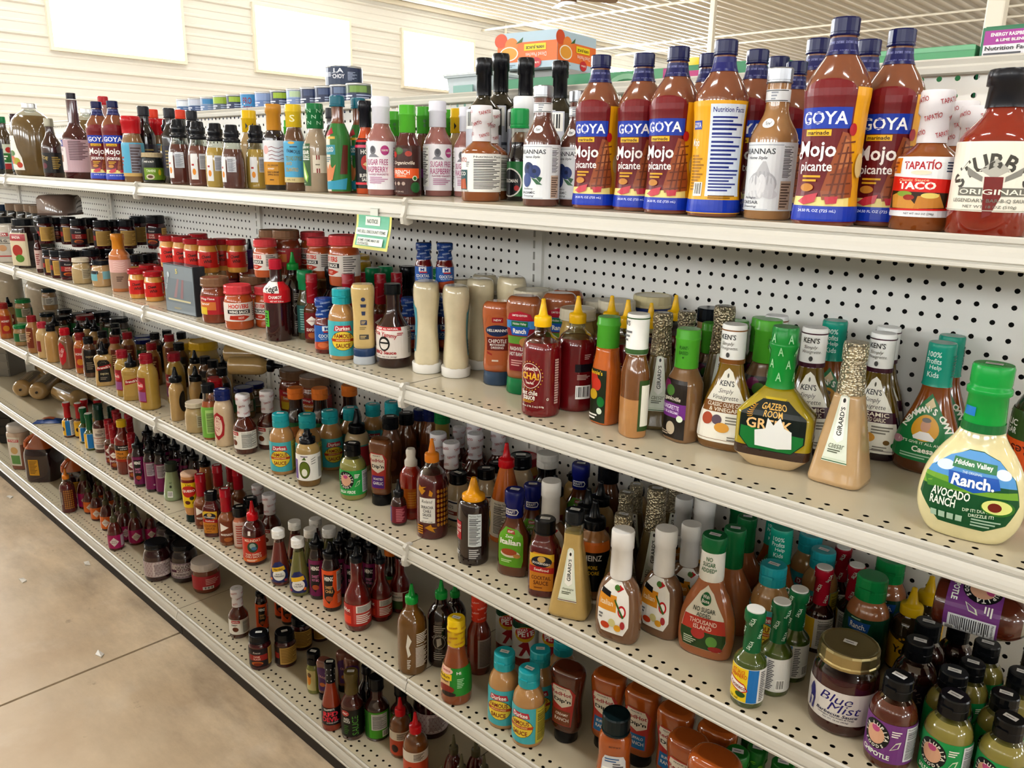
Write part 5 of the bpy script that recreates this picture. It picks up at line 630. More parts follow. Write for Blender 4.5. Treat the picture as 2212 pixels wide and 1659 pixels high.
V('tabsri_o','tabsri',labs=[(.06,.38,-9,9,'#d8742c',[poly([(-.1,.22),(0,.33),(.1,.22),(0,.11)],'#e0d8d0'),t('HOT',0,.22,.1,.03,'#7c4a3c'),r(.14,.1,.24,.36,'#c0b8b0')])],H=.148)
K('whitered','dressing_bottle','bottle',.128,bot(.17,.6,.74,.13,.9),'#c0785c',[('screw','#1b2024',.78,1,.16)],[(.06,.66,-9,9,'#cfb8ac',[l(-.12,.12,.14,.6,8,'#b0483c')])],stick=1)
K('shaker','seasoning_shaker','bottle',.252,curve((0,.17),(0,.185),(.03,.2),(.4,.215),(.8,.22),(.84,.21)),[(.58,'#8a5440'),(9,'#c8b4a4')],[('prof','#d8d4d0',.84,1,[(.84,.205),(.86,.225),(.96,.225),(.99,.21),(1,.17)])],[(.1,.75,-.16,.16,('#d8d4c8',[(-.12,.1),(.12,.1),(.14,.75),(-.14,.75)]),[r(-.12,.64,.12,.7,'#c86a6c'),t('TAJIN',0,.67,.18,.04,WH),e(0,.45,.08,.08,'#c8a874'),r(-.1,.14,.1,.34,'#6a9a5c')])],n=3)
K('vinjug','vinegar_jug','bottle',.24,curve((0,.18),(0,.19),(.04,.2),(.5,.2),(.64,.19),(.8,.1),(.88,.07)),'#b0a074',[('screw','#c8c0a8',.88,1,.085)],[(.1,.45,-.15,.15,'#c8c0a0',[])],n=3)
K('wishx','dressing_bottle','bottle',.2,bot(.2,.5,.7,.09),'#888888')
del KINDS['wishx']
K('bbqor','barbecue_sauce_bottle','bottle',.185,bot(.17,.5,.72,.1,.86),'#341a12',[('flip','#d87c34',.84,1,.12)],[(.08,.5,-9,9,'#5a5a44',[poly([(-.2,.1),(.2,.1),(.05,.46),(-.2,.4)],'#a8642c'),poly([(-.2,.42),(.1,.46),(.2,.5),(-.2,.5)],'#2c6a3c')])])
K('bbqjug','barbecue_sauce_jug','bottle',.294,curve((0,.26),(0,.275),(.03,.285),(.3,.285),(.5,.285),(.6,.26),(.72,.19),(.84,.1),(.9,.08),(.92,.08)),[(.62,'#34161c'),(9,'#a85a30')],[('screw','#b8a890',.91,1,.095)],[(.14,.44,-.14,.04,'#c8982c',[l(-.12,.17,.02,.42,9,'#7a5a18')])],n=3.2)
K('whitejug','vinegar_jug','bottle',.27,curve((0,.2),(0,.22),(.05,.24),(.2,.23),(.3,.24),(.4,.23),(.5,.24),(.62,.23),(.75,.15),(.86,.08),(.9,.08)),'#c8bca8',[('screw','#b8b0a0',.88,1,.09)])
stretch('ranch', 0, .07, .53); stretch('wish', 0, .08, .6); stretch('renee', 0, .085, .56)
for q in ('dipn_r', 'dipn_b'): KINDS[q]['p'] = [(z, rr*1.25) for z, rr in KINDS[q]['p']]; KINDS[q]['labs'] = [(L[0], L[1], L[2], L[3], (L[4][0], [(x*1.2, z) for x, z in L[4][1]]), [('p', [(x*1.2, z) for x, z in o[1]], o[2]) if o[0] == 'p' else ('t', o[1], o[2], o[3], o[4]*1.2, *o[5:]) for o in L[5]]) for L in KINDS[q]['labs']]
for q, f in (('nash', 1.15), ('hellm', 1.2), ('mayoinv', 1.1)): KINDS[q]['p'] = [(z, rr*f) for z, rr in KINDS[q]['p']]; KINDS[q]['caps'] = [(c[0], c[1], c[2], c[3], [(z, rr*f) for z, rr in c[4]]) for c in KINDS[q]['caps']]

GROUPS = ['', 'black-capped dijon bottle set on the third shelf', 'black-lidded beet jar set on the bottom shelf', 'black-necked sauce bottle set on the second shelf', 'black-nozzled mustard bottle set on the third shelf', 'black-spouted brown dressing set on the top shelf', 'black-spouted mustard dressing set on the top shelf', 'blue-label red-necked hot sauce set on the fourth shelf', 'blue-necked cocktail jar set on the second shelf', 'blue-necked cocktail jar set on the second shelf upper row', 'bright green-label sauce set on the bottom shelf', 'brown black-capped squeeze bottle set on the third shelf', 'brown-label red-capped mustard set on the third shelf', 'brown-lidded wing sauce jar set on the second shelf', 'brown-lidded wing sauce jar set on the second shelf upper row', 'brown-lidded wing sauce jar set on the third shelf', 'buffalo ranch dip bottle set on the fourth shelf', 'cream-lidded mustard jar set on the second shelf', 'dark black-lidded jar set on the third shelf', 'dark green ranch bottle set on the third shelf', 'dark green-capped bottle set on the second shelf', 'dark green-necked sauce set on the fourth shelf', 'dark red-capped honey mustard set on the third shelf', 'dark red-lidded jar set on the third shelf', 'dark red-necked hot sauce set on the fourth shelf', 'dark red-necked hot sauce set on the second shelf', 'dark screw-capped bottle set on the top shelf', 'dark stickered salsa bottle set on the third shelf', 'dark-nozzled cayenne bottle set on the fourth shelf', 'foil-necked dark dressing set on the second shelf', 'foil-necked dark dressing set on the third shelf', 'gallon barbecue jug set on the bottom shelf', 'green-lidded pesto jar set on the third shelf', 'green-necked brown vinaigrette set on the second shelf', 'green-necked habanero bottle set on the third shelf', 'green-necked orange dressing set on the third shelf', 'green-nozzled dark sriracha set on the fourth shelf', 'grey-backed magenta bottle set on the fourth shelf', 'half-hidden green-necked bottle set on the top shelf', 'hot ranch squeeze bottle set on the second shelf', 'lime-patterned bottle set on the fourth shelf', 'long white-necked dressing set on the third shelf', 'magenta-label squeeze bottle set on the fourth shelf', 'magenta-label sriracha set on the bottom shelf', 'navy-capped brown bottle set on the third shelf', 'navy-capped italian dressing set on the third shelf', 'navy-capped marinade bottle set on the top shelf', 'navy-lidded jar set on the third shelf', 'orange-capped dark bottle set on the third shelf', 'orange-label small sriracha set on the bottom shelf', 'orange-label squeeze bottle set on the bottom shelf', 'orange-red capped bottle set on the top shelf', 'oval-label mustard bottle set on the third shelf', 'pale-label orange dressing set on the fourth shelf', 'printed white-necked sauce set on the fourth shelf', 'printed white-necked sauce set on the third shelf', 'purple-label inverted bottle set on the bottom shelf', 'red-black label glaze jar set on the second shelf', 'red-black label glaze jar set on the second shelf upper row', 'red-capped blue-label bottle set on the top shelf', 'red-capped yellow mustard set on the third shelf', 'red-lidded cheese jar set on the second shelf', 'red-lidded cheese jar set on the second shelf upper row', 'red-lidded wing sauce jar set on the second shelf', 'red-lidded wing sauce jar set on the second shelf upper row', 'red-necked hot sauce set on the third shelf', 'red-necked marinade set on the fourth shelf', 'red-nozzled brown bottle set on the bottom shelf', 'round cider jug set on the top shelf', 'silver-capped blueberry bottle set on the top shelf', 'small green hot sauce set on the fourth shelf', 'square horseradish jar set on the third shelf', 'stickered salsa verde bottle set on the third shelf', 'tall olive oil bottle set on the top shelf', 'tan-capped spice jar set on the second shelf', 'tan-label glaze jar set on the bottom shelf', 'tan-label glaze jar set on the second shelf', 'tan-label glaze jar set on the second shelf upper row', 'teal-capped sauce bottle set on the fourth shelf', 'teal-capped sauce bottle set on the third shelf', 'teal-capped seafood marinade set on the top shelf', 'teal-necked amber dressing set on the second shelf', 'teal-necked amber dressing set on the third shelf', 'white-based mayonnaise bottle set on the second shelf', 'white-capped green salsa set on the fourth shelf', 'white-capped red salsa set on the fourth shelf', 'white-necked balsamic bottle set on the second shelf', 'white-necked oil vinaigrette set on the second shelf', 'white-necked orange-brown dressing set on the top shelf', 'white-necked raspberry bottle set on the top shelf', 'wide black-capped dressing set on the second shelf', 'yellow-lidded mustard jar set on the second shelf', 'yellow-lidded mustard jar set on the third shelf', 'yellow-necked bottle set on the top shelf', 'yellow-nozzled brown sauce set on the third shelf', 'yellow-nozzled sriracha set on the second shelf', 'yellow-red label hot sauce set on the fourth shelf']
SHELF_Z = [1.4894, 1.128, 0.7761, 0.4478, 0.1025]
ITEMS = (  # kind, x, y, z, turn, size, which one, group
('cider',-2.577,-0.362,1.4900,1.31,1.003,'slim dark cider bottle with teal cap, on the top shelf',0),
('juice',-2.792,-0.277,1.4900,1.13,1.010,'green-capped juice dressing bottle with pale label, on the top shelf',0),
('vinegar',-2.472,-0.318,1.4900,1.29,0.998,'brown-capped vinegar bottle with red neck, on the top shelf',0),
('jug',-2.330,-0.302,1.4900,0.66,1.064,'round glass jug of brown cider with vegetable label, just right of the red-necked vinegar bottle',68),
('oilsm',-2.003,-0.346,1.4900,0.91,1.039,'small dark oil bottle with silver cap and black label, on the top shelf',0),
('wine',-1.796,-0.334,1.4900,0.80,1.082,'tall dark red cooking wine bottle with pink label, on the top shelf',0),
('goya',-1.565,-0.342,1.4900,1.04,0.998,'navy-capped marinade bottle, just right of the tall cooking wine bottle',46),
('goya',-1.440,-0.342,1.4900,1.02,0.986,'navy-capped marinade bottle, second from left of 13, top shelf',46),
('garlicx',-1.361,-0.325,1.4900,0.75,0.998,'red-capped blue-label bottle, just left of the squat green spread jar',59),
('tahini',-1.293,-0.299,1.4900,1.08,1.005,'squat black and green spread jar with cream lid, on the top shelf',0),
('blackj',-1.101,-0.300,1.4900,0.79,1.112,'milk-bottle shaped brown dressing with black spout, just left of the black-spouted reddish dressing',5),
('blackj_r',-0.974,-0.306,1.4900,1.46,1.058,'milk-bottle shaped reddish dressing showing its nutrition label, on the top shelf',0),
('blackj_g',-0.829,-0.330,1.4900,1.27,1.003,'milk-bottle shaped mustard-yellow dressing with black spout, behind the black-spouted mauve dressing, top shelf',6),
('blackj_n',-0.732,-0.337,1.4900,0.38,0.964,'milk-bottle shaped mauve dressing with white front label, on the top shelf',0),
('blackj_g',-0.722,-0.276,1.4900,1.58,0.974,'milk-bottle shaped mustard-yellow dressing with black spout, just right of the black-spouted mauve dressing',6),
('ginger',-0.619,-0.284,1.4900,1.03,1.001,'ginger sauce bottle with gold neck and wavy-line label, on the top shelf',0),
('bluelbl',-0.538,-0.279,1.4900,0.84,0.998,'brown dressing bottle with yellow neck and sky-blue label, on the top shelf',0),
('caesarg',-0.457,-0.273,1.4900,0.29,1.001,'beige caesar dressing bottle with green shrink neck, on the top shelf',0),
('seafood',-0.374,-0.268,1.4900,0.52,0.999,'tall seafood marinade bottle with teal cap, just left of the slim buffalo sauce bottle',80),
('seafood',-0.374,-0.210,1.4900,0.59,0.996,'tall seafood marinade bottle with teal cap, behind the slim buffalo sauce bottle, top shelf',80),
('buffs',-0.323,-0.229,1.4900,0.93,1.005,'slim orange buffalo sauce bottle with black neck, on the top shelf',0),
('rasp',-0.242,-0.248,1.4900,0.74,1.015,'pink raspberry dressing bottle with white shrink neck, just left of the orange-banner french dressing',89),
('french',-0.182,-0.224,1.4900,0.53,0.990,'french dressing bottle with green neck and orange banner, on the top shelf',0),
('rasp',-0.163,-0.154,1.4900,1.28,0.985,'pink raspberry dressing bottle with white shrink neck, second from left of 3, top shelf',89),
('tapd',0.072,-0.251,1.4900,0.18,1.038,'orange-brown dressing bottle with printed white shrink neck, leftmost of 4, top shelf',88),
('soysm',0.090,-0.163,1.4900,0.14,0.998,'small soy sauce bottle with green cap and round emblem, on the top shelf',0),
('brianna_b',0.263,-0.292,1.4900,0.46,1.005,'blueberry vinaigrette bottle with silver cap, in front of the small soy sauce bottle',69),
('brianna_b',0.292,-0.232,1.4900,0.24,0.980,'blueberry vinaigrette bottle with silver cap, just right of the small soy sauce bottle',69),
('goya',0.366,-0.270,1.4900,0.30,1.003,'navy-capped marinade bottle, just right of the small soy sauce bottle',46),
('goya',0.445,-0.262,1.4900,0.34,0.994,'navy-capped marinade bottle, fourth from left of 13, top shelf',46),
('goya',0.521,-0.285,1.4900,0.22,0.997,'navy-capped marinade bottle, fifth from left of 13, top shelf',46),
('goya_back',0.602,-0.291,1.4900,0.69,1.005,'marinade bottle turned to show its yellow nutrition label, on the top shelf',0),
('brianna_g',0.682,-0.280,1.4900,0.10,1.017,'garlic caesar dressing bottle with silver cap, on the top shelf',0),
('goya',0.789,-0.341,1.4900,0.13,1.018,'navy-capped marinade bottle, third from right of 13, top shelf',46),
('goya',0.834,-0.275,1.4900,0.24,0.982,'maroon mojo marinade bottle with navy cap and steak picture, behind the taco sauce bottle',46),
('tapd_taco',0.898,-0.316,1.4900,0.11,0.940,'taco sauce bottle with red and white taco picture label, on the top shelf',0),
('stubb',0.975,-0.337,1.4900,0.22,1.000,'large red barbecue sauce bottle with dark cap and cream label, on the top shelf',0),
('msg',-2.691,-0.346,1.1286,1.05,0.957,'square white seasoning shaker with black lid, on the second shelf',0),
('msgdk',-2.445,-0.346,1.1286,0.51,0.983,'square dark seasoning shaker with black lid, on the second shelf',0),
('slimred',-2.236,-0.365,1.1286,0.94,0.997,'slim black-capped hot sauce bottle with pale label, on the second shelf',0),
('glaze',-2.267,-0.333,1.1286,1.28,0.870,'ham glaze jar with black lid and red-black label, behind the slim hot sauce bottle',57),
('glaze_b',-2.143,-0.353,1.1286,1.27,0.931,'tan-label glaze jar, in front of the slim hot sauce bottle',76),
('glaze_b',-2.042,-0.358,1.1286,1.27,0.978,'tan-label glaze jar, just right of the slim hot sauce bottle',76),
('glaze',-1.971,-0.348,1.1286,1.26,1.006,'ham glaze jar with black lid and red-black label, second from left of 7, second shelf',57),
('horser',-1.841,-0.351,1.1286,1.25,0.995,'squat tan horseradish jar with pale lid, on the second shelf',0),
('horser_k',-1.728,-0.326,1.1286,1.05,0.998,'squat tan horseradish jar with black lid, on the second shelf',0),
('gingerp',-1.579,-0.317,1.1286,1.21,0.999,'salmon-coloured sauce bottle with gold neck and wavy-line label, on the second shelf',0),
('cheez',-1.400,-0.336,1.1286,1.19,0.991,'cheese sauce jar with red lid and red label, in front of the salmon gold-necked bottle',61),
('cheez',-1.314,-0.323,1.1286,1.18,0.986,'cheese sauce jar with red lid and red label, third from left of 6, second shelf',61),
('wing_b',-0.867,-0.344,1.1286,0.76,1.046,'wing sauce jar with brown lid and red label, leftmost of 5, second shelf',13),
('wing',-0.744,-0.344,1.1286,1.70,0.981,'wing sauce jar with red lid and white label, just left of the red-capped chamoy bottle',63),
('wing',-0.717,-0.274,1.1286,0.88,0.921,'wing sauce jar with red lid and white label, second from left of 3, second shelf',63),
('chamoy',-0.548,-0.344,1.1286,0.87,1.001,'dark chamoy bottle with red cap and lime tag, on the second shelf',0),
('sriblk',-0.574,-0.280,1.1286,1.37,1.012,'dark sriracha bottle with green nozzle, on the second shelf',0),
('greencap',-0.511,-0.286,1.1286,1.01,0.992,'sauce bottle with dark green cap, in front of the green-nozzled dark sriracha, second shelf',20),
('louis',-0.464,-0.298,1.1286,0.82,0.979,'hot sauce bottle with dark red shrink neck, in front of the green-nozzled dark sriracha',25),
('cocktail',-0.352,-0.340,1.1286,1.16,0.996,'cocktail sauce jar with blue shrink neck and blue label, behind the teal-capped sauce bottle',8),
('durkee',-0.278,-0.342,1.1286,0.96,0.993,'tan sandwich sauce bottle with teal cap and teal label, on the second shelf',0),
('mayoinv_y',-0.205,-0.337,1.1286,0.94,1.000,'yellowish mayonnaise squeeze bottle on blue and clear cap, on the second shelf',0),
('yum',-0.146,-0.302,1.1286,0.81,0.999,'barbecue sauce bottle with black cap and red script label, on the second shelf',0),
('mayoinv',-0.053,-0.286,1.1286,-0.80,1.008,'cream mayonnaise squeeze bottle standing on its white cap, just right of the teal-capped sauce bottle',83),
('mayoinv',0.015,-0.265,1.1286,2.57,0.988,'cream mayonnaise squeeze bottle standing on its white cap, in front of the green-necked caesar bottle',83),
('hellm',0.115,-0.241,1.1286,0.68,0.957,'orange chipotle mayonnaise squeeze bottle on grey-blue cap, on the second shelf',0),
('nash',0.194,-0.252,1.1286,0.39,0.998,'brown hot ranch squeeze bottle standing on green cap, in front of the chipotle mayonnaise bottle',39),
('cha',0.313,-0.334,1.1286,0.45,0.999,'red sriracha bottle with yellow nozzle, just left of the back-turned yellow-nozzled sriracha, second shelf',95),
('cha_back',0.334,-0.263,1.1286,0.93,0.998,'red sriracha bottle with yellow nozzle showing its back, on the second shelf',0),
('orgor',0.426,-0.294,1.1286,-0.16,1.000,'orange dressing bottle with green shrink neck, on the second shelf',0),
('kenslt',0.499,-0.315,1.1286,-0.46,0.997,'separated brown dressing bottle with white shrink neck, on the second shelf',0),
('orgv',0.568,-0.274,1.1286,-0.26,0.993,'purple-banner vinaigrette bottle with bright green neck, on the second shelf',0),
('kens',0.639,-0.259,1.1286,0.21,1.002,'oil and vinegar dressing bottle with white shrink neck, just left of the octagonal greek dressing',87),
('gazebo',0.730,-0.281,1.1286,0.24,1.003,'octagonal greek dressing bottle with green neck and torn label, on the second shelf',0),
('girard',0.827,-0.269,1.1286,0.02,0.993,'tapered caesar dressing bottle with crinkled gold foil neck, on the second shelf',0),
('kens_b',0.817,-0.130,1.1286,0.13,0.981,'balsamic vinaigrette bottle with white and maroon neck, second from left of 3, second shelf',86),
('newman',0.901,-0.137,1.1286,-0.02,1.010,'teal-necked amber dressing, just left of the large avocado ranch bottle',81),
('ranch',1.008,-0.336,1.1286,0.11,1.010,'large cream avocado ranch bottle with green neck, on the second shelf',0),
('garden',1.032,-0.094,1.1286,-0.91,0.992,'dark olive vinegar bottle with orange sticker, on the second shelf',0),
('honey_o',-2.965,-0.353,0.7767,1.33,0.928,'honey mustard squeeze bottle with dark red cap, leftmost of 3, third shelf',22),
('honey_o',-2.825,-0.362,0.7767,1.32,0.986,'honey mustard squeeze bottle with dark red cap, second from left of 3, third shelf',22),
('pesto',-2.624,-0.360,0.7767,1.31,0.897,'pesto jar with green lid and green label, just left of the large dark-lidded tan jar',32),
('honey',-2.439,-0.365,0.7767,0.51,1.003,'tan mustard squeeze bottle with red cap and brown label, behind the slim pink-capped squeeze bottle',12),
('honey_w',-2.312,-0.367,0.7767,0.24,0.990,'slim cream squeeze bottle with pink-red cap, on the third shelf',0),
('honey_k',-2.217,-0.365,0.7767,1.28,0.962,'plain tan mustard bottle with black flip cap, on the third shelf',0),
('honey_b',-2.072,-0.361,0.7767,0.49,1.013,'brown mustard bottle with red cap and red oval label, on the third shelf',0),
('honey_o',-1.961,-0.345,0.7767,0.91,0.945,'honey mustard squeeze bottle with dark red cap, in front of the red-oval brown mustard',22),
('dijonk',-1.886,-0.343,0.7767,1.25,0.986,'brown dijon squeeze bottle with black flip cap, leftmost of 11, third shelf',1),
('french1',-1.723,-0.355,0.7767,1.15,1.005,'dijon mustard bottle with black nozzle and black label, on the third shelf',0),
('honey_y',-1.543,-0.357,0.7767,0.17,0.919,'yellow-tan mustard squeeze bottle with red cap, behind the curvy yellow mustard bottle, third shelf',60),
('frenchm',-1.475,-0.358,0.7767,1.03,1.005,'curvy yellow mustard bottle with black nozzle, on the third shelf',0),
('honey_y',-1.340,-0.360,0.7767,0.14,1.046,'yellow-tan mustard squeeze bottle with red cap, in front of the curvy yellow mustard bottle',60),
('mustk_o',-1.165,-0.348,0.7767,2.21,1.007,'flat tan mustard bottle with black oval label, just left of the pale-lidded horseradish jar',52),
('horser',-1.018,-0.359,0.7767,1.14,1.009,'squat tan horseradish jar with pale lid, on the third shelf',0),
('grnlbl',-0.929,-0.359,0.7767,1.13,0.997,'orange-brown dressing bottle with black cap and green label, on the third shelf',0),
('kewpie',-0.849,-0.357,0.7767,0.41,0.993,'cream mayonnaise bottle with navy cap and red oval, on the third shelf',0),
('tap',-0.756,-0.345,0.7767,0.74,0.994,'dark salsa-style sauce bottle with printed white shrink neck, leftmost of 8, third shelf',55),
('tap',-0.745,-0.279,0.7767,1.06,0.992,'dark salsa-style sauce bottle with printed white shrink neck, second from left of 8, third shelf',55),
('durkee',-0.552,-0.352,0.7767,0.78,0.994,'teal-capped sauce bottle, just left of the avocado-picture squeeze bottle',79),
('durkee',-0.490,-0.313,0.7767,0.84,1.014,'tan sandwich sauce bottle with teal cap and teal label, behind the avocado-picture squeeze bottle',79),
('durkee',-0.490,-0.245,0.7767,1.25,0.989,'teal-capped sauce bottle, third from left of 9, third shelf',79),
('avoc',-0.435,-0.350,0.7767,0.84,1.003,'avocado mustard squeeze bottle with black nozzle, on the third shelf',0),
('lupita',-0.290,-0.319,0.7767,0.52,1.000,'green salsa verde bottle with black flip cap, on the third shelf',0),
('dipn',-0.212,-0.294,0.7767,0.48,0.996,'brown roasted garlic dip bottle on black cap, on the third shelf',0),
('bufred',-0.106,-0.291,0.7767,0.88,0.998,'red sauce squeeze bottle with white push nozzle, on the third shelf',0),
('dropper',-0.094,-0.338,0.7767,0.90,0.997,'tiny dark hot sauce bottle with black nozzle, on the third shelf',0),
('roland',-0.002,-0.319,0.7767,0.64,0.999,'sriracha chili sauce bottle with orange nozzle and white label, on the third shelf',0),
('goldj',-0.008,-0.237,0.7767,0.03,0.988,'square cream horseradish jar with black lid, just right of the white-nozzled red sauce',71),
('balsq',0.147,-0.339,0.7767,0.36,0.997,'dark glaze squeeze bottle with yellow-orange nozzle, on the third shelf',0),
('sriorg',0.124,-0.220,0.7767,0.23,1.000,'orange sauce bottle with red nozzle, on the third shelf',0),
('kraft',0.241,-0.319,0.7767,0.39,1.007,'navy-capped italian dressing, just left of the yellow-label cocktail bottle',45),
('bookb',0.332,-0.333,0.7767,0.53,1.023,'cocktail sauce bottle with black cap and yellow label, on the third shelf',0),
('girard_c',0.414,-0.350,0.7767,0.40,0.975,'tapered champagne dressing bottle with black cap, on the third shelf',0),
('renee',0.522,-0.356,0.7767,0.16,1.006,'tan italian dressing bottle with long white neck, in front of the orange-black sauce bottle',41),
('renee',0.566,-0.292,0.7767,0.01,0.986,'tan italian dressing bottle with long white neck, third from left of 7, third shelf',41),
('wish',0.653,-0.288,0.7767,0.21,1.009,'thousand island bottle with white neck and green lid, on the third shelf',0),
('yuca_r',0.781,-0.145,0.7767,1.03,0.999,'dark hot sauce bottle with red shrink neck, just left of the gold-lidded barbecue jar',65),
('yuca',0.765,-0.358,0.7767,0.20,1.038,'green habanero sauce bottle with green shrink neck, leftmost of 3, third shelf',34),
('yuca',0.781,-0.304,0.7767,-1.01,1.017,'green habanero sauce bottle with green shrink neck, second from left of 3, third shelf',34),
('yuca',0.785,-0.251,0.7767,-0.48,1.022,'green habanero sauce bottle with green shrink neck, rightmost of 3, third shelf',34),
('hvdark',0.854,-0.135,0.7767,-0.07,0.998,'dark green label ranch bottle with green flip cap, just left of the purple-label chipotle bottle',19),
('yelnoz',0.908,-0.098,0.7767,-0.12,0.954,'brown and yellow sauce bottle with yellow nozzle, behind the purple-label chipotle bottle, third shelf',94),
('bluem',0.885,-0.301,0.7767,0.12,1.001,'barbecue sauce jar with gold lid and white label, on the third shelf',0),
('lupita_c',0.964,-0.337,0.7767,-0.20,0.953,'purple-label chipotle salsa bottle with black cap, on the third shelf',0),
('lupita_s',1.029,-0.322,0.7767,-0.18,0.922,'salsa verde squeeze bottle with black stickered cap, leftmost of 7, third shelf',72),
('lupita_s',1.091,-0.312,0.7767,-0.24,0.880,'salsa verde squeeze bottle with black stickered cap, second from right of 7, third shelf',72),
('yuca_x',-2.248,-0.336,0.4484,1.10,0.982,'brown hot sauce bottle with red neck and blue-yellow label, leftmost of 4, fourth shelf',7),
('yuca_x',-2.208,-0.305,0.4484,1.79,0.976,'blue-label red-necked hot sauce, second from left of 4, fourth shelf',7),
('yuca_h',-2.128,-0.315,0.4484,1.26,0.983,'small green hot sauce bottle with green neck, left one of the two, fourth shelf',70),
('yuca_h',-2.027,-0.329,0.4484,1.43,0.995,'small green hot sauce bottle with green neck, right one of the two, fourth shelf',70),
('zumgreen',-1.974,-0.309,0.4484,1.16,1.002,'dark green-necked sauce, just left of the yellow-capped hot sauce',21),
('louis',-1.808,-0.335,0.4484,0.89,1.010,'hot sauce bottle with dark red shrink neck, leftmost of 6, fourth shelf',24),
('louis',-1.748,-0.342,0.4484,0.88,1.005,'hot sauce bottle with dark red shrink neck, second from left of 6, fourth shelf',24),
('louis',-1.605,-0.334,0.4484,0.87,0.986,'hot sauce bottle with dark red shrink neck, in front of the yellow-capped hot sauce',24),
('hotyel',-1.685,-0.333,0.4484,0.96,1.000,'red hot sauce bottle with yellow cap, on the fourth shelf',0),
('heinz',-1.524,-0.346,0.4484,1.04,1.013,'magenta-label hot sauce squeeze bottle with black nozzle, in front of the yellow-capped hot sauce',42),
('heinz_b',-1.451,-0.337,0.4484,1.20,0.989,'magenta squeeze bottle showing its grey back label, just left of the pale green bottle',37),
('heinz_b',-1.406,-0.320,0.4484,1.19,0.993,'magenta squeeze bottle showing its grey back label, behind the pale green bottle, fourth shelf',37),
('palegrn',-1.332,-0.318,0.4484,1.00,1.000,'pale green dressing bottle with dark cap, on the fourth shelf',0),
('queso',-1.122,-0.352,0.4484,0.89,0.998,'yellow queso squeeze tube on dark green base, on the fourth shelf',0),
('louis_m',-1.057,-0.347,0.4484,0.97,1.013,'brown marinade bottle with bright red shrink neck, in front of the yellow queso tube',66),
('bookb',-0.983,-0.352,0.4484,0.78,0.960,'cocktail sauce bottle with black cap and yellow label, on the fourth shelf',0),
('louis_m',-0.897,-0.349,0.4484,0.94,1.015,'brown marinade bottle with bright red shrink neck, in front of the yellow-label cocktail bottle',66),
('whitered',-0.848,-0.332,0.4484,1.10,1.001,'orange dressing bottle with black cap and pale label, left one of the two, fourth shelf',53),
('melinda',-0.736,-0.352,0.4484,0.91,1.020,'sweet chili sauce bottle with red nozzle and red label, on the fourth shelf',0),
('tap',-0.789,-0.268,0.4484,1.24,1.005,'dark salsa-style sauce bottle with printed white shrink neck, right one of the two, fourth shelf',54),
('melwht',-0.577,-0.365,0.4484,0.79,1.000,'red habanero salsa squeeze bottle with white cap, leftmost of 3, fourth shelf',85),
('melwht_g',-0.493,-0.358,0.4484,0.77,1.003,'green salsa squeeze bottle with white cap, leftmost of 3, fourth shelf',84),
('heinz',-0.444,-0.333,0.4484,0.83,1.020,'magenta-label hot sauce squeeze bottle with black nozzle, sixth from right of 14, fourth shelf',42),
('heinz_o',-0.370,-0.341,0.4484,0.82,1.041,'orange-label chili sauce bottle with black nozzle, on the fourth shelf',0),
('franks',-0.256,-0.343,0.4484,0.61,1.067,'red cayenne hot sauce bottle with dark nozzle, just left of the orange-capped dark bottle',28),
('franks',-0.247,-0.279,0.4484,0.58,0.922,'red cayenne hot sauce bottle with dark nozzle, in front of the orange-capped dark bottle',28),
('franks_s',-0.242,-0.220,0.4484,0.55,0.911,'squeeze hot sauce bottle with green and cream label, on the fourth shelf',0),
('sriblk_g',-0.026,-0.361,0.4484,1.41,1.015,'olive-brown sriracha bottle with green nozzle and white print, on the fourth shelf',0),
('sriblk',-0.000,-0.296,0.4484,0.67,0.991,'dark sriracha bottle with green nozzle, left one of the two, fourth shelf',36),
('chipyel',0.120,-0.361,0.4484,0.38,0.989,'brown sauce bottle with yellow neck and green label, on the fourth shelf',0),
('buflab',0.086,-0.260,0.4484,1.14,0.998,'red sauce bottle with orange-red printed neck, on the fourth shelf',0),
('texas',0.074,-0.150,0.4484,0.75,1.000,'hot sauce bottle with yellow and red label, leftmost of 3, fourth shelf',96),
('texas',0.136,-0.160,0.4484,0.72,1.000,'hot sauce bottle with yellow and red label, just left of the creamy brown dip bottle',96),
('texas',0.191,-0.129,0.4484,0.69,1.000,'hot sauce bottle with yellow and red label, behind the creamy brown dip bottle',96),
('durkee',0.246,-0.345,0.4484,0.40,1.012,'teal-capped sauce bottle, just right of the green-nozzled olive sriracha',78),
('durkee',0.318,-0.350,0.4484,0.19,1.006,'teal-capped sauce bottle, second from left of 4, fourth shelf',78),
('dipn_r',0.370,-0.292,0.4484,0.22,1.006,'brown creamy dip bottle standing on black cap, on the fourth shelf',0),
('dipbk',0.529,-0.353,0.4484,0.59,1.049,'orange dip bottle with large dark green cap, on the fourth shelf',0),
('shaker',-2.999,-0.330,0.1031,0.63,0.883,'tall seasoning shaker with white lid and red powder, on the bottom shelf',0),
('bbqjug',-2.782,-0.297,0.1031,0.78,0.870,'large gallon jug of dark barbecue sauce with handle, in front of the pale vinegar jug',31),
('roland_o',-2.306,-0.357,0.1031,0.94,0.948,'sriracha bottle with orange nozzle and gold dragon print, on the bottom shelf',0),
('tabsri',-2.300,-0.292,0.1031,1.27,1.140,'small sriracha bottle with olive nozzle and magenta label, leftmost of 9, bottom shelf',43),
('tabsri_o',-2.138,-0.305,0.1031,1.09,1.017,'small sriracha bottle with olive nozzle and orange label, second from left of 12, bottom shelf',49),
('tabsri_o',-2.228,-0.302,0.1031,1.27,0.963,'small sriracha bottle with olive nozzle and orange label, leftmost of 12, bottom shelf',49),
('tabsri_o',-2.013,-0.310,0.1031,0.90,1.087,'small sriracha bottle with olive nozzle and orange label, fifth from left of 12, bottom shelf',49),
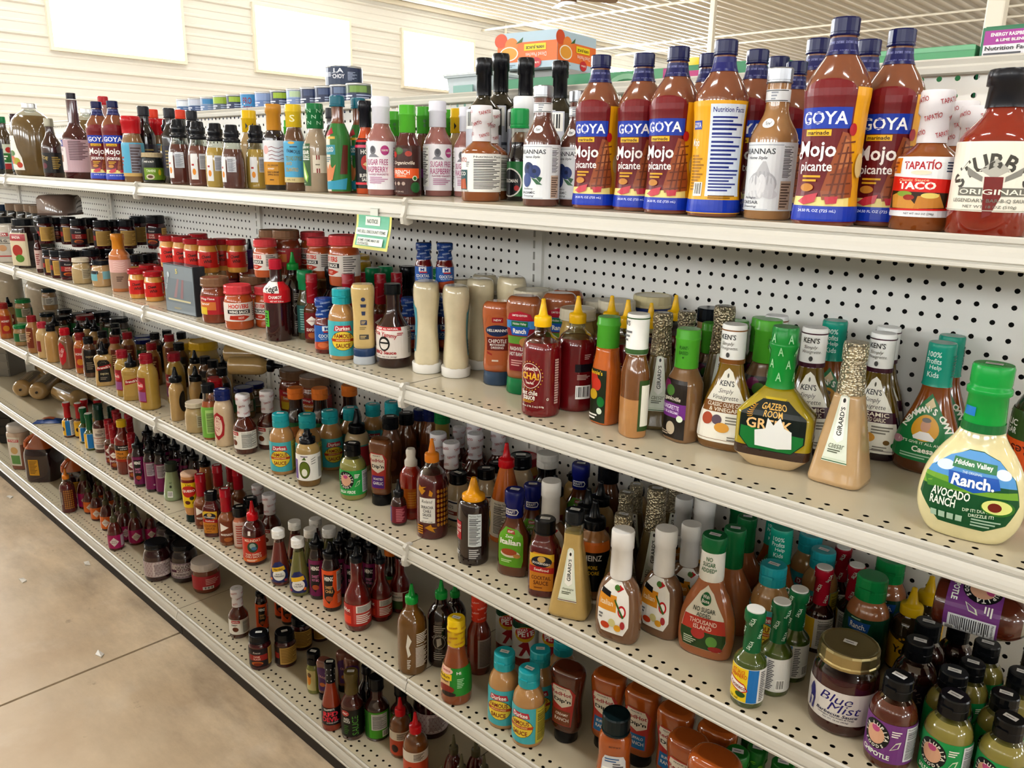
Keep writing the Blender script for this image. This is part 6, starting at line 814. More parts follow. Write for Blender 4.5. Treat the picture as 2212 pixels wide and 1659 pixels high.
('tabsri',-1.814,-0.355,0.1031,0.98,1.023,'small sriracha bottle with olive nozzle and magenta label, second from left of 9, bottom shelf',43),
('tabsri',-1.865,-0.298,0.1031,1.23,1.058,'small sriracha bottle with olive nozzle and magenta label, fifth from left of 9, bottom shelf',43),
('tabsri',-1.806,-0.282,0.1031,1.22,1.012,'small sriracha bottle with olive nozzle and magenta label, second from right of 9, bottom shelf',43),
('tabsri',-1.794,-0.228,0.1031,1.21,0.870,'small sriracha bottle with olive nozzle and magenta label, rightmost of 9, bottom shelf',43),
('jam',-1.484,-0.335,0.1031,1.03,1.003,'beet relish jar with black lid and white label, leftmost of 4, bottom shelf',2),
('jam_p',-1.408,-0.272,0.1031,1.08,1.006,'dark borscht jar with black lid and purple label, on the bottom shelf',0),
('jam_w',-1.285,-0.253,0.1031,1.32,1.003,'brown relish jar with white lid and red label, on the bottom shelf',0),
('tap',-0.940,-0.316,0.1031,1.46,0.980,'dark salsa-style sauce bottle with printed white shrink neck, on the bottom shelf',0),
('heinz_o',-0.915,-0.249,0.1031,1.26,0.870,'orange-label chili sauce bottle with black nozzle, behind the red-black label glaze jar, bottom shelf',50),
('glaze',-0.746,-0.353,0.1031,0.91,1.040,'ham glaze jar with black lid and red-black label, on the bottom shelf',0),
('glaze_b',-0.703,-0.294,0.1031,1.23,1.010,'tan-label glaze jar, just left of the small green squeeze bottle',75),
('glaze_b',-0.743,-0.213,0.1031,1.03,1.015,'glaze jar with black lid showing tan back label, second from left of 3, bottom shelf',75),
('glaze_b',-0.741,-0.147,0.1031,1.01,0.951,'glaze jar with black lid showing tan back label, rightmost of 3, bottom shelf',75),
('heinz_o',-0.939,-0.165,0.1031,1.06,1.000,'orange-label chili sauce bottle with black nozzle, second from left of 3, bottom shelf',50),
('heinz_o',-0.891,-0.169,0.1031,1.05,1.000,'orange-label chili sauce bottle with black nozzle, rightmost of 3, bottom shelf',50),
('greenpl',-0.527,-0.308,0.1031,0.50,0.998,'small green squeeze bottle with black cap, on the bottom shelf',0),
('dipn_p',-0.480,-0.305,0.1031,0.48,0.994,'purple-label squeeze bottle standing upside down, in front of the small green squeeze bottle',56),
('reddev',-0.368,-0.359,0.1031,0.82,0.982,'cayenne hot sauce bottle with black neck and red lettering, on the bottom shelf',0),
('darksau',-0.302,-0.340,0.1031,0.80,1.007,'dark sauce bottle with gold neck and black label, on the bottom shelf',0),
('bbqgrn',-0.254,-0.296,0.1031,1.11,0.984,'dark sauce bottle with bright green label, in front of the dark screw-capped bottle',10),
('melinda_y',-0.159,-0.295,0.1031,0.90,0.878,'brown sauce bottle with red nozzle and cream label, left one of the two, bottom shelf',67),
('melinda_y',-0.071,-0.319,0.1031,1.06,0.970,'brown sauce bottle with red nozzle and cream label, right one of the two, bottom shelf',67),
('jam',-0.169,-0.184,0.1031,0.86,1.000,'beet relish jar with black lid and white label, just right of the dark screw-capped bottle',2),
('jug',-2.153,-0.158,1.4900,1.22,1.000,'round cider jug, just right of the small silver-capped oil bottle',68),
('soydk',-1.814,-0.257,1.4900,1.22,1.023,'dark sauce bottle with black screw cap, just right of the tall cooking wine bottle',26),
('redcap',-1.628,-0.296,1.4900,1.21,1.000,'tall pinkish bottle with bright red cap, on the top shelf',0),
('garlicx',-1.433,-0.211,1.4900,0.81,1.000,'seasoning bottle with red shrink cap and blue label, behind the black-spouted yellow dressing',59),
('soydk',-1.395,-0.269,1.4900,1.17,1.049,'dark sauce bottle with black screw cap, just left of the black-spouted yellow dressing',26),
('soyrd',-1.497,-0.195,1.4900,1.16,1.094,'dark sauce bottle with orange-red cap, just right of the tall red-capped bottle, top shelf',51),
('soydk',-1.233,-0.262,1.4900,1.14,1.000,'dark sauce bottle with black screw cap, in front of the black-spouted yellow dressing',26),
('soyrd',-1.155,-0.265,1.4900,1.13,1.011,'dark sauce bottle with orange-red cap, just right of the squat green spread jar',51),
('soydk',-1.275,-0.173,1.4900,1.12,1.000,'dark sauce bottle with black screw cap, just right of the black-spouted yellow dressing',26),
('blackj_y',-1.308,-0.231,1.4900,0.79,1.169,'milk-bottle shaped yellow dressing with black spout, on the top shelf',0),
('blackj',-1.191,-0.212,1.4900,1.12,1.137,'milk-bottle shaped brown dressing with black spout, just right of the black-spouted yellow dressing',5),
('organic_d',-0.397,-0.086,1.4900,0.89,1.000,'green-necked organic dressing bottle tucked behind others, just right of the yellow-necked blue-label dressing',38),
('organic_d',-0.225,-0.138,1.4900,0.86,1.008,'green-necked organic dressing bottle tucked behind others, third from left of 4, top shelf',38),
('organic_d',-0.224,-0.059,1.4900,0.83,1.000,'green-necked organic dressing bottle tucked behind others, just right of the orange-banner french dressing',38),
('yelcap',-0.171,-0.085,1.4900,0.82,0.971,'dressing bottle with yellow and black shrink neck, just right of the orange-banner french dressing',93),
('rasp',-0.116,-0.109,1.4900,0.81,0.932,'pink raspberry dressing bottle with white shrink neck, rightmost of 3, top shelf',89),
('tapd',0.017,-0.173,1.4900,0.78,1.032,'orange-brown dressing bottle with printed white shrink neck, second from left of 4, top shelf',88),
('oliveoil',-0.047,-0.127,1.4900,0.79,0.972,'tall dark olive oil bottle with black capsule, just left of the small soy sauce bottle',73),
('oliveoil',-0.072,-0.051,1.4900,0.77,1.036,'tall dark olive oil bottle with black capsule, second from left of 4, top shelf',73),
('oliveoil',0.008,-0.058,1.4900,0.74,0.985,'tall dark olive oil bottle with black capsule, behind the wide white-capped bottle, top shelf',73),
('oliveoil',0.094,-0.048,1.4900,0.70,0.946,'tall dark olive oil bottle with black capsule, just right of the wide white-capped bottle',73),
('whitecap',0.059,-0.111,1.4900,0.74,0.943,'sauce bottle with wide white cap standing in the back, on the top shelf',0),
('yelcap',-0.793,-0.252,1.4900,1.06,1.000,'dressing bottle with yellow and black shrink neck, behind the black-spouted mauve dressing, top shelf',93),
('organic_d',-0.938,-0.042,1.4900,1.01,0.973,'green-necked organic dressing bottle tucked behind others, just right of the black-spouted reddish dressing',38),
('soydk',-0.727,-0.041,1.4900,0.97,0.986,'dark sauce bottle with black screw cap, just right of the gold-necked ginger sauce',26),
('goya',0.520,-0.193,1.4900,0.27,0.999,'navy-capped marinade bottle, sixth from left of 13, top shelf',46),
('goya',0.599,-0.189,1.4900,0.21,1.000,'navy-capped marinade bottle, seventh from left of 13, top shelf',46),
('goya',0.591,-0.102,1.4900,0.19,0.999,'navy-capped marinade bottle, sixth from right of 13, top shelf',46),
('goya',0.672,-0.210,1.4900,0.17,0.901,'navy-capped marinade bottle, fifth from right of 13, top shelf',46),
('goya',0.762,-0.189,1.4900,0.10,0.999,'navy-capped marinade bottle, second from right of 13, top shelf',46),
('goya',0.667,-0.132,1.4900,0.15,1.067,'navy-capped marinade bottle, fourth from right of 13, top shelf',46),
('tapd',0.856,-0.049,1.4900,0.26,0.987,'orange-brown dressing bottle with printed white shrink neck, third from left of 4, top shelf',88),
('tapd',0.889,-0.115,1.4900,0.25,0.916,'orange-brown dressing bottle with printed white shrink neck, behind the large barbecue bottle, top shelf',88),
('spice',-3.802,-0.048,1.1286,1.31,1.228,'dark spice jar with blue-grey cap, on the second shelf',0),
('spice_t',-3.608,-0.051,1.1286,1.30,1.241,'dark spice jar with tan cap, in front of the blue-capped spice jar, second shelf',74),
('spice_t',-3.452,-0.051,1.1286,1.29,1.263,'dark spice jar with tan cap, second from left of 4, second shelf',74),
('spice_t',-3.300,-0.052,1.1286,1.28,1.300,'dark spice jar with tan cap, third from left of 4, second shelf',74),
('spice_t',-3.217,-0.051,1.1286,1.28,1.283,'dark spice jar with tan cap, rightmost of 4, second shelf',74),
('glaze',-1.999,-0.290,1.1286,1.24,0.937,'ham glaze jar with black lid and red-black label, third from left of 7, second shelf',57),
('glaze',-2.012,-0.227,1.1286,1.23,0.997,'ham glaze jar with black lid and red-black label, third from right of 7, second shelf',57),
('glaze',-1.933,-0.281,1.1286,1.24,1.041,'ham glaze jar with black lid and red-black label, fourth from left of 7, second shelf',57),
('glaze',-1.954,-0.195,1.1286,1.21,0.999,'ham glaze jar with black lid and red-black label, second from right of 7, second shelf',57),
('glaze_b',-1.889,-0.176,1.1286,1.20,1.037,'glaze jar with black lid showing tan back label, just left of the white-nozzled red bottle',76),
('glaze_b',-1.708,-0.215,1.1286,1.19,1.000,'glaze jar with black lid showing tan back label, behind the salmon gold-necked bottle',76),
('glaze',-1.732,-0.154,1.1286,1.18,0.986,'ham glaze jar with black lid and red-black label, just left of the blue-lidded mustard jar',57),
('glaze_b',-2.319,-0.304,1.2306,1.28,0.985,'tan-label glaze jar, upper row, behind the slim hot sauce bottle',77),
('glaze',-2.355,-0.252,1.2306,1.27,0.919,'red-black label glaze jar, upper row, just right of the dark seasoning shaker',58),
('glaze_b',-2.242,-0.244,1.2306,1.25,0.999,'tan-label glaze jar, upper row, second from left of 6, second shelf',77),
('glaze',-2.113,-0.251,1.2306,1.24,1.000,'ham glaze jar with black lid and red-black label, upper row, behind the pale-lidded horseradish jar',58),
('glaze_b',-2.150,-0.196,1.2306,1.23,0.999,'tan-label glaze jar, upper row, third from left of 6, second shelf',77),
('glaze_b',-1.997,-0.211,1.2306,1.22,0.999,'glaze jar with black lid showing tan back label, upper row, behind the black-lidded horseradish jar',77),
('glaze',-2.018,-0.149,1.2306,1.21,0.978,'red-black label glaze jar, upper row, just left of the white-nozzled red bottle',58),
('glaze_b',-1.953,-0.137,1.2306,1.20,1.021,'tan-label glaze jar, upper row, just left of the blue-lidded mustard jar',77),
('glaze_b',-2.067,-0.046,1.2306,1.18,1.063,'glaze jar with black lid showing tan back label, upper row, rightmost of 6, second shelf',77),
('glaze',-1.899,-0.049,1.2306,0.82,1.169,'ham glaze jar with black lid and red-black label, upper row, behind the white-nozzled red bottle',58),
('cheez',-1.476,-0.268,1.1286,1.18,1.001,'cheese sauce jar with red lid and red label, just right of the black-lidded horseradish jar',61),
('cheez',-1.421,-0.243,1.1286,1.16,1.008,'cheese sauce jar with red lid and red label, fourth from left of 6, second shelf',61),
('cheez',-1.196,-0.314,1.2456,1.15,1.001,'cheese sauce jar with red lid and red label, upper row, leftmost of 7, second shelf',62),
('cheez',-1.136,-0.302,1.2456,1.14,1.016,'red-lidded cheese jar, upper row, second from left of 7, second shelf',62),
('cheez',-1.067,-0.301,1.2456,1.13,1.000,'red-lidded cheese jar, upper row, third from left of 7, second shelf',62),
('cheez',-1.008,-0.287,1.2456,1.11,1.003,'red-lidded cheese jar, upper row, third from right of 7, second shelf',62),
('cheez',-1.201,-0.220,1.2456,1.12,1.001,'cheese sauce jar with red lid and red label, upper row, behind the black-nozzled mustard bottle',62),
('cheez',-1.033,-0.232,1.2456,1.10,0.972,'red-lidded cheese jar, upper row, second from right of 7, second shelf',62),
('cheez',-0.967,-0.220,1.2456,1.08,1.001,'red-lidded cheese jar, upper row, just right of the black-nozzled mustard bottle',62),
('cheez',-1.360,-0.234,1.1286,1.15,1.001,'cheese sauce jar with red lid and red label, second from right of 6, second shelf',61),
('cheez',-1.280,-0.230,1.1286,1.14,1.001,'cheese sauce jar with red lid and red label, rightmost of 6, second shelf',61),
('dropper_w',-1.836,-0.062,1.1286,1.16,1.218,'small red squeeze bottle with white nozzle, on the second shelf',0),
('mustjar_b',-1.692,-0.045,1.1286,1.14,1.000,'tan mustard jar with blue lid, on the second shelf',0),
('mustjar_k',-1.543,-0.046,1.1286,1.12,1.085,'brown mustard jar with black lid, on the second shelf',0),
('mustjar_y',-1.380,-0.060,1.1286,1.10,1.025,'mustard jar with yellow lid, just right of the black-lidded mustard jar, second shelf',91),
('mustjar_y',-1.284,-0.084,1.1286,1.09,1.018,'mustard jar with yellow lid, behind the black-nozzled mustard bottle, second shelf',91),
('purplec',-1.161,-0.083,1.1286,1.07,1.124,'small red-orange sauce bottle with purple neck, on the second shelf',0),
('dropper_k',-1.212,-0.044,1.1286,1.07,1.237,'small dark hot sauce bottle with tall black nozzle, on the second shelf',0),
('dropper_o',-1.212,-0.115,1.1286,1.09,1.250,'small orange hot sauce bottle with olive nozzle, on the second shelf',0),
('mustk',-1.146,-0.195,1.1286,1.11,1.013,'tan mustard squeeze bottle with black nozzle, on the second shelf',0),
('wing_b',-0.864,-0.231,1.1286,1.07,1.001,'wing sauce jar with brown lid and red label, just right of the black-nozzled mustard bottle',13),
('wing',-0.771,-0.228,1.1286,1.05,0.868,'wing sauce jar with red lid and white label, rightmost of 3, second shelf',63),
('wing_b',-0.768,-0.154,1.1286,1.02,0.978,'wing sauce jar with brown lid and red label, third from left of 5, second shelf',13),
('wing_b',-0.682,-0.170,1.1286,1.00,1.018,'wing sauce jar with brown lid and red label, second from right of 5, second shelf',13),
('wing_b',-0.715,-0.098,1.1286,0.98,0.945,'wing sauce jar with brown lid and red label, just right of the green-nozzled dark sriracha',13),
('wing',-0.627,-0.323,1.2756,0.61,0.801,'red-lidded wing sauce jar, upper row, just left of the green-nozzled dark sriracha',64),
('wing_b',-0.743,-0.236,1.2756,1.04,0.902,'brown-lidded wing sauce jar, upper row, just left of the green-nozzled dark sriracha',14),
('wing_b',-0.642,-0.253,1.2756,0.68,0.958,'wing sauce jar with brown lid and red label, upper row, behind the green-nozzled dark sriracha',14),
('wing',-0.527,-0.230,1.2756,0.64,0.851,'red-lidded wing sauce jar, upper row, third from left of 4, second shelf',64),
('wing',-0.632,-0.180,1.2756,0.65,0.896,'red-lidded wing sauce jar, upper row, second from left of 4, second shelf',64),
('wing',-0.381,-0.258,1.2756,0.43,1.001,'wing sauce jar with red lid and white label, upper row, behind the blue-based mayonnaise bottle',64),
('blackbbq',-0.456,-0.240,1.1286,0.97,1.004,'dark sauce bottle with black shrink neck, just right of the red-capped chamoy bottle',3),
('louis',-0.325,-0.289,1.1286,0.95,1.055,'hot sauce bottle with dark red shrink neck, just left of the red-script barbecue bottle',25),
('louis',-0.403,-0.199,1.1286,0.94,0.988,'hot sauce bottle with dark red shrink neck, just right of the green-nozzled dark sriracha',25),
('louis',-0.335,-0.189,1.1286,0.92,1.001,'hot sauce bottle with dark red shrink neck, second from right of 5, second shelf',25),
('louis',-0.331,-0.142,1.1286,0.90,1.000,'hot sauce bottle with dark red shrink neck, just right of the blue-based mayonnaise bottle',25),
('greencap',-0.456,-0.180,1.1286,0.95,0.982,'sauce bottle with dark green cap, behind the teal-capped sauce bottle, second shelf',20),
('greencap',-0.419,-0.147,1.1286,0.92,1.011,'sauce bottle with dark green cap, third from left of 4, second shelf',20),
('greencap',-0.438,-0.092,1.1286,0.91,1.000,'sauce bottle with dark green cap, rightmost of 4, second shelf',20),
('mustjar_y',-0.800,-0.064,1.1286,0.99,1.121,'mustard jar with yellow lid, third from left of 5, second shelf',91),
('mustjar_y',-0.527,-0.137,1.1286,0.95,1.220,'mustard jar with yellow lid, just left of the green-necked caesar bottle, second shelf',91),
('mustjar_y',-0.623,-0.070,1.1286,0.95,1.241,'mustard jar with yellow lid, second from right of 5, second shelf',91),
('blackbbq',-0.365,-0.078,1.1286,0.88,1.000,'dark sauce bottle with black shrink neck, just right of the teal-capped sauce bottle',3),
('cocktail',-0.230,-0.184,1.1286,0.88,0.998,'blue-necked cocktail jar, just left of the green-necked caesar bottle',8),
('cocktail',-0.180,-0.171,1.1286,0.86,1.018,'blue-necked cocktail jar, third from left of 4, second shelf',8),
('cocktail',-0.183,-0.119,1.1286,0.84,0.985,'cocktail sauce jar with blue shrink neck and blue label, rightmost of 4, second shelf',8),
('cocktail',-0.101,-0.251,1.2936,0.69,0.801,'blue-necked cocktail jar, upper row, just right of the teal-capped sauce bottle',9),
('cocktail',-0.057,-0.230,1.2936,1.01,0.815,'blue-necked cocktail jar, upper row, just left of the chipotle mayonnaise bottle',9),
('caesarg',-0.237,-0.104,1.1286,0.85,0.958,'beige caesar dressing bottle with green shrink neck, on the second shelf',0),
('mayoinv',-0.072,-0.176,1.1286,2.74,0.978,'cream mayonnaise squeeze bottle standing on its white cap, third from left of 7, second shelf',83),
('mayoinv',-0.001,-0.179,1.1286,2.71,1.016,'cream mayonnaise squeeze bottle standing on its white cap, fourth from left of 7, second shelf',83),
('mayoinv',-0.058,-0.108,1.1286,2.71,1.001,'cream mayonnaise squeeze bottle standing on its white cap, third from right of 7, second shelf',83),
('mayoinv',0.067,-0.153,1.1286,2.67,1.063,'cream mayonnaise squeeze bottle standing on its white cap, just left of the back-turned yellow-nozzled sriracha',83),
('mayoinv',-0.079,-0.043,1.1286,2.69,0.929,'cream mayonnaise squeeze bottle standing on its white cap, second from right of 7, second shelf',83),
('nash',0.217,-0.174,1.1286,0.69,1.000,'brown hot ranch squeeze bottle standing on green cap, second from left of 3, second shelf',39),
('nash',0.184,-0.111,1.1286,0.68,0.979,'brown hot ranch squeeze bottle standing on green cap, rightmost of 3, second shelf',39),
('chef',0.011,-0.109,1.1286,0.76,1.065,'tan chef mustard jar with cream lid, leftmost of 9, second shelf',17),
('chef',-0.007,-0.043,1.1286,0.74,1.030,'tan chef mustard jar with cream lid, second from left of 9, second shelf',17),
('chef',0.069,-0.069,1.1286,0.72,1.135,'tan chef mustard jar with cream lid, fourth from left of 9, second shelf',17),
('chef',0.141,-0.172,1.1286,0.73,1.249,'tan chef mustard jar with cream lid, just left of the back-turned yellow-nozzled sriracha',17),
('chef',0.136,-0.066,1.1286,0.69,0.959,'tan chef mustard jar with cream lid, fifth from left of 9, second shelf',17),
('chef',0.284,-0.200,1.1286,0.49,1.146,'tan chef mustard jar with cream lid, just left of the orange green-necked dressing',17),
('chef',0.206,-0.042,1.1286,0.65,1.001,'tan chef mustard jar with cream lid, third from right of 9, second shelf',17),
('chef',0.253,-0.092,1.1286,0.64,1.143,'tan chef mustard jar with cream lid, second from right of 9, second shelf',17),
('chef',0.320,-0.126,1.1286,0.62,1.222,'tan chef mustard jar with cream lid, just right of the back-turned yellow-nozzled sriracha',17),
('cha',0.356,-0.192,1.1286,0.63,0.979,'red sriracha bottle with yellow nozzle, just left of the blue cream-lidded jar, second shelf',95),
('cha',0.419,-0.231,1.1286,0.60,1.000,'red sriracha bottle with yellow nozzle, just left of the purple-banner green-necked vinaigrette, second shelf',95),
('cha',0.417,-0.154,1.1286,0.58,0.931,'red sriracha bottle with yellow nozzle, second from right of 5, second shelf',95),
('cha',0.424,-0.083,1.1286,0.55,0.971,'red sriracha bottle with yellow nozzle, behind the purple-banner green-necked vinaigrette, second shelf',95),
('mustjar_n',0.352,-0.052,1.1886,0.58,1.082,'blue jar with cream lid, stacked on top, on the second shelf',0),
('mustk_j',0.284,-0.037,1.1286,0.61,0.986,'tan dressing bottle with wide black cap, behind the blue cream-lidded jar, second shelf',90),
('girard_d',0.500,-0.244,1.1286,0.56,0.963,'dark dressing bottle with crinkled silver foil neck, behind the separated white-necked dressing, second shelf',29),
('girard_d',0.494,-0.158,1.1286,0.53,0.923,'dark dressing bottle with crinkled silver foil neck, just right of the blue cream-lidded jar',29),
('girard_d',0.579,-0.183,1.1286,0.49,1.034,'dark dressing bottle with crinkled silver foil neck, just right of the purple-banner green-necked vinaigrette',29),
('mustk_j',0.475,-0.041,1.1286,0.50,1.132,'tan dressing bottle with wide black cap, just right of the blue cream-lidded jar',90),
('orgv_p',0.506,-0.090,1.1286,0.50,0.870,'brown vinaigrette bottle with bright green shrink neck, behind the purple-banner green-necked vinaigrette, second shelf',33),
('orgv_p',0.557,-0.111,1.1286,0.48,0.910,'brown vinaigrette bottle with bright green shrink neck, just right of the separated white-necked dressing',33),
('orgv_p',0.536,-0.044,1.1286,0.47,0.887,'brown vinaigrette bottle with bright green shrink neck, third from left of 5, second shelf',33),
('orgv_p',0.590,-0.063,1.1286,0.44,0.968,'brown vinaigrette bottle with bright green shrink neck, second from right of 5, second shelf',33),
('orgv_p',0.660,-0.187,1.1286,0.43,1.086,'brown vinaigrette bottle with bright green shrink neck, just left of the foil-necked caesar bottle',33),
('kens',0.639,-0.115,1.1286,0.43,0.983,'oil and vinegar dressing bottle with white shrink neck, just left of the white-necked red dressing',87),
('kens_b',0.735,-0.187,1.1286,0.38,1.001,'balsamic vinaigrette bottle with white and maroon neck, behind the octagonal greek dressing, second shelf',86),
('kens_r',0.673,-0.046,1.1286,0.38,0.852,'dark red dressing bottle with white neck and green label, on the second shelf',0),
('newman',0.731,-0.101,1.1286,0.36,1.030,'amber dressing bottle with teal neck and white cap, in front of the white-necked red dressing',81),
('kens_b',0.798,-0.051,1.1286,0.30,0.962,'balsamic vinaigrette bottle with white and maroon neck, rightmost of 3, second shelf',86),
('newman',0.891,-0.052,1.1286,0.24,0.994,'amber dressing bottle with teal neck and white cap, just right of the white-necked red dressing',81),
('mustk',-2.987,-0.300,0.7767,1.32,1.000,'tan mustard squeeze bottle with black nozzle, just left of the large dark-lidded tan jar',4),
('pesto',-2.729,-0.309,0.8597,1.31,0.999,'pesto jar with green lid and green label, stacked on top, on the third shelf',0),
('pesto_b',-2.973,-0.128,0.8597,1.28,1.000,'large tan jar with dark lid, stacked on top, on the third shelf',0),
('pesto_b',-2.794,-0.200,0.7767,1.28,0.999,'large tan jar with dark lid, on the third shelf',0),
('pesto',-3.386,-0.055,0.7767,1.29,1.300,'pesto jar with green lid and green label, right one of the two, third shelf',32),
('mustk_o',-1.138,-0.296,0.7767,2.19,1.000,'flat tan mustard bottle with black oval label, behind the pale-lidded horseradish jar, third shelf',52),
('honey_y',-1.337,-0.271,0.7767,0.11,0.999,'yellow-tan mustard squeeze bottle with red cap, just right of the curvy yellow mustard bottle',60),
('mustk',-2.369,-0.302,0.7767,1.28,0.999,'tan mustard squeeze bottle with black nozzle, behind the slim pink-capped squeeze bottle, third shelf',4),
('mustk',-2.177,-0.277,0.7767,1.26,0.998,'tan mustard squeeze bottle with black nozzle, behind the red-oval brown mustard, third shelf',4),
('mustk',-2.231,-0.222,0.7767,1.25,0.999,'tan mustard squeeze bottle with black nozzle, fourth from left of 12, third shelf',4),
('mustk',-2.158,-0.221,0.7767,1.24,1.001,'tan mustard squeeze bottle with black nozzle, fifth from left of 12, third shelf',4),
('honey',-1.809,-0.278,0.7767,1.22,1.002,'tan mustard squeeze bottle with red cap and brown label, behind the black-label nozzled dijon',12),
('dijonk',-1.954,-0.267,0.7767,1.23,0.998,'brown dijon squeeze bottle with black flip cap, second from left of 11, third shelf',1),
('dijonk',-1.976,-0.209,0.7767,1.22,1.002,'brown dijon squeeze bottle with black flip cap, fourth from left of 11, third shelf',1),
('honey',-1.854,-0.214,0.7767,1.21,1.002,'brown-label red-capped mustard, third from left of 6, third shelf',12),
('pesto_n',-2.014,-0.095,0.7767,1.19,1.001,'tan jar with navy lid, leftmost of 4, third shelf',47),
('honey',-1.614,-0.227,0.7767,1.18,1.002,'brown-label red-capped mustard, just right of the curvy yellow mustard bottle',12),
('pesto_n',-1.948,-0.123,0.7767,1.19,1.002,'tan jar with navy lid, second from left of 4, third shelf',47),
('dijonk',-1.793,-0.138,0.7767,1.18,0.999,'brown dijon squeeze bottle with black flip cap, fifth from left of 11, third shelf',1),
('honey',-1.712,-0.119,0.7767,1.16,1.001,'brown-label red-capped mustard, second from right of 6, third shelf',12),
('dijonk',-1.811,-0.083,0.7767,1.17,0.996,'brown dijon squeeze bottle with black flip cap, sixth from left of 11, third shelf',1),
('mustjar_y',-1.574,-0.108,0.7767,1.14,0.998,'mustard jar with yellow lid, just right of the black-label nozzled dijon, third shelf',92),
('mustjar_y',-1.471,-0.104,0.7767,1.13,1.114,'mustard jar with yellow lid, right one of the two, third shelf',92),
('dijonk',-1.524,-0.169,0.7767,1.15,1.062,'brown dijon squeeze bottle with black flip cap, fifth from right of 11, third shelf',1),
('mustk',-1.381,-0.181,0.7767,1.14,1.000,'tan mustard squeeze bottle with black nozzle, just right of the curvy yellow mustard bottle',4),
('dijonk',-1.306,-0.181,0.7767,1.13,0.997,'brown dijon squeeze bottle with black flip cap, third from right of 11, third shelf',1),
('dijonk',-1.241,-0.186,0.7767,1.12,0.999,'brown dijon squeeze bottle with black flip cap, second from right of 11, third shelf',1),
('mustk',-1.270,-0.136,0.7767,1.11,0.974,'tan mustard squeeze bottle with black nozzle, seventh from left of 12, third shelf',4),
('dijonk',-1.123,-0.217,0.7767,1.11,0.999,'brown dijon squeeze bottle with black flip cap, behind the red-capped orange-brown bottle, third shelf',1),
('honey',-1.024,-0.294,0.7767,1.12,0.996,'tan mustard squeeze bottle with red cap and brown label, behind the red-capped orange-brown bottle',12),
('pesto_k',-2.838,-0.111,0.7767,1.27,1.003,'dark jar with black lid, second from left of 8, third shelf',18),
('pesto_k',-2.670,-0.185,0.7767,1.27,1.002,'dark jar with black lid, in front of the large dark-lidded tan jar, third shelf',18),
('pesto_k',-2.725,-0.130,0.7767,1.26,0.908,'dark jar with black lid, third from left of 8, third shelf',18),
('pesto_k',-2.658,-0.114,0.7767,1.26,1.075,'dark jar with black lid, fourth from left of 8, third shelf',18),
('pesto_k',-2.712,-0.047,0.7767,1.24,1.042,'dark jar with black lid, fifth from left of 8, third shelf',18),
('pesto_k',-2.550,-0.052,0.7767,1.23,1.219,'dark jar with black lid, third from right of 8, third shelf',18),
('pesto_r',-2.522,-0.131,0.7767,1.25,1.194,'dark jar with dark red lid, left one of the two, third shelf',23),
('pesto_r',-2.628,-0.046,0.7767,1.24,1.036,'dark jar with dark red lid, right one of the two, third shelf',23),
('pesto_k',-2.472,-0.047,0.7767,1.22,1.036,'dark jar with black lid, second from right of 8, third shelf',18),
('pesto_k',-2.357,-0.052,0.7767,1.22,1.215,'dark jar with black lid, rightmost of 8, third shelf',18),
('dijonk',-2.074,-0.174,0.7767,1.22,1.001,'brown dijon squeeze bottle with black flip cap, third from left of 11, third shelf',1),
('dijonk',-1.739,-0.060,0.7767,1.15,1.001,'brown dijon squeeze bottle with black flip cap, fourth from right of 11, third shelf',1),
('honey_r',-0.968,-0.314,0.7767,1.12,1.041,'orange-brown squeeze bottle with red cap, on the third shelf',0),
('pesto_n',-1.044,-0.189,0.7767,1.09,1.005,'tan jar with navy lid, just right of the navy-capped mayonnaise, third shelf',47),
('pesto_n',-1.080,-0.130,0.7767,1.07,0.950,'tan jar with navy lid, rightmost of 4, third shelf',47),
('durkee',-0.490,-0.179,0.7767,0.96,0.952,'tan sandwich sauce bottle with teal cap and teal label, behind the black-capped salsa verde',79),
('durkee',-0.476,-0.116,0.7767,0.93,0.952,'teal-capped sauce bottle, fifth from left of 9, third shelf',79),
('durkee',-0.410,-0.099,0.7767,0.90,1.058,'teal-capped sauce bottle, just right of the black-nozzled cream sauce',79),
('bbqor',-0.657,-0.241,0.7767,1.02,0.998,'dark sauce bottle with orange cap, just right of the green-label dressing, third shelf',48),
('bbqor',-0.606,-0.197,0.7767,0.99,1.002,'dark sauce bottle with orange cap, second from left of 3, third shelf',48),
('bbqor',-0.581,-0.117,0.7767,0.96,0.997,'dark sauce bottle with orange cap, behind the black-nozzled cream sauce, third shelf',48),
('wing_b',-0.953,-0.061,0.7767,1.02,1.300,'wing sauce jar with brown lid and red label, just right of the green-label dressing',15),
('wing_b',-0.840,-0.061,0.7767,1.00,1.300,'wing sauce jar with brown lid and red label, just right of the navy-capped mayonnaise',15),
('dropper_c',-0.427,-0.206,0.7767,0.95,1.113,'cream sauce bottle with tall black nozzle, on the third shelf',0),
('dipup',-0.308,-0.189,0.7767,0.91,1.002,'brown barbecue squeeze bottle with black flip cap, behind the roasted garlic dip bottle',11),
('dipup',-0.318,-0.129,0.7767,0.89,0.971,'brown barbecue squeeze bottle with black flip cap, just right of the roasted garlic dip bottle',11),
('dipup_n',-0.331,-0.071,0.7767,0.87,0.938,'brown barbecue squeeze bottle with navy flip cap, just left of the green flip-capped ranch',44),
('dipup_n',-0.271,-0.086,0.7767,0.85,1.056,'brown barbecue squeeze bottle with navy flip cap, behind the green flip-capped ranch, third shelf',44),
('kens_g',-0.180,-0.129,0.7767,0.84,1.001,'ranch bottle with green flip cap, on the third shelf',0),
('tap',-0.131,-0.186,0.7767,0.85,1.020,'dark salsa-style sauce bottle with printed white shrink neck, third from left of 8, third shelf',55),
('tap',-0.193,-0.060,0.7767,0.82,0.846,'dark salsa-style sauce bottle with printed white shrink neck, behind the green flip-capped ranch',55),
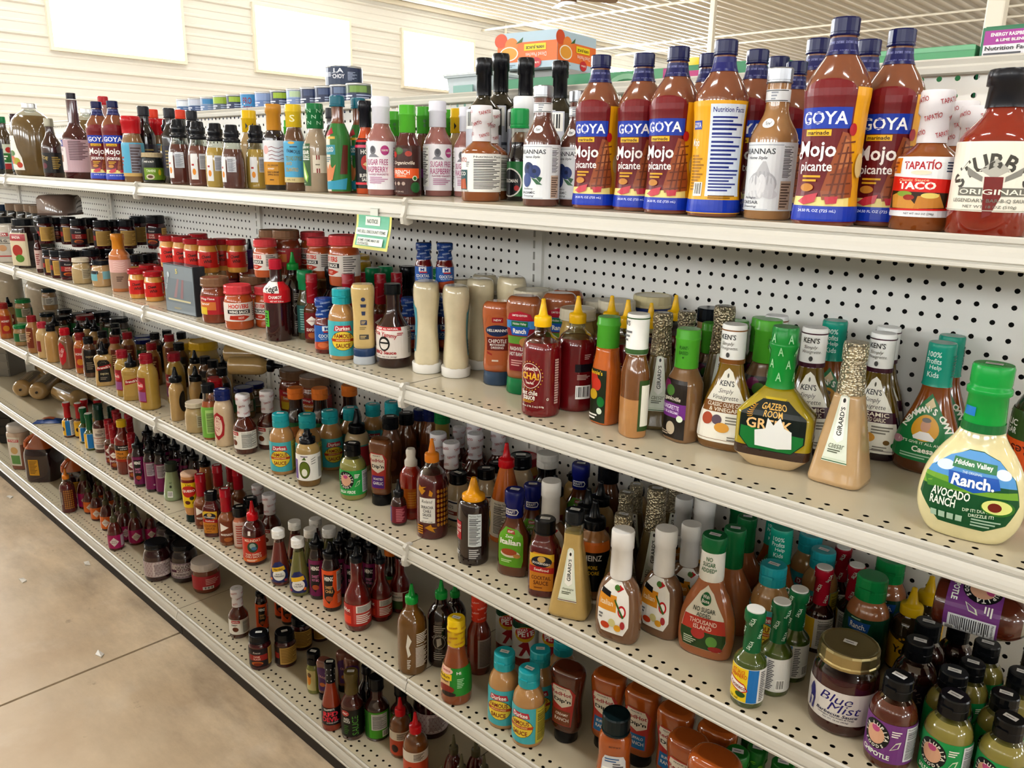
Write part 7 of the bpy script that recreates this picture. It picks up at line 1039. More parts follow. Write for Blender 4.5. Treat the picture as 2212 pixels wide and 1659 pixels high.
('tap',-0.132,-0.066,0.7767,0.80,1.013,'dark salsa-style sauce bottle with printed white shrink neck, third from right of 8, third shelf',55),
('tap',-0.067,-0.203,0.7767,0.83,1.004,'dark salsa-style sauce bottle with printed white shrink neck, behind the orange-nozzled sriracha, third shelf',55),
('tap',-0.075,-0.118,0.7767,0.80,1.001,'dark salsa-style sauce bottle with printed white shrink neck, just right of the orange-nozzled sriracha',55),
('tap',-0.063,-0.051,0.7767,0.77,0.973,'dark salsa-style sauce bottle with printed white shrink neck, just left of the white-capped black bottle',55),
('goldj',0.016,-0.172,0.7767,0.78,0.992,'square cream horseradish jar with black lid, second from left of 4, third shelf',71),
('goldj',-0.011,-0.110,0.7767,0.77,0.911,'square cream horseradish jar with black lid, just right of the green flip-capped ranch',71),
('cheez',0.020,-0.048,0.7767,0.73,1.245,'cheese sauce jar with red lid and red label, on the third shelf',0),
('goldj',0.067,-0.112,0.7767,0.74,1.245,'square cream horseradish jar with black lid, in front of the red-lidded cheese jar',71),
('blkwht',0.145,-0.110,0.7767,0.70,1.082,'black dressing bottle with white flip cap, on the third shelf',0),
('mustk',0.197,-0.072,0.7767,0.66,0.998,'tan mustard squeeze bottle with black nozzle, just right of the red-lidded cheese jar',4),
('mustk',0.219,-0.170,0.7767,0.69,0.998,'tan mustard squeeze bottle with black nozzle, in front of the white-capped black bottle',4),
('kraft',0.229,-0.253,0.7767,0.72,0.942,'italian dressing bottle with navy shrink cap and green label, behind the yellow-label cocktail bottle',45),
('kraft',0.241,-0.113,0.7767,0.48,1.003,'navy-capped italian dressing, just right of the white-capped black bottle',45),
('dipup',0.304,-0.101,0.7767,0.62,1.077,'brown barbecue squeeze bottle with black flip cap, just right of the white-capped black bottle',11),
('mustk',0.330,-0.161,0.7767,0.63,1.099,'tan mustard squeeze bottle with black nozzle, second from right of 12, third shelf',4),
('mustk',0.338,-0.045,0.7767,0.58,1.002,'tan mustard squeeze bottle with black nozzle, just right of the orange-black sauce bottle',4),
('mustk',0.349,-0.226,0.7767,0.64,1.165,'tan mustard squeeze bottle with black nozzle, third from right of 12, third shelf',4),
('renee',0.294,-0.273,0.7767,0.69,0.994,'tan italian dressing bottle with long white neck, behind the yellow-label cocktail bottle, third shelf',41),
('mustk_h',0.400,-0.272,0.7767,0.63,1.072,'orange and black sauce bottle with black nozzle, on the third shelf',0),
('girard_d',0.475,-0.289,0.7767,0.25,0.934,'dark dressing bottle with crinkled silver foil neck, leftmost of 5, third shelf',30),
('girard_d',0.400,-0.173,0.7767,0.24,0.859,'dark dressing bottle with crinkled silver foil neck, second from left of 5, third shelf',30),
('girard_d',0.375,-0.101,0.7767,0.58,0.805,'dark dressing bottle with crinkled silver foil neck, third from left of 5, third shelf',30),
('girard_d',0.484,-0.198,0.7767,0.55,1.058,'dark dressing bottle with crinkled silver foil neck, second from right of 5, third shelf',30),
('girard_d',0.436,-0.055,0.7767,0.53,0.861,'dark dressing bottle with crinkled silver foil neck, rightmost of 5, third shelf',30),
('renee',0.571,-0.218,0.7767,0.50,0.913,'tan italian dressing bottle with long white neck, third from right of 7, third shelf',41),
('renee',0.489,-0.107,0.7767,0.52,0.869,'tan italian dressing bottle with long white neck, fourth from left of 7, third shelf',41),
('renee',0.507,-0.043,0.7767,0.49,0.828,'tan italian dressing bottle with long white neck, rightmost of 7, third shelf',41),
('renee',0.553,-0.143,0.7767,0.49,1.019,'tan italian dressing bottle with long white neck, second from right of 7, third shelf',41),
('wish_g',0.646,-0.204,0.7767,0.45,0.921,'orange dressing bottle with green shrink neck, just left of the gold-lidded barbecue jar',35),
('wish_g',0.625,-0.117,0.7767,0.44,0.856,'orange dressing bottle with green shrink neck, just right of the thousand island bottle',35),
('wish_g',0.575,-0.051,0.7767,0.45,0.807,'orange dressing bottle with green shrink neck, second from left of 3, third shelf',35),
('newman',0.701,-0.142,0.7767,0.39,0.995,'amber dressing bottle with teal neck and white cap, just left of the gold-lidded barbecue jar',82),
('newman',0.646,-0.046,0.7767,0.40,0.844,'amber dressing bottle with teal neck and white cap, left one of the two, third shelf',82),
('durkee',0.724,-0.214,0.7767,0.05,0.997,'teal-capped sauce bottle, just left of the purple-label chipotle bottle',79),
('durkee',0.757,-0.092,0.7767,-0.01,0.961,'tan sandwich sauce bottle with teal cap and teal label, rightmost of 9, third shelf',79),
('durkee',0.714,-0.043,0.7767,0.36,0.950,'teal-capped sauce bottle, second from right of 9, third shelf',79),
('yuca_r',0.814,-0.090,0.7767,0.13,0.970,'dark hot sauce bottle with red shrink neck, rightmost of 3, third shelf',65),
('yuca_r',0.771,-0.036,0.7767,0.32,0.960,'dark hot sauce bottle with red shrink neck, second from left of 3, third shelf',65),
('hvdark',0.853,-0.045,0.7767,0.26,0.972,'dark green label ranch bottle with green flip cap, right one of the two, third shelf',19),
('yelnoz',0.917,-0.040,0.7767,0.22,0.961,'brown and yellow sauce bottle with yellow nozzle, right one of the two, third shelf',94),
('lupita_d',0.956,-0.224,0.7767,0.22,0.939,'dark salsa bottle with black stickered cap, leftmost of 4, third shelf',27),
('lupita_d',0.949,-0.160,0.7767,0.21,0.935,'dark salsa bottle with black stickered cap, second from left of 4, third shelf',27),
('lupita_s',1.012,-0.261,0.7767,0.18,0.907,'salsa verde squeeze bottle with black stickered cap, second from left of 7, third shelf',72),
('lupita_s',1.022,-0.202,0.7767,0.16,0.830,'salsa verde squeeze bottle with black stickered cap, third from left of 7, third shelf',72),
('lupita_s',1.026,-0.144,0.7767,0.15,0.876,'salsa verde squeeze bottle with black stickered cap, fourth from left of 7, third shelf',72),
('lupita_s',1.074,-0.255,0.7767,0.12,0.857,'salsa verde squeeze bottle with black stickered cap, third from right of 7, third shelf',72),
('lupita_s',1.081,-0.195,0.7767,0.11,0.898,'salsa verde squeeze bottle with black stickered cap, rightmost of 7, third shelf',72),
('lupita_d',1.086,-0.133,0.7767,0.10,0.900,'dark salsa bottle with black stickered cap, rightmost of 4, third shelf',27),
('lupita_d',0.980,-0.108,0.7767,0.18,0.809,'dark salsa bottle with black stickered cap, third from left of 4, third shelf',27),
('yuca_x',-2.243,-0.269,0.4484,1.26,0.981,'blue-label red-necked hot sauce, third from left of 4, fourth shelf',7),
('yuca_x',-2.192,-0.234,0.4484,1.25,1.004,'brown hot sauce bottle with red neck and blue-yellow label, rightmost of 4, fourth shelf',7),
('zumgreen',-1.985,-0.257,0.4484,1.23,0.879,'dark green-necked sauce, right one of the two, fourth shelf',21),
('louis',-1.916,-0.266,0.4484,1.23,0.997,'hot sauce bottle with dark red shrink neck, third from left of 6, fourth shelf',24),
('louis',-1.866,-0.279,0.4484,1.23,0.997,'hot sauce bottle with dark red shrink neck, fourth from left of 6, fourth shelf',24),
('louis',-1.826,-0.254,0.4484,1.22,1.023,'hot sauce bottle with dark red shrink neck, second from right of 6, fourth shelf',24),
('heinz',-1.536,-0.300,0.4484,1.20,0.977,'magenta-label hot sauce squeeze bottle with black nozzle, third from left of 14, fourth shelf',42),
('heinz',-1.561,-0.259,0.4484,1.19,0.968,'magenta-label hot sauce squeeze bottle with black nozzle, fourth from left of 14, fourth shelf',42),
('heinz',-1.509,-0.256,0.4484,1.18,1.003,'magenta-label hot sauce squeeze bottle with black nozzle, fifth from left of 14, fourth shelf',42),
('heinz',-1.421,-0.262,0.4484,1.17,1.001,'magenta-label hot sauce squeeze bottle with black nozzle, sixth from left of 14, fourth shelf',42),
('heinz',-1.340,-0.262,0.4484,1.16,0.985,'magenta-label hot sauce squeeze bottle with black nozzle, seventh from left of 14, fourth shelf',42),
('heinz',-1.281,-0.262,0.4484,1.15,0.999,'magenta-label hot sauce squeeze bottle with black nozzle, behind the tan black-nozzled bottle, fourth shelf',42),
('heinz',-1.637,-0.264,0.4484,1.20,1.002,'magenta-label hot sauce squeeze bottle with black nozzle, second from left of 14, fourth shelf',42),
('heinz_t',-1.202,-0.261,0.4484,1.14,1.000,'tan squeeze bottle with black nozzle, on the fourth shelf',0),
('louis_m',-1.099,-0.270,0.4484,1.12,0.996,'brown marinade bottle with bright red shrink neck, second from left of 5, fourth shelf',66),
('louis_m',-1.030,-0.238,0.4484,1.10,1.001,'brown marinade bottle with bright red shrink neck, rightmost of 5, fourth shelf',66),
('louis_m',-1.111,-0.218,0.4484,1.11,0.972,'brown marinade bottle with bright red shrink neck, second from right of 5, fourth shelf',66),
('whitered',-0.886,-0.276,0.4484,1.09,0.995,'orange dressing bottle with black cap and pale label, right one of the two, fourth shelf',53),
('tap',-0.917,-0.233,0.4484,1.08,0.888,'dark salsa-style sauce bottle with printed white shrink neck, just right of the yellow queso tube',54),
('melwht',-0.590,-0.307,0.4484,1.03,1.004,'red habanero salsa squeeze bottle with white cap, second from left of 3, fourth shelf',85),
('melwht_g',-0.523,-0.301,0.4484,1.02,0.994,'green salsa squeeze bottle with white cap, second from left of 3, fourth shelf',84),
('melwht',-0.571,-0.253,0.4484,1.01,0.979,'red habanero salsa squeeze bottle with white cap, behind the orange-label squeeze bottle, fourth shelf',85),
('melwht_g',-0.468,-0.277,0.4484,0.99,1.081,'green salsa squeeze bottle with white cap, behind the orange-label squeeze bottle, fourth shelf',84),
('heinz',-0.412,-0.283,0.4484,0.80,1.001,'magenta-label hot sauce squeeze bottle with black nozzle, fifth from right of 14, fourth shelf',42),
('heinz',-0.364,-0.279,0.4484,0.96,0.997,'magenta-label hot sauce squeeze bottle with black nozzle, third from right of 14, fourth shelf',42),
('heinz',-0.391,-0.235,0.4484,0.95,0.976,'magenta-label hot sauce squeeze bottle with black nozzle, second from right of 14, fourth shelf',42),
('heinz',-0.335,-0.241,0.4484,0.76,1.000,'magenta-label hot sauce squeeze bottle with black nozzle, rightmost of 14, fourth shelf',42),
('heinz',-0.473,-0.224,0.4484,0.97,0.880,'magenta-label hot sauce squeeze bottle with black nozzle, fourth from right of 14, fourth shelf',42),
('bbqor',-0.297,-0.204,0.4484,0.91,0.831,'dark sauce bottle with orange cap, on the fourth shelf',0),
('sriblk',-0.019,-0.236,0.4484,0.82,0.810,'dark sriracha bottle with green nozzle, right one of the two, fourth shelf',36),
('durkee',0.287,-0.282,0.4484,0.70,0.989,'teal-capped sauce bottle, third from left of 4, fourth shelf',78),
('durkee',0.294,-0.216,0.4484,0.67,0.962,'tan sandwich sauce bottle with teal cap and teal label, behind the creamy brown dip bottle',78),
('dipn_b',0.441,-0.253,0.4484,0.25,1.005,'orange buffalo ranch dip bottle standing upside down, leftmost of 6, fourth shelf',16),
('dipn_b',0.514,-0.244,0.4484,0.20,0.994,'orange buffalo ranch dip bottle standing upside down, second from left of 6, fourth shelf',16),
('dipn_b',0.590,-0.250,0.4484,0.16,0.997,'orange buffalo ranch dip bottle standing upside down, third from left of 6, fourth shelf',16),
('dipn_b',0.667,-0.238,0.4484,0.10,0.994,'orange buffalo ranch dip bottle standing upside down, rightmost of 6, fourth shelf',16),
('dipn_b',0.652,-0.311,0.4484,0.13,1.049,'orange buffalo ranch dip bottle standing upside down, fourth from left of 6, fourth shelf',16),
('dipn_b',0.723,-0.352,0.4484,0.10,1.227,'orange buffalo ranch dip bottle standing upside down, second from right of 6, fourth shelf',16),
('lime',0.723,-0.272,0.4484,0.42,1.054,'green sauce bottle with lime-patterned neck, leftmost of 4, fourth shelf',40),
('lime',0.736,-0.222,0.4484,0.39,0.953,'green sauce bottle with lime-patterned neck, third from left of 4, fourth shelf',40),
('lime',0.786,-0.231,0.4484,0.36,0.992,'green sauce bottle with lime-patterned neck, rightmost of 4, fourth shelf',40),
('lime',0.706,-0.186,0.4484,0.40,0.825,'green sauce bottle with lime-patterned neck, second from left of 4, fourth shelf',40),
('vinjug',-2.908,-0.292,0.1031,1.31,0.825,'pale yellow vinegar jug, on the bottom shelf',0),
('bbqjug',-2.409,-0.274,0.1031,1.27,0.802,'large gallon jug of dark barbecue sauce with handle, just right of the gold-print sriracha bottle',31),
('tabsri_o',-2.264,-0.244,0.1031,1.26,1.004,'small sriracha bottle with olive nozzle and orange label, fourth from left of 12, bottom shelf',49),
('tabsri_o',-2.178,-0.242,0.1031,1.25,1.001,'small sriracha bottle with olive nozzle and orange label, sixth from left of 12, bottom shelf',49),
('tabsri_o',-2.316,-0.233,0.1031,1.26,1.013,'small sriracha bottle with olive nozzle and orange label, third from left of 12, bottom shelf',49),
('tabsri',-2.034,-0.258,0.1031,1.24,0.936,'small sriracha bottle with olive nozzle and magenta label, third from left of 9, bottom shelf',43),
('tabsri',-1.977,-0.251,0.1031,1.23,1.049,'small sriracha bottle with olive nozzle and magenta label, fourth from right of 9, bottom shelf',43),
('tabsri',-1.899,-0.249,0.1031,1.22,0.953,'small sriracha bottle with olive nozzle and magenta label, third from right of 9, bottom shelf',43),
('tabsri',-1.934,-0.292,0.1031,1.24,0.928,'small sriracha bottle with olive nozzle and magenta label, fourth from left of 9, bottom shelf',43),
('jam',-1.664,-0.222,0.1031,1.19,0.823,'beet relish jar with black lid and white label, second from left of 4, bottom shelf',2),
('jam',-1.524,-0.246,0.1031,1.18,0.985,'beet relish jar with black lid and white label, behind the purple-label borscht jar',2),
('bbqgrn',-0.204,-0.255,0.1031,0.90,0.889,'dark sauce bottle with bright green label, just right of the dark screw-capped bottle',10),
('dipn_p',-0.471,-0.246,0.1031,0.98,1.006,'purple-label squeeze bottle standing upside down, second from left of 3, bottom shelf',56),
('dipn_p',-0.424,-0.251,0.1031,0.97,1.075,'purple-label squeeze bottle standing upside down, behind the dark screw-capped bottle, bottom shelf',56),
('soydk',-0.312,-0.284,0.1031,0.95,0.810,'dark sauce bottle with black screw cap, on the bottom shelf',0),
('tabsri_o',0.027,-0.283,0.1031,0.82,1.002,'small sriracha bottle with olive nozzle and orange label, fifth from right of 12, bottom shelf',49),
('tabsri_o',0.087,-0.314,0.1031,0.81,0.997,'small sriracha bottle with olive nozzle and orange label, fourth from right of 12, bottom shelf',49),
('tabsri_o',0.070,-0.251,0.1031,0.79,0.996,'small sriracha bottle with olive nozzle and orange label, third from right of 12, bottom shelf',49),
('tabsri_o',0.074,-0.364,0.1031,0.84,0.944,'small sriracha bottle with olive nozzle and orange label, seventh from left of 12, bottom shelf',49),
('tabsri_o',0.155,-0.306,0.1031,0.78,0.991,'small sriracha bottle with olive nozzle and orange label, rightmost of 12, bottom shelf',49),
('tabsri_o',0.118,-0.271,0.1031,0.78,0.933,'small sriracha bottle with olive nozzle and orange label, second from right of 12, bottom shelf',49),
)

# ================================================================ the room
CREAM, GREYW = '#c2bfb5', '#e8e6df'
def struct(name, mb, parent=None, **kw):
    o = mb.build(name, parent, **kw)
    if parent is None: o['kind'] = 'structure'
    return o
def floor_mat():
    mt = mat('#a08a70', 'matte'); nt = mt.node_tree; b = nt.nodes['Principled BSDF']
    for ln in list(b.inputs['Base Color'].links): nt.links.remove(ln)
    tc = nt.nodes.new('ShaderNodeTexCoord')
    def ns(scale, detail, rough=.6, st=(1, 1, 1)):
        mp = nt.nodes.new('ShaderNodeMapping'); mp.inputs['Scale'].default_value = st
        n = nt.nodes.new('ShaderNodeTexNoise'); n.inputs['Scale'].default_value = scale; n.inputs['Detail'].default_value = detail; n.inputs['Roughness'].default_value = rough
        nt.links.new(tc.outputs['Object'], mp.inputs['Vector']); nt.links.new(mp.outputs[0], n.inputs['Vector']); return n.outputs['Fac']
    def ramp(src, a, b_, c0, c1):
        rp = nt.nodes.new('ShaderNodeValToRGB'); rp.color_ramp.elements[0].position = a; rp.color_ramp.elements[1].position = b_
        rp.color_ramp.elements[0].color = c0; rp.color_ramp.elements[1].color = c1
        nt.links.new(src, rp.inputs[0]); return rp.outputs[0]
    def mix(f, a, b_, mode='MIX'):
        m_ = nt.nodes.new('ShaderNodeMix'); m_.data_type = 'RGBA'; m_.blend_type = mode
        for sock, v in ((0, f), (6, a), (7, b_)):
            if hasattr(v, 'links') or hasattr(v, 'is_linked'): nt.links.new(v, m_.inputs[sock])
            else: m_.inputs[sock].default_value = v
        return m_.outputs[2]
    base = ramp(ns(1.7, 8), .3, .72, lin('#bda484'), lin('#dfcdb0'))
    base = mix(ramp(ns(5, 6), .55, .75, (0,0,0,1), (.5,.5,.5,1)), base, lin('#dccfba'))
    base = mix(ramp(ns(9, 9, .7), .63, .72, (0,0,0,1), (.6,.6,.6,1)), base, lin('#6a5642'))
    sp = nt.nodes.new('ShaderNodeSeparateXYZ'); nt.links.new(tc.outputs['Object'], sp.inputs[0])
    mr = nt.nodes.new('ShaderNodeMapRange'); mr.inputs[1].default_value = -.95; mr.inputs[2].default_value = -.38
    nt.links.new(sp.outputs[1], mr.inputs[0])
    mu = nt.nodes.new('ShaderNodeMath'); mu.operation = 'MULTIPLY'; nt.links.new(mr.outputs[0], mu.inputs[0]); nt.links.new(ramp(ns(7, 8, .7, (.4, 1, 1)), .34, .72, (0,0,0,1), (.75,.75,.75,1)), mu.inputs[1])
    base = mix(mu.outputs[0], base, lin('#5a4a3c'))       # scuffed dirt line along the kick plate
    nt.links.new(base, b.inputs['Base Color'])
    b.inputs['Roughness'].default_value = .42
    nt.links.new(ramp(ns(3, 6), .3, .8, (.3,.3,.3,1), (.6,.6,.6,1)), b.inputs['Roughness'])
    return mt
FM = floor_mat()
mb = MB(); mb.box(-13, -12, -.06, 15, 27, -.012, mat('#1a1512', 'matte')); fl = struct('floor', mb)
for x0, x1 in ((-13, -6.03), (-6.024, -1.246), (-1.236, 3.6), (3.606, 15)):
    mb = MB(); mb.box(x0, -12, -.012, x1, 27, 0, FM); mb.build('slab', fl)
# ribbed metal ceiling, ribs running away from the shelves
mb = MB(); CM = mat('#d8d2c4', 'paint'); prof = []
x = -12.2
while x < 15:
    prof += [(x, 4.66), (x+.16, 4.66), (x+.185, 4.615), (x+.235, 4.615)]; x += .26
for (xa, za), (xb, zb) in zip(prof, prof[1:]): mb.face([(xa,-12,za),(xa,27,za),(xb,27,zb),(xb,-12,zb)], CM)
struct('ceiling', mb)
# ribbed steel siding on the four walls
SM = mat('#d6d5d0', 'paint')
def siding(name, along, at, a0, a1, sgn):
    mb = MB(); pf = []; z = 0.
    while z < 4.66:
        pf += [(z, 0), (z+.10, 0), (z+.112, .008), (z+.135, .008), (z+.147, 0), (z+.22, 0), (z+.232, .008), (z+.255, .008), (z+.267, 0), (z+.34, 0), (z+.362, .03), (z+.388, .03)]; z += .41
    for (za, da), (zb, db) in zip(pf, pf[1:]):
        q = [(a0, za, da), (a1, za, da), (a1, zb, db), (a0, zb, db)]
        mb.face([(at+sgn*d, a, zz) if along == 'y' else (a, at+sgn*d, zz) for a, zz, d in q], SM)
    return struct(name, mb)
siding('wall_left', 'y', -12, -12, 27, 1); siding('wall_right', 'y', 14.5, -12, 27, -1)
siding('wall_back', 'x', 26.5, -13, 15, -1); siding('wall_front', 'x', -11.5, -13, 15, 1)
def daylight(st):
    mt = bpy.data.materials.new('daylight_panel'); mt.use_nodes = True
    b = mt.node_tree.nodes['Principled BSDF']; b.inputs['Base Color'].default_value = (.9, .95, 1, 1)
    b.inputs['Emission Color'].default_value = (.95, .98, 1, 1); b.inputs['Emission Strength'].default_value = st; return mt
SUNNY, ADDED_DAY = daylight(50.0), daylight(24.0)
FRM = mat('#e2dccb', 'paint')
nw = 0
def window(axis, at, c, w_, z0, z1, sgn, WIN):
    global nw; nw += 1
    def bx(mb, a0, a1, zz0, zz1, d0, d1, mt):
        d0, d1 = sorted((at+sgn*d0, at+sgn*d1))
        if axis == 'y': mb.box(d0, a0, zz0, d1, a1, zz1, mt)
        else: mb.box(a0, d0, zz0, a1, d1, zz1, mt)
    mb = MB(); f = .05; a0, a1 = c-w_/2, c+w_/2
    for q in ((a0-f, a1+f, z1, z1+f), (a0-f, a1+f, z0-f, z0), (a0-f, a0, z0, z1), (a1, a1+f, z0, z1)): bx(mb, *q, .0, .07, FRM)
    o = struct('window_%d' % nw, mb)
    mb = MB(); bx(mb, a0, a1, z0, z1, .035, .045, WIN); mb.build('pane', o)
for c in (-6.0, -2.4, .8, 4.0, 7.2, 10.4, 13.6, 16.8, 20.0): window('y', -12, c, 1.9, 3.105, 4.11, 1, SUNNY)
for c in (-9.5, -6.3, -3.1, .1, 3.3, 6.5, 9.7): window('x', -11.5, c, 1.9, 3.105, 4.11, 1, ADDED_DAY)  # unseen front-wall windows, added for fill light and bottle reflections
for c in (-8, -4, 0, 4, 8, 12): window('y', 14.5, c, 1.9, 3.1, 4.1, -1, ADDED_DAY)  # unseen right-wall windows, added to light the room
mb = MB(); mb.box(-12, -12, 4.56, -11.93, 27, 4.64, FRM); struct('trim_1', mb)
mb = MB(); mb.cyl((-11.9, 12.3, 0), (-11.9, 12.3, 4.6), .03, FRM); tag(mb.build('conduit_pipe'), 'thin upright pale conduit on the window wall near the ceiling', 'pipe')
for i, (y, z, lb) in enumerate(((11.65, 4.4, 'thin pale pipe under the ceiling, nearest of three'), (15.3, 4.4, 'thin pale pipe under the ceiling, middle of three'), (16.36, 4.4, 'thin pale pipe under the ceiling, farthest of three'))):
    mb = MB(); mb.cyl((-11.99, y, z), (14.49, y+.1, z), .022, FRM)
    pp = mb.build('ceiling_pipe'); tag(pp, lb, 'pipe', 'ceiling pipes')
for nm, (x, y, s_), lb in (('support_post', (.11, 3, .0375), 'square white post rising behind the green boxes to the ceiling'), ('support_post', (-4.855, 9, .035), 'thin white post far behind the marinade bottles')):
    mb = MB(); mb.box(x-s_, y-s_, 0, x+s_, y+s_, 4.63, FRM); o = mb.build(nm, bevel=.006)
    tag(o, lb, 'post'); mb = MB(); mb.box(x-s_-.03, y-s_-.03, 4.61, x+s_+.03, y+s_+.03, 4.64, FRM); mb.box(x-s_-.03, y-s_-.03, 0, x+s_+.03, y+s_+.03, .012, FRM); mb.build('mounting_plate', o)
# ceiling fan: one brown blade tip dips into the picture
fan = thing('ceiling_fan', 'brown bladed ceiling fan hanging from the ribbed ceiling', 'fan', (-7.4, 9.0, 4.1))
BRN = mat('#7a6048', 'cap')
mb = MB(); mb.cyl((0,0,.08), (0,0,.54), .02, BRN); mb.build('rod', fan)
mb = MB(); mb.cyl((0,0,-.06), (0,0,.1), .13, BRN, 16); mb.build('motor', fan)
for k in range(4):
    a = 2.53+k*PI/2; ca, sa = math.cos(a), math.sin(a); mb = MB()
    pts = [(.12,-.05),(.7,-.09),(.78,-.05),(.8,.0),(.78,.06),(.7,.09),(.12,.05)]
    up = [(x*ca-y*sa, x*sa+y*ca, .012-y*.15) for x, y in pts]; dn = [(p[0], p[1], p[2]-.012) for p in up]
    mb.face(up, BRN); mb.face(dn[::-1], BRN); mb.grid([dn, up], BRN, smooth=False); mb.build('blade', fan)
# housings for the unseen strip lights, added to light the room
for i, o in enumerate(LAMPS):
    x, y, z = o.location; sx, sy = o.data.size, o.data.size_y
    f = thing('ceiling_light', 'added white strip light, ' + ('row behind the photographer', 'row over the sauce aisle', 'row over the next aisle', 'row over the farthest aisle')[i//7] + ', ' + ('first', 'second', 'third', 'fourth', 'fifth', 'sixth', 'seventh')[i % 7] + ' from the windows', 'light', (x, y, z), 0, 'added strip lights')
    mb = MB(); mb.box(-sx/2, -sy/2, .015, sx/2, sy/2, .06, FRM); mb.build('housing', f)
    mb = MB()
    for k in (-1, 1): mb.cyl((k*sx*.4, 0, .06), (k*sx*.4, 0, 4.62-z), .006, FRM, 6)
    mb.build('hanger', f)

# ================================================================ the gondola
PM = mat(GREYW, 'paint'); DC = mat('#b9af97', 'gloss'); CR = mat(CREAM, 'paint'); DK = mat('#17140f', 'matte'); KM = mat('#2a2522', 'matte')
BAY, P0, P1 = 1.2192, .0273, 1.1703
YF = (-.385, -.399, -.398, -.400, -.392)
def panel_mesh():
    mb = MB(); q = .0254; rr = .0041; a8 = [(math.cos(k*PI/4), math.sin(k*PI/4)) for k in range(8)]
    z0 = 1.39-q*48.5; nz = 61; nx = 45
    for i in range(nx):
        for j in range(nz):
            cx, cz = P0+q*(i+.5), z0+q*(j+.5)
            inn = [(cx+rr*c, 0, cz+rr*s) for c, s in a8]
            outp = [(cx+q/2*max(-1, min(1, c*1.5)), 0, cz+q/2*max(-1, min(1, s*1.5))) for c, s in a8]
            for k in range(8):
                mb.face([outp[k], outp[(k+1) % 8], inn[(k+1) % 8], inn[k]], PM)
    zt, zb = z0+nz*q, z0
    mb.face([(.0,0,zb),(P0,0,zb),(P0,0,zt),(.0,0,zt)], PM); mb.face([(P1,0,zb),(BAY,0,zb),(BAY,0,zt),(P1,0,zt)], PM)
    mb.face([(0,0,zt),(BAY,0,zt),(BAY,0,1.7),(0,0,1.7)], PM); mb.face([(0,0,.05),(BAY,0,.05),(BAY,0,zb),(0,0,zb)], PM)
    return mb.mesh('back_panel')
def upright_mesh():
    mb = MB(); w_, q, y = .023, .0254, -.009
    z0 = .1; n = 62
    for (a, b) in ((-w_, -.003), (.003, w_)): mb.box(a, y, z0, b, 0, z0+n*q, PM)
    for j in range(n): mb.box(-.003, y, z0+j*q, .003, y+.003, z0+j*q+.008, PM)
    mb.box(-.0031, -.002, z0, .0031, -.0005, z0+n*q, DK)
    return mb.mesh('upright')
gon = thing('display_gondola', 'long cream steel gondola with perforated back panels and black kick base', 'shelving', (0, 0, 0))
pm_, um_ = panel_mesh(), upright_mesh()
for k in range(-4, 1):
    o = link('back_panel', pm_, gon); o.location = (k*BAY, 0, 0)
    mb = MB(); mb.box(k*BAY, .02, .02, (k+1)*BAY, .03, 1.66, DK); mb.build('core_board', gon)
    mb = MB(); x0, x1 = k*BAY+.001, (k+1)*BAY-.001
    mb.grid([[(x0,y,z),(x1,y,z)] for y, z in ((.012,1.7),(-.012,1.699),(-.018,1.701),(-.0185,1.709),(-.015,1.7125),(-.0165,1.7195),(-.012,1.7225),(.012,1.7225))], CR, closed=False, smooth=False); mb.build('top_rail', gon)
    mb = MB(); mb.box(k*BAY+.001, -.382, 0, (k+1)*BAY-.001, -.36, .056, KM); mb.build('kick_plate', gon, bevel=.002)
for k in range(-4, 2): o = link('upright', um_, gon); o.location = (k*BAY, 0, 0)
up = thing('shelf', 'cream upper shelf of the far side carrying cans and cartons', 'shelf', (0, .2, 1.67))
mb = MB(); mb.box(-4*BAY, -.165, -.015, BAY, .3, 0, CR); mb.build('deck', up)
mb = MB(); mb.box(-4*BAY, .3, -.035, BAY, .306, .01, CR); mb.build('price_rail', up)
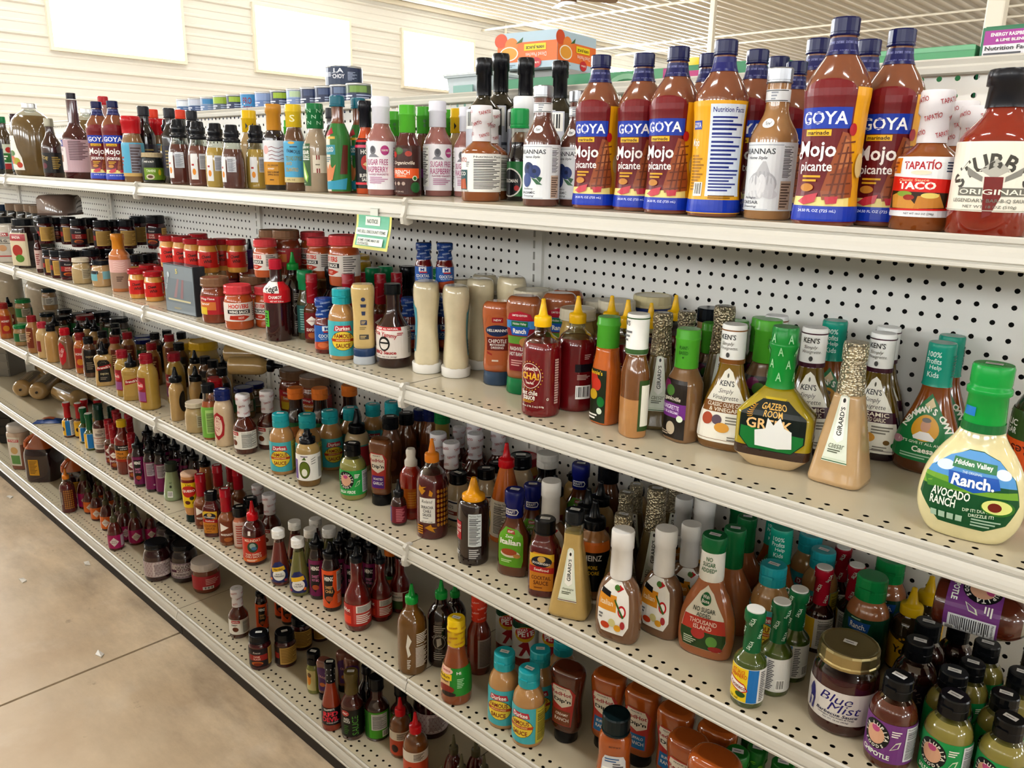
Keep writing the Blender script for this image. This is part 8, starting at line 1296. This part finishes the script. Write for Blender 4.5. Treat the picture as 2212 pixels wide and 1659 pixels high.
# shelves: one per bay and tier
LIP = [(.012, 0), (.003, .0025), (0, .0005), (0, -.004), (.0025, -.0055), (.0025, -.0075), (.0005, -.0095), (-.0018, -.014), (-.0032, -.0195), (-.004, -.025), (-.0018, -.0268), (-.0018, -.0282), (-.0045, -.0298), (-.0045, -.0325), (-.002, -.034), (.006, -.033)]
def shelf(tier, k):
    z, yf = SHELF_Z[tier], YF[tier]; x0, x1 = k*BAY+.0012, (k+1)*BAY-.0012
    lab = '%s metal shelf, %s of five, in the %s bay' % ('wide cream base' if tier == 4 else 'cream', ('topmost', 'second from top', 'third from top', 'fourth from top', 'lowest')[tier], ('nearest', 'second nearest', 'third nearest', 'fourth nearest', 'farthest')[-k])
    s_ = thing('shelf', lab, 'shelf', ((x0+x1)/2, -.2, z), 0, 'gondola shelves'); xo, yo = -(x0+x1)/2, .2
    mb = MB(); q = .0254; rr = .0035; a8 = [(math.cos(i*PI/4), math.sin(i*PI/4)) for i in range(8)]
    rows = (yf+.0105, yf+.031) if tier < 4 else (yf+.02, yf+.045)
    hy = (rows[1]-rows[0])/2; n = int((x1-x0-.03)/q); xs = x0+((x1-x0)-n*q)/2
    for cy_ in rows:
        for i in range(n):
            cx = xs+q*(i+.5)
            inn = [(cx+xo+rr*1.15*c, cy_+yo+rr*s, 0) for c, s in a8]
            outp = [(cx+xo+q/2*max(-1, min(1, c*1.5)), cy_+yo+hy*max(-1, min(1, s*1.5)), 0) for c, s in a8]
            for j in range(8): mb.face([outp[j], outp[(j+1) % 8], inn[(j+1) % 8], inn[j]], DC)
    ya, yb = rows[0]-hy, rows[1]+hy
    for a, b in ((x0, xs), (xs+n*q, x1)): mb.face([(a+xo,ya+yo,0),(b+xo,ya+yo,0),(b+xo,yb+yo,0),(a+xo,yb+yo,0)], DC)
    mb.face([(x0+xo,yb+yo,0),(x1+xo,yb+yo,0),(x1+xo,-.012+yo,0),(x0+xo,-.012+yo,0)], DC)
    mb.box(x0+xo, yf+.012+yo, -.03, x1+xo, -.012+yo, -.012, mat('#5c5348', 'matte')); mb.build('deck', s_)
    mb = MB(); lp = [(yf+a, b) for a, b in LIP] if tier < 4 else [(yf+a*1.2, b*1.35) for a, b in LIP]
    lp = [(max(ya, yf)+.0, 0.)] + lp[1:]
    mb.grid([[(x0+xo, y+yo, b), (x1+xo, y+yo, b)] for y, b in lp], CR, closed=False, smooth=False)
    for xe in (x0, x1):
        mb.face([(xe+xo, y+yo, b) for y, b in lp], CR)
    mb.build('price_rail', s_)
    if tier in (0, 1, 2):
        mb = MB()
        pf = [(-.002, .006), (-.009, -.001), (-.006, -.009), (-.008, -.02), (-.013, -.03), (-.011, -.043), (0, -.046), (.012, -.042), (.014, -.02), (.012, .005)]
        a = [(x0+xo+.0002, yf+y+yo, b) for y, b in pf]; b_ = [(x0+xo+.009, yf+y+yo, b) for y, b in pf]
        mb.grid([a, b_], CR, smooth=False); mb.face(a[::-1], CR); mb.face(b_, CR); mb.build('end_bracket', s_)
for tier in range(5):
    for k in range(-4, 1): shelf(tier, k)

# unseen gondola added behind the photographer to shade the lower shelves
opp = thing('shade_gondola', 'added unseen cream gondola behind the photographer, shading the lower shelves', 'shelving', (-2.4, -2.95, 0))
mb = MB(); mb.box(-7, -.02, 0, 7, .02, 1.66, PM); mb.build('back_panel', opp)
mb = MB(); mb.box(-7, .38, 0, 7, .4, .06, KM); mb.build('kick_plate', opp)
for z in (.1, .45, .78, 1.13, 1.49): mb = MB(); mb.box(-7, .022, z-.02, 7, .42, z, CR); mb.box(-7, .415, z-.035, 7, .424, z+.002, CR); mb.build('shelf_board', opp)
for k in range(12): mb = MB(); mb.box(-7+k*BAY-.02, .02, .06, -7+k*BAY+.02, .035, 1.68, CR); mb.build('upright', opp)
# ================================================================ goods
for key, x, y, z, rz, s, lab, gi in ITEMS: put(key, x, y, z, rz, s, lab, GROUPS[gi] or None)
# two fallen bottles
def lay_down(key, p, yaw, spin, s, lab):
    o = put(key, 0, 0, 0, 0, s, lab)
    o.matrix_world = Matrix.Translation(p) @ Matrix.Rotation(yaw, 4, 'Z') @ Matrix.Rotation(PI/2, 4, 'Y') @ Matrix.Rotation(spin, 4, 'Z') @ Matrix.Scale(s, 4)
    return o
lay_down('lupita_c', (.955, -.17, .951), .12, -1.15, 1.1, 'purple-label chipotle salsa bottle lying on its side across the black caps')
lay_down('mustk', (-1.12, -.2, .972), .75, 2.2, 1., 'tan mustard bottle lying on its side, upper of two fallen')
lay_down('mustk', (-.98, -.26, .968), .75, 2.2, 1., 'tan mustard bottle lying on its side, lower of two fallen')
put('whitejug', -3.2, -.1, SHELF_Z[2]+.0006, .9, 1, 'ribbed white plastic jug half hidden behind the pesto jars')
put('whitejug', -3.5, -.16, SHELF_Z[2]+.0006, .9, 1.1, 'big ribbed tan-white jug at the far end of the third shelf')
# cans on the upper deck
def can(x, y, z, R, h, c1, c2, top, lab, txt=None, group='cans on the upper deck'):
    t_ = thing('food_can', lab, 'can', (x, y, z), .75, group)
    p = [(0, R*.96), (.003, R), (.005, R*.98), (h-.005, R*.98), (h-.003, R), (h, R*.97), (h-.004, R*.9)]
    mb = MB(); mb.grid([ring(a, b, 1, 2, 24, 1) for a, b in p], mat('#b8b8b8', 'metal')); mb.face(ring(h-.004, R*.9, 1, 2, 24, 1), mat('#b8b8b8', 'metal')); mb.build('can_body', t_)
    S = Surf([(0, R*.985), (h, R*.985)], 1, 2, h/2, 1)
    ops = [r(-S.half, .006, S.half, h-.006, c1), r(-S.half, .006, S.half, h*.74, c2), r(-.02, h*.76, .03, h-.008, top), l(.0, .02, .055, h*.72, 8, '#aab4cc'), l(-.06, .03, -.01, h*.7, 6, '#d8dcea')]
    if txt: ops += [r(-.03, h*.3, .022, h*.95, c2), t(txt[0], -.005, h*.76, .03, h*.2, txt[1], 0, .02), t(txt[2], -.005, h*.5, .036, h*.2, txt[1], 0, .02)]
    mb = MB(); lay(mb, ops, S, R*.25, None, .0004, .0001); mb.build('label', t_)
    return t_
NV, LM, LB, WB = '#2a3658', '#9ab42c', '#3a8ec0', '#b8c4d4'
CANS = [(WB,'#3f6a98','#dfe3e8','white and blue can, first of the row at the window end'),(WB,'#35507c','#c8ccd8','white and blue can, second of the row from the window end'),('#98a4b8','#6f88ac','#3a86b8','silvery can with blue corner, third from the window end'),(LM,'#5a6470',LM,'lime-topped can with grey base, fourth from the window end'),(NV,NV,LM,'navy can with lime square, fifth from the window end'),(LB,LB,'#58a8d0','sky-blue can in the middle of the row'),('#8ea2c8','#7088b4','#8ea2c8','pale blue striped can beside the sky-blue can'),(NV,NV,LM,'navy can with lime square behind the gold-necked sauce'),('#a8b8d0','#8096c0','#b8cca8','pale blue can behind the yellow-necked dressing'),(NV,NV,'#3c4a70','plain navy can, fourth from the large can'),(NV,NV,'#4a5a80','plain navy can, third from the large can'),(NV,'#35507c','#6a7a98','navy can with grey square beside the large can'),('#5a6a50',NV,'#7a9a4c','navy and green can under the large can')]
for i, (a, b, c, lb) in enumerate(CANS):
    can(-1.775+.0925*i - (.0 if i < 9 else .016*(i-8)), .055, 1.6706, .036, .102, a, b, c, lb, ('PRO', '#8a3a4c', 'GRESSO') if i == 5 else None)
can(-.92, .15, 1.6706, .05, .105, NV, NV, '#3a4a70', 'large navy can supporting another can on the upper deck')
can(-.93, .15, 1.7762, .056, .062, NV, '#2c3c58', '#2a3658', 'large navy noodle can standing on top of the can row', ('LA', '#e8e8ee', 'CHOY'))
# cartons on the upper deck
def carton(name, lab, loc, size, rz, col_, front=(), side=(), parts='lid_flap', cat='box', group=None):
    a, b, h = size; t_ = thing(name, lab, cat, loc, rz, group); mt = mat(col_)
    mb = MB(); mb.box(0, 0, 0, a, b, h, mt); mb.build('carton_body', t_, bevel=.0012)
    if front:
        mb = MB(); lay(mb, front, lambda x, z, e_: (x, -e_, z), None, None, .0004, .0002); mb.build('front_print', t_)
    if side:
        mb = MB(); lay(mb, side, lambda x, z, e_: (a+e_, x, z), None, None, .0004, .0002); mb.build('side_print', t_)
    mb = MB(); mb.box(a*.02, b*.02, h, a*.98, b*.49, h+.0012, mt); mb.box(a*.02, b*.51, h, a*.98, b*.98, h+.0012, mt); mb.build(parts, t_)
    return t_
def peach(w_, h):
    return [r(0,0,w_,h,'#b4c8d4'), r(0,h*.18,w_,h*.72,'#e07a3c'), e(w_*.06,h*.8,w_*.11,h*.2,'#cf5a34'), e(w_*.24,h*.66,w_*.11,h*.2,'#e08a44'), poly([(w_*.31,h*.68),(w_*.44,h*.86),(w_*.42,h*.72)],'#3f6a3c'),
            e(w_*.2,h*.42,w_*.16,h*.2,'#ece4d8'), e(w_*.2,h*.42,w_*.14,h*.17,'#dca040'), r(w_*.46,h*.48,w_*.82,h*.66,'#e8d02c'), t('100% JUICE',w_*.64,h*.57,w_*.3,h*.1,'#26201c',180,.03), t('Diced Peaches',w_*.66,h*.36,w_*.34,h*.11,'#f4e4d8',180,.0),
            e(w_*.66,h*.14,w_*.09,h*.14,'#c0343a'), t('Del Monte',w_*.66,h*.14,w_*.12,h*.06,'#f4e4d8',180,.02), l(w_*.05,h*.03,w_*.4,h*.12,2,'#7a8a94')]
PA, PB, PH = .191, .194, .0896
yaw = -.1316
m0 = Vector((-.212, .3007, 1.8087))
o = thing('juice_carton', 'orange and blue diced peach carton standing upside down on other boxes', 'box', m0, -yaw)
mb = MB(); mb.box(-PA, 0, 0, 0, PB, PH, mat('#b4c8d4')); mb.build('carton_body', o, bevel=.0012)
mb = MB(); lay(mb, [('p', [(x-PA, z) for x, z in q[1]], q[2]) if q[0] == 'p' else ('t', q[1], q[2]-PA, *q[3:]) for q in expand(peach(PA, PH))], lambda x, z, e_: (x, -e_, z), None, None, .0004, .0002); mb.build('front_print', o)
mb = MB(); lay(mb, peach(PB, PH), lambda x, z, e_: (e_, x, z), None, None, .0004, .0002); mb.build('side_print', o)
carton('snack_carton', 'orange and grey carton underneath the peach carton', (-.4, .315, 1.746), (.19, .18, .061), yaw*-1, '#a8a8a6', [r(0,.0,.19,.03,'#d8703c'), r(.06,.03,.09,.055,'#2a2a2a')], ())
tea = [r(0,0,.16,.075,'#3f9a6a')]
carton('tea_carton', 'green tea carton under the peach carton', (-.415, .3, 1.6705), (.2, .1, .075), .13, '#7fb09a')
carton('tea_carton', 'green tea carton with pink end beside the peach carton', (-.19, .09, 1.6705), (.27, .1, .085), 0, '#3f8a62', [r(.0,.0,.27,.085,'#5a9a78'),r(.255,.0,.27,.085,'#c83a8a')], ())
carton('tea_carton', 'flat green tea carton with oval emblem behind the first tall bottles', (.12, .06, 1.6705), (.16, .1, .079), 0, '#5f9c74', [e(.06,.045,.05,.03,'#8fb89a'),e(.06,.045,.04,.02,'#3f7a54'),r(.15,.0,.16,.079,'#a83a7a')])
carton('tea_carton', 'small green tea carton with magenta panel between marinade caps', (.325, .05, 1.6705), (.2, .1, .079), 0, '#3f8a62', [r(.0,.05,.06,.07,'#b83a7c')])
carton('tea_carton', 'long pale green tea carton beside the white post', (.66, .05, 1.6705), (.172, .09, .0765), 0, '#5aa272', [r(0,.07,.172,.0765,'#78b48c')])
carton('tea_carton', 'dark green tea carton with printed nutrition panel', (.838, .05, 1.6705), (.19, .09, .099), 0, '#2f7a56', [r(.004,.0,.075,.094,'#e6e2e6'),r(.004,.074,.075,.094,'#a83a9a'),t('ENERGY RASPBERRY',.04,.088,.055,.005,WH,0,.03),t('& LIME BLEND',.04,.08,.04,.004,WH,0,.03),t('Nutrition Facts',.038,.069,.062,.006,BK,0,.02),l(.006,.054,.07,.064,2,'#55555a'),r(.006,.049,.072,.0505,BK),l(.006,.02,.07,.047,4,'#55555a')])
bag = thing('snack_bag', 'bright yellow snack bag with blue stripe on the upper deck', 'bag', (.21, .26, 1.67), .2)
mb = MB(); W_, H_ = .09, .125
fr = [[(-W_/2+W_*i/6, -.022*math.sin(PI*i/6)*math.sin(PI*j/6), H_*j/6) for i in range(7)] for j in range(7)]
bk = [[(x, -y+.001, z) for x, y, z in rw] for rw in fr]
mb.grid(fr, mat('#e2c02c'), closed=False); mb.grid([rw[::-1] for rw in bk], mat('#d8b428'), closed=False); mb.build('bag_body', bag)
mb = MB(); mb.face([(fr[5][1][0], fr[5][1][1]-.001, .104), (fr[3][3][0], fr[3][3][1]-.002, .0625), (fr[3][4][0], fr[3][4][1]-.002, .0625), (fr[5][2][0], fr[5][2][1]-.001, .104)], mat('#3a6ea8')); mb.build('stripe', bag)
tote = thing('plastic_tote', 'translucent white plastic tote behind the olive oil bottles', 'box', (-.395, .085, 1.6706), .0)
mb = MB(); q = lambda x0, x1, y0, y1, z: [(x0,y0,z),(x1,y0,z),(x1,y1,z),(x0,y1,z)]
mb.grid([q(.01,.15,.01,.1,0), q(0,.16,0,.11,.098), q(-.006,.166,-.006,.116,.1), q(-.006,.166,-.006,.116,.104)], mat('#c9d2d6', 'cap'), smooth=False); mb.face(q(.01,.15,.01,.1,0), mat('#c9d2d6', 'cap')); mb.build('tub', tote)
mb = MB(); mb.box(-.008,-.008,.104,.168,.118,.109, mat('#d6dcde', 'cap')); mb.build('lid', tote); mb = MB(); mb.box(.03,-.0065,.02,.1,-.003,.08, mat('#8fb4ac')); mb.build('label', tote)
# clear tub standing on the upper row of glaze jars
tub = thing('plastic_tub', 'square smoky plastic tub standing on top of the glaze jars', 'tub', (-2.45, -.2, 1.3325), .75)
mb = MB(); mb.grid([q(-.06,.06,-.06,.06,0), q(-.06,.06,-.06,.06,.065), q(-.052,.052,-.052,.052,.078), q(-.03,.03,-.025,.025,.082)], mat('#8a7468', 'liq')); mb.face(q(-.06,.06,-.06,.06,0)[::-1], mat('#8a7468', 'liq')); mb.face(q(-.03,.03,-.025,.025,.082), mat('#8a7468', 'liq')); mb.build('tub_body', tub)
mb = MB(); mb.box(-.062,-.062,-.0005,.062,.062,.008, mat('#6a564c', 'cap')); mb.build('rim', tub)
# grey boxed set leaning face out
dv = thing('gift_box', 'shiny grey boxed sauce set with clear window front', 'box', (-1.122, -.372, SHELF_Z[1]), .08)
mb = MB(); mb.box(0, 0, 0, .163, .036, .141, mat('#3c4044')); mb.build('box_body', dv, bevel=.001)
mb = MB(); lay(mb, [r(.003,.003,.16,.138,'#8b949a'), r(.008,.03,.155,.1,'#7e878e'), poly([(.05,.045),(.065,.045),(.085,.1),(.075,.1)],'#a08488'), poly([(.085,.045),(.1,.045),(.11,.1),(.1,.1)],'#98787c'), r(.02,.036,.14,.041,'#cfc8a4'), t('5',.075,.122,.012,.014,'#cfc27a',0,.02), t('hot sauces',.02,.09,.05,.008,'#c8ccd0',70), l(.05,.012,.1,.018,2,'#b8a878'), e(.03,.11,.006,.008,'#c8d0d4',10)], lambda x, z, e_: (x, -e_, z), None, None, .0004, .0002); mb.build('front_print', dv)
# hanging notice
sg = thing('notice_sign', 'green and yellow paper notice hanging below the top shelf edge', 'sign', (-.085, -.388, 1.457))
def NS(x, z, e_): u = -z/.066; return (x-.006*u*u, -.004-e_-.005*math.sin(u*2.4)*u-.006*u*u, z)
mb = MB(); lay(mb, [r(-.056,-.066,.056,0,'#dcd884'), r(-.049,-.06,.05,0,'#74b89c'), r(-.025,-.019,.022,-.002,'#e2e6de'), t('NOTICE',-.002,-.011,.034,.008,'#5a6660'), r(-.05,-.038,.05,-.025,'#e2e6de'), t('WE SELL DISCOUNT ITEMS.',0,-.0315,.092,.006,'#5a6660'), r(-.04,-.058,.042,-.043,'#e2e6de'), t('SOME ITEMS MAY BE',-.003,-.048,.07,.005,'#5a6660'), t('OUTDATED.',-.018,-.0545,.036,.005,'#5a6660')], NS, .012, .0066, 0, .0006); mb.build('paper', sg)
mb = MB(); mb.grid([[NS(-.056, 0, -.0003), NS(.056, 0, -.0003)], [NS(-.056, -.033, -.0003), NS(.056, -.033, -.0003)], [NS(-.056, -.066, -.0003), NS(.056, -.066, -.0003)]], mat('#d6d28a'), closed=False); mb.build('paper_back', sg)
mb = MB(); mb.box(-.012, -.0045, -.004, .012, -.0035, .014, mat('#d8dcd4')); mb.box(-.012, -.0045, .0135, .012, .004, .0145, mat('#d8dcd4')); mb.build('tape', sg)
# wrapped rolls on the fourth shelf
RM, RT = mat('#b89a6c', 'liq'), mat('#6a5844', 'print')
def roll(a, b, z, R, lab):
    a, b = Vector((*a, z+R)), Vector((*b, z+R)); d = b-a; L = d.length
    o = thing('wrapped_roll', lab, 'roll', a, math.atan2(d.y, d.x), 'wrapped rolls on the fourth shelf')
    mb = MB(); rg = []
    for x, rr in ((0,.12),(.004,.35),(.0,.55),(.008,.85),(.022,1),(L*.5,1),(L-.022,1),(L-.008,.85),(L,.55),(L-.004,.3),(L,.1)):
        rg.append([(x, R*rr*math.cos(2*PI*k/18)*(1+.02*math.sin(5*k)), R*rr*math.sin(2*PI*k/18)) for k in range(18)])
    mb.grid(rg, RM); mb.face(rg[0][::-1], RM); mb.face(rg[-1], RM); mb.build('roll_body', o)
    mb = MB(); mb.cyl((-.006,0,0), (.004,0,0), .006, mat('#3c3228'), 8); mb.build('end_clip', o)
    S = lambda x, s_, e_: (x, (R+e_)*math.sin(s_/R), (R+e_)*math.cos(s_/R))
    mb = MB(); lay(mb, [r(.03,-R*.9,L-.03,R*.5,'#7a6a54'), l(.04,-R*.6,L-.05,R*.1,4,'#b8a888')], S, None, R*.25, .0006, .0002); mb.build('label', o)
z3 = SHELF_Z[3]
roll((-2.99,-.3), (-3.2,-.17), z3, .041, 'tan wrapped roll lying end-on, first of the front pair')
roll((-2.885,-.262), (-3.09,-.12), z3, .042, 'tan wrapped roll lying end-on, second of the front pair')
roll((-3.42,-.075), (-3.22,-.065), z3, .042, 'tan wrapped roll lying lengthways behind the front pair')
roll((-3.14,-.06), (-2.92,-.055), z3, .036, 'tan wrapped roll at the back against the panel')
roll((-2.85,-.18), (-2.62,-.16), z3, .042, 'tan wrapped roll beside the red-necked hot sauce bottles')
roll((-2.86,-.075), (-2.62,-.07), z3, .038, 'tan wrapped roll behind the one near the hot sauces')
cb = thing('candy_bar', 'blue wrapped snack bar lying flat on the fourth shelf', 'snack', (-2.5, -.32, z3), .9)
mb = MB()
fr = [[(-.075+.15*i/8, -.03+.06*j/5, .002+.016*math.sin(PI*min(1, max(0, (i-.6)/6.8)))*math.sin(PI*j/5)) for j in range(6)] for i in range(9)]
mb.grid(fr, mat('#2c4a80'), closed=False); mb.face([fr[0][0], fr[0][5], fr[8][5], fr[8][0]], mat('#2c4a80')); mb.build('wrapper', cb)
mb = MB(); mb.grid([[(-.04+.05*i/4, -.015+.03*j/3, .0205-.004*(abs(i-2)/2)) for j in range(4)] for i in range(5)], mat('#8a4a2c'), closed=False); mb.build('picture_panel', cb)
# cartons at the far end
def slatcrate(lab, x, y, z, w_, d_, h, c, rz=0):
    o = thing('goods_carton', lab, 'box', (x, y, z), rz); mb = MB(); mb.box(0,0,0,w_,d_,h,mat(c)); mb.build('carton_body', o, bevel=.002)
    n = 4
    for i in range(n):
        mb = MB(); z0 = h*i/n; mb.box(.004,-.004,z0+.004,w_*.48,0,z0+h/n-.004,mat(c)); mb.box(w_*.52,-.004,z0+.004,w_-.004,0,z0+h/n-.004,mat(c)); mb.build('pack', o)
slatcrate('stack of pale grey packs at the far end of the fourth shelf', -3.56, -.3, z3, .13, .13, .17, '#8f8a82', .7)
slatcrate('stack of dark packs at the far end of the bottom shelf', -3.46, -.31, SHELF_Z[4]+.0006, .16, .18, .19, '#2a2c30', .7)
# scraps on the floor
for x, y, a, lb in ((-2.91, -.43, .3, 'small white paper scrap by the kick plate'), (-1.97, -.42, 1.2, 'bright white paper scrap against the kick plate'), (-2.0, -.64, .1, 'tiny paper scrap out on the concrete'), (-1.3, -.62, 2., 'paper scrap beside the floor joint')):
    mb = MB(); c, s = math.cos(a), math.sin(a)
    top = [(.018*(i*c-j*s), .008*(i*s+j*c), .0025+.002*(i*j+1)) for i, j in ((-1,-1),(1,-1),(1,1),(-1,1))]
    mb.face(top, mat('#d8d4cc')); mb.face([(x_, y_, .0006) for x_, y_, _ in top][::-1], mat('#d8d4cc')); mb.grid([[(x_, y_, .0006) for x_, y_, _ in top], top], mat('#d8d4cc'), smooth=False)
    o = mb.build('paper_scrap'); o.location = (x, y, 0); tag(o, lb, 'litter')
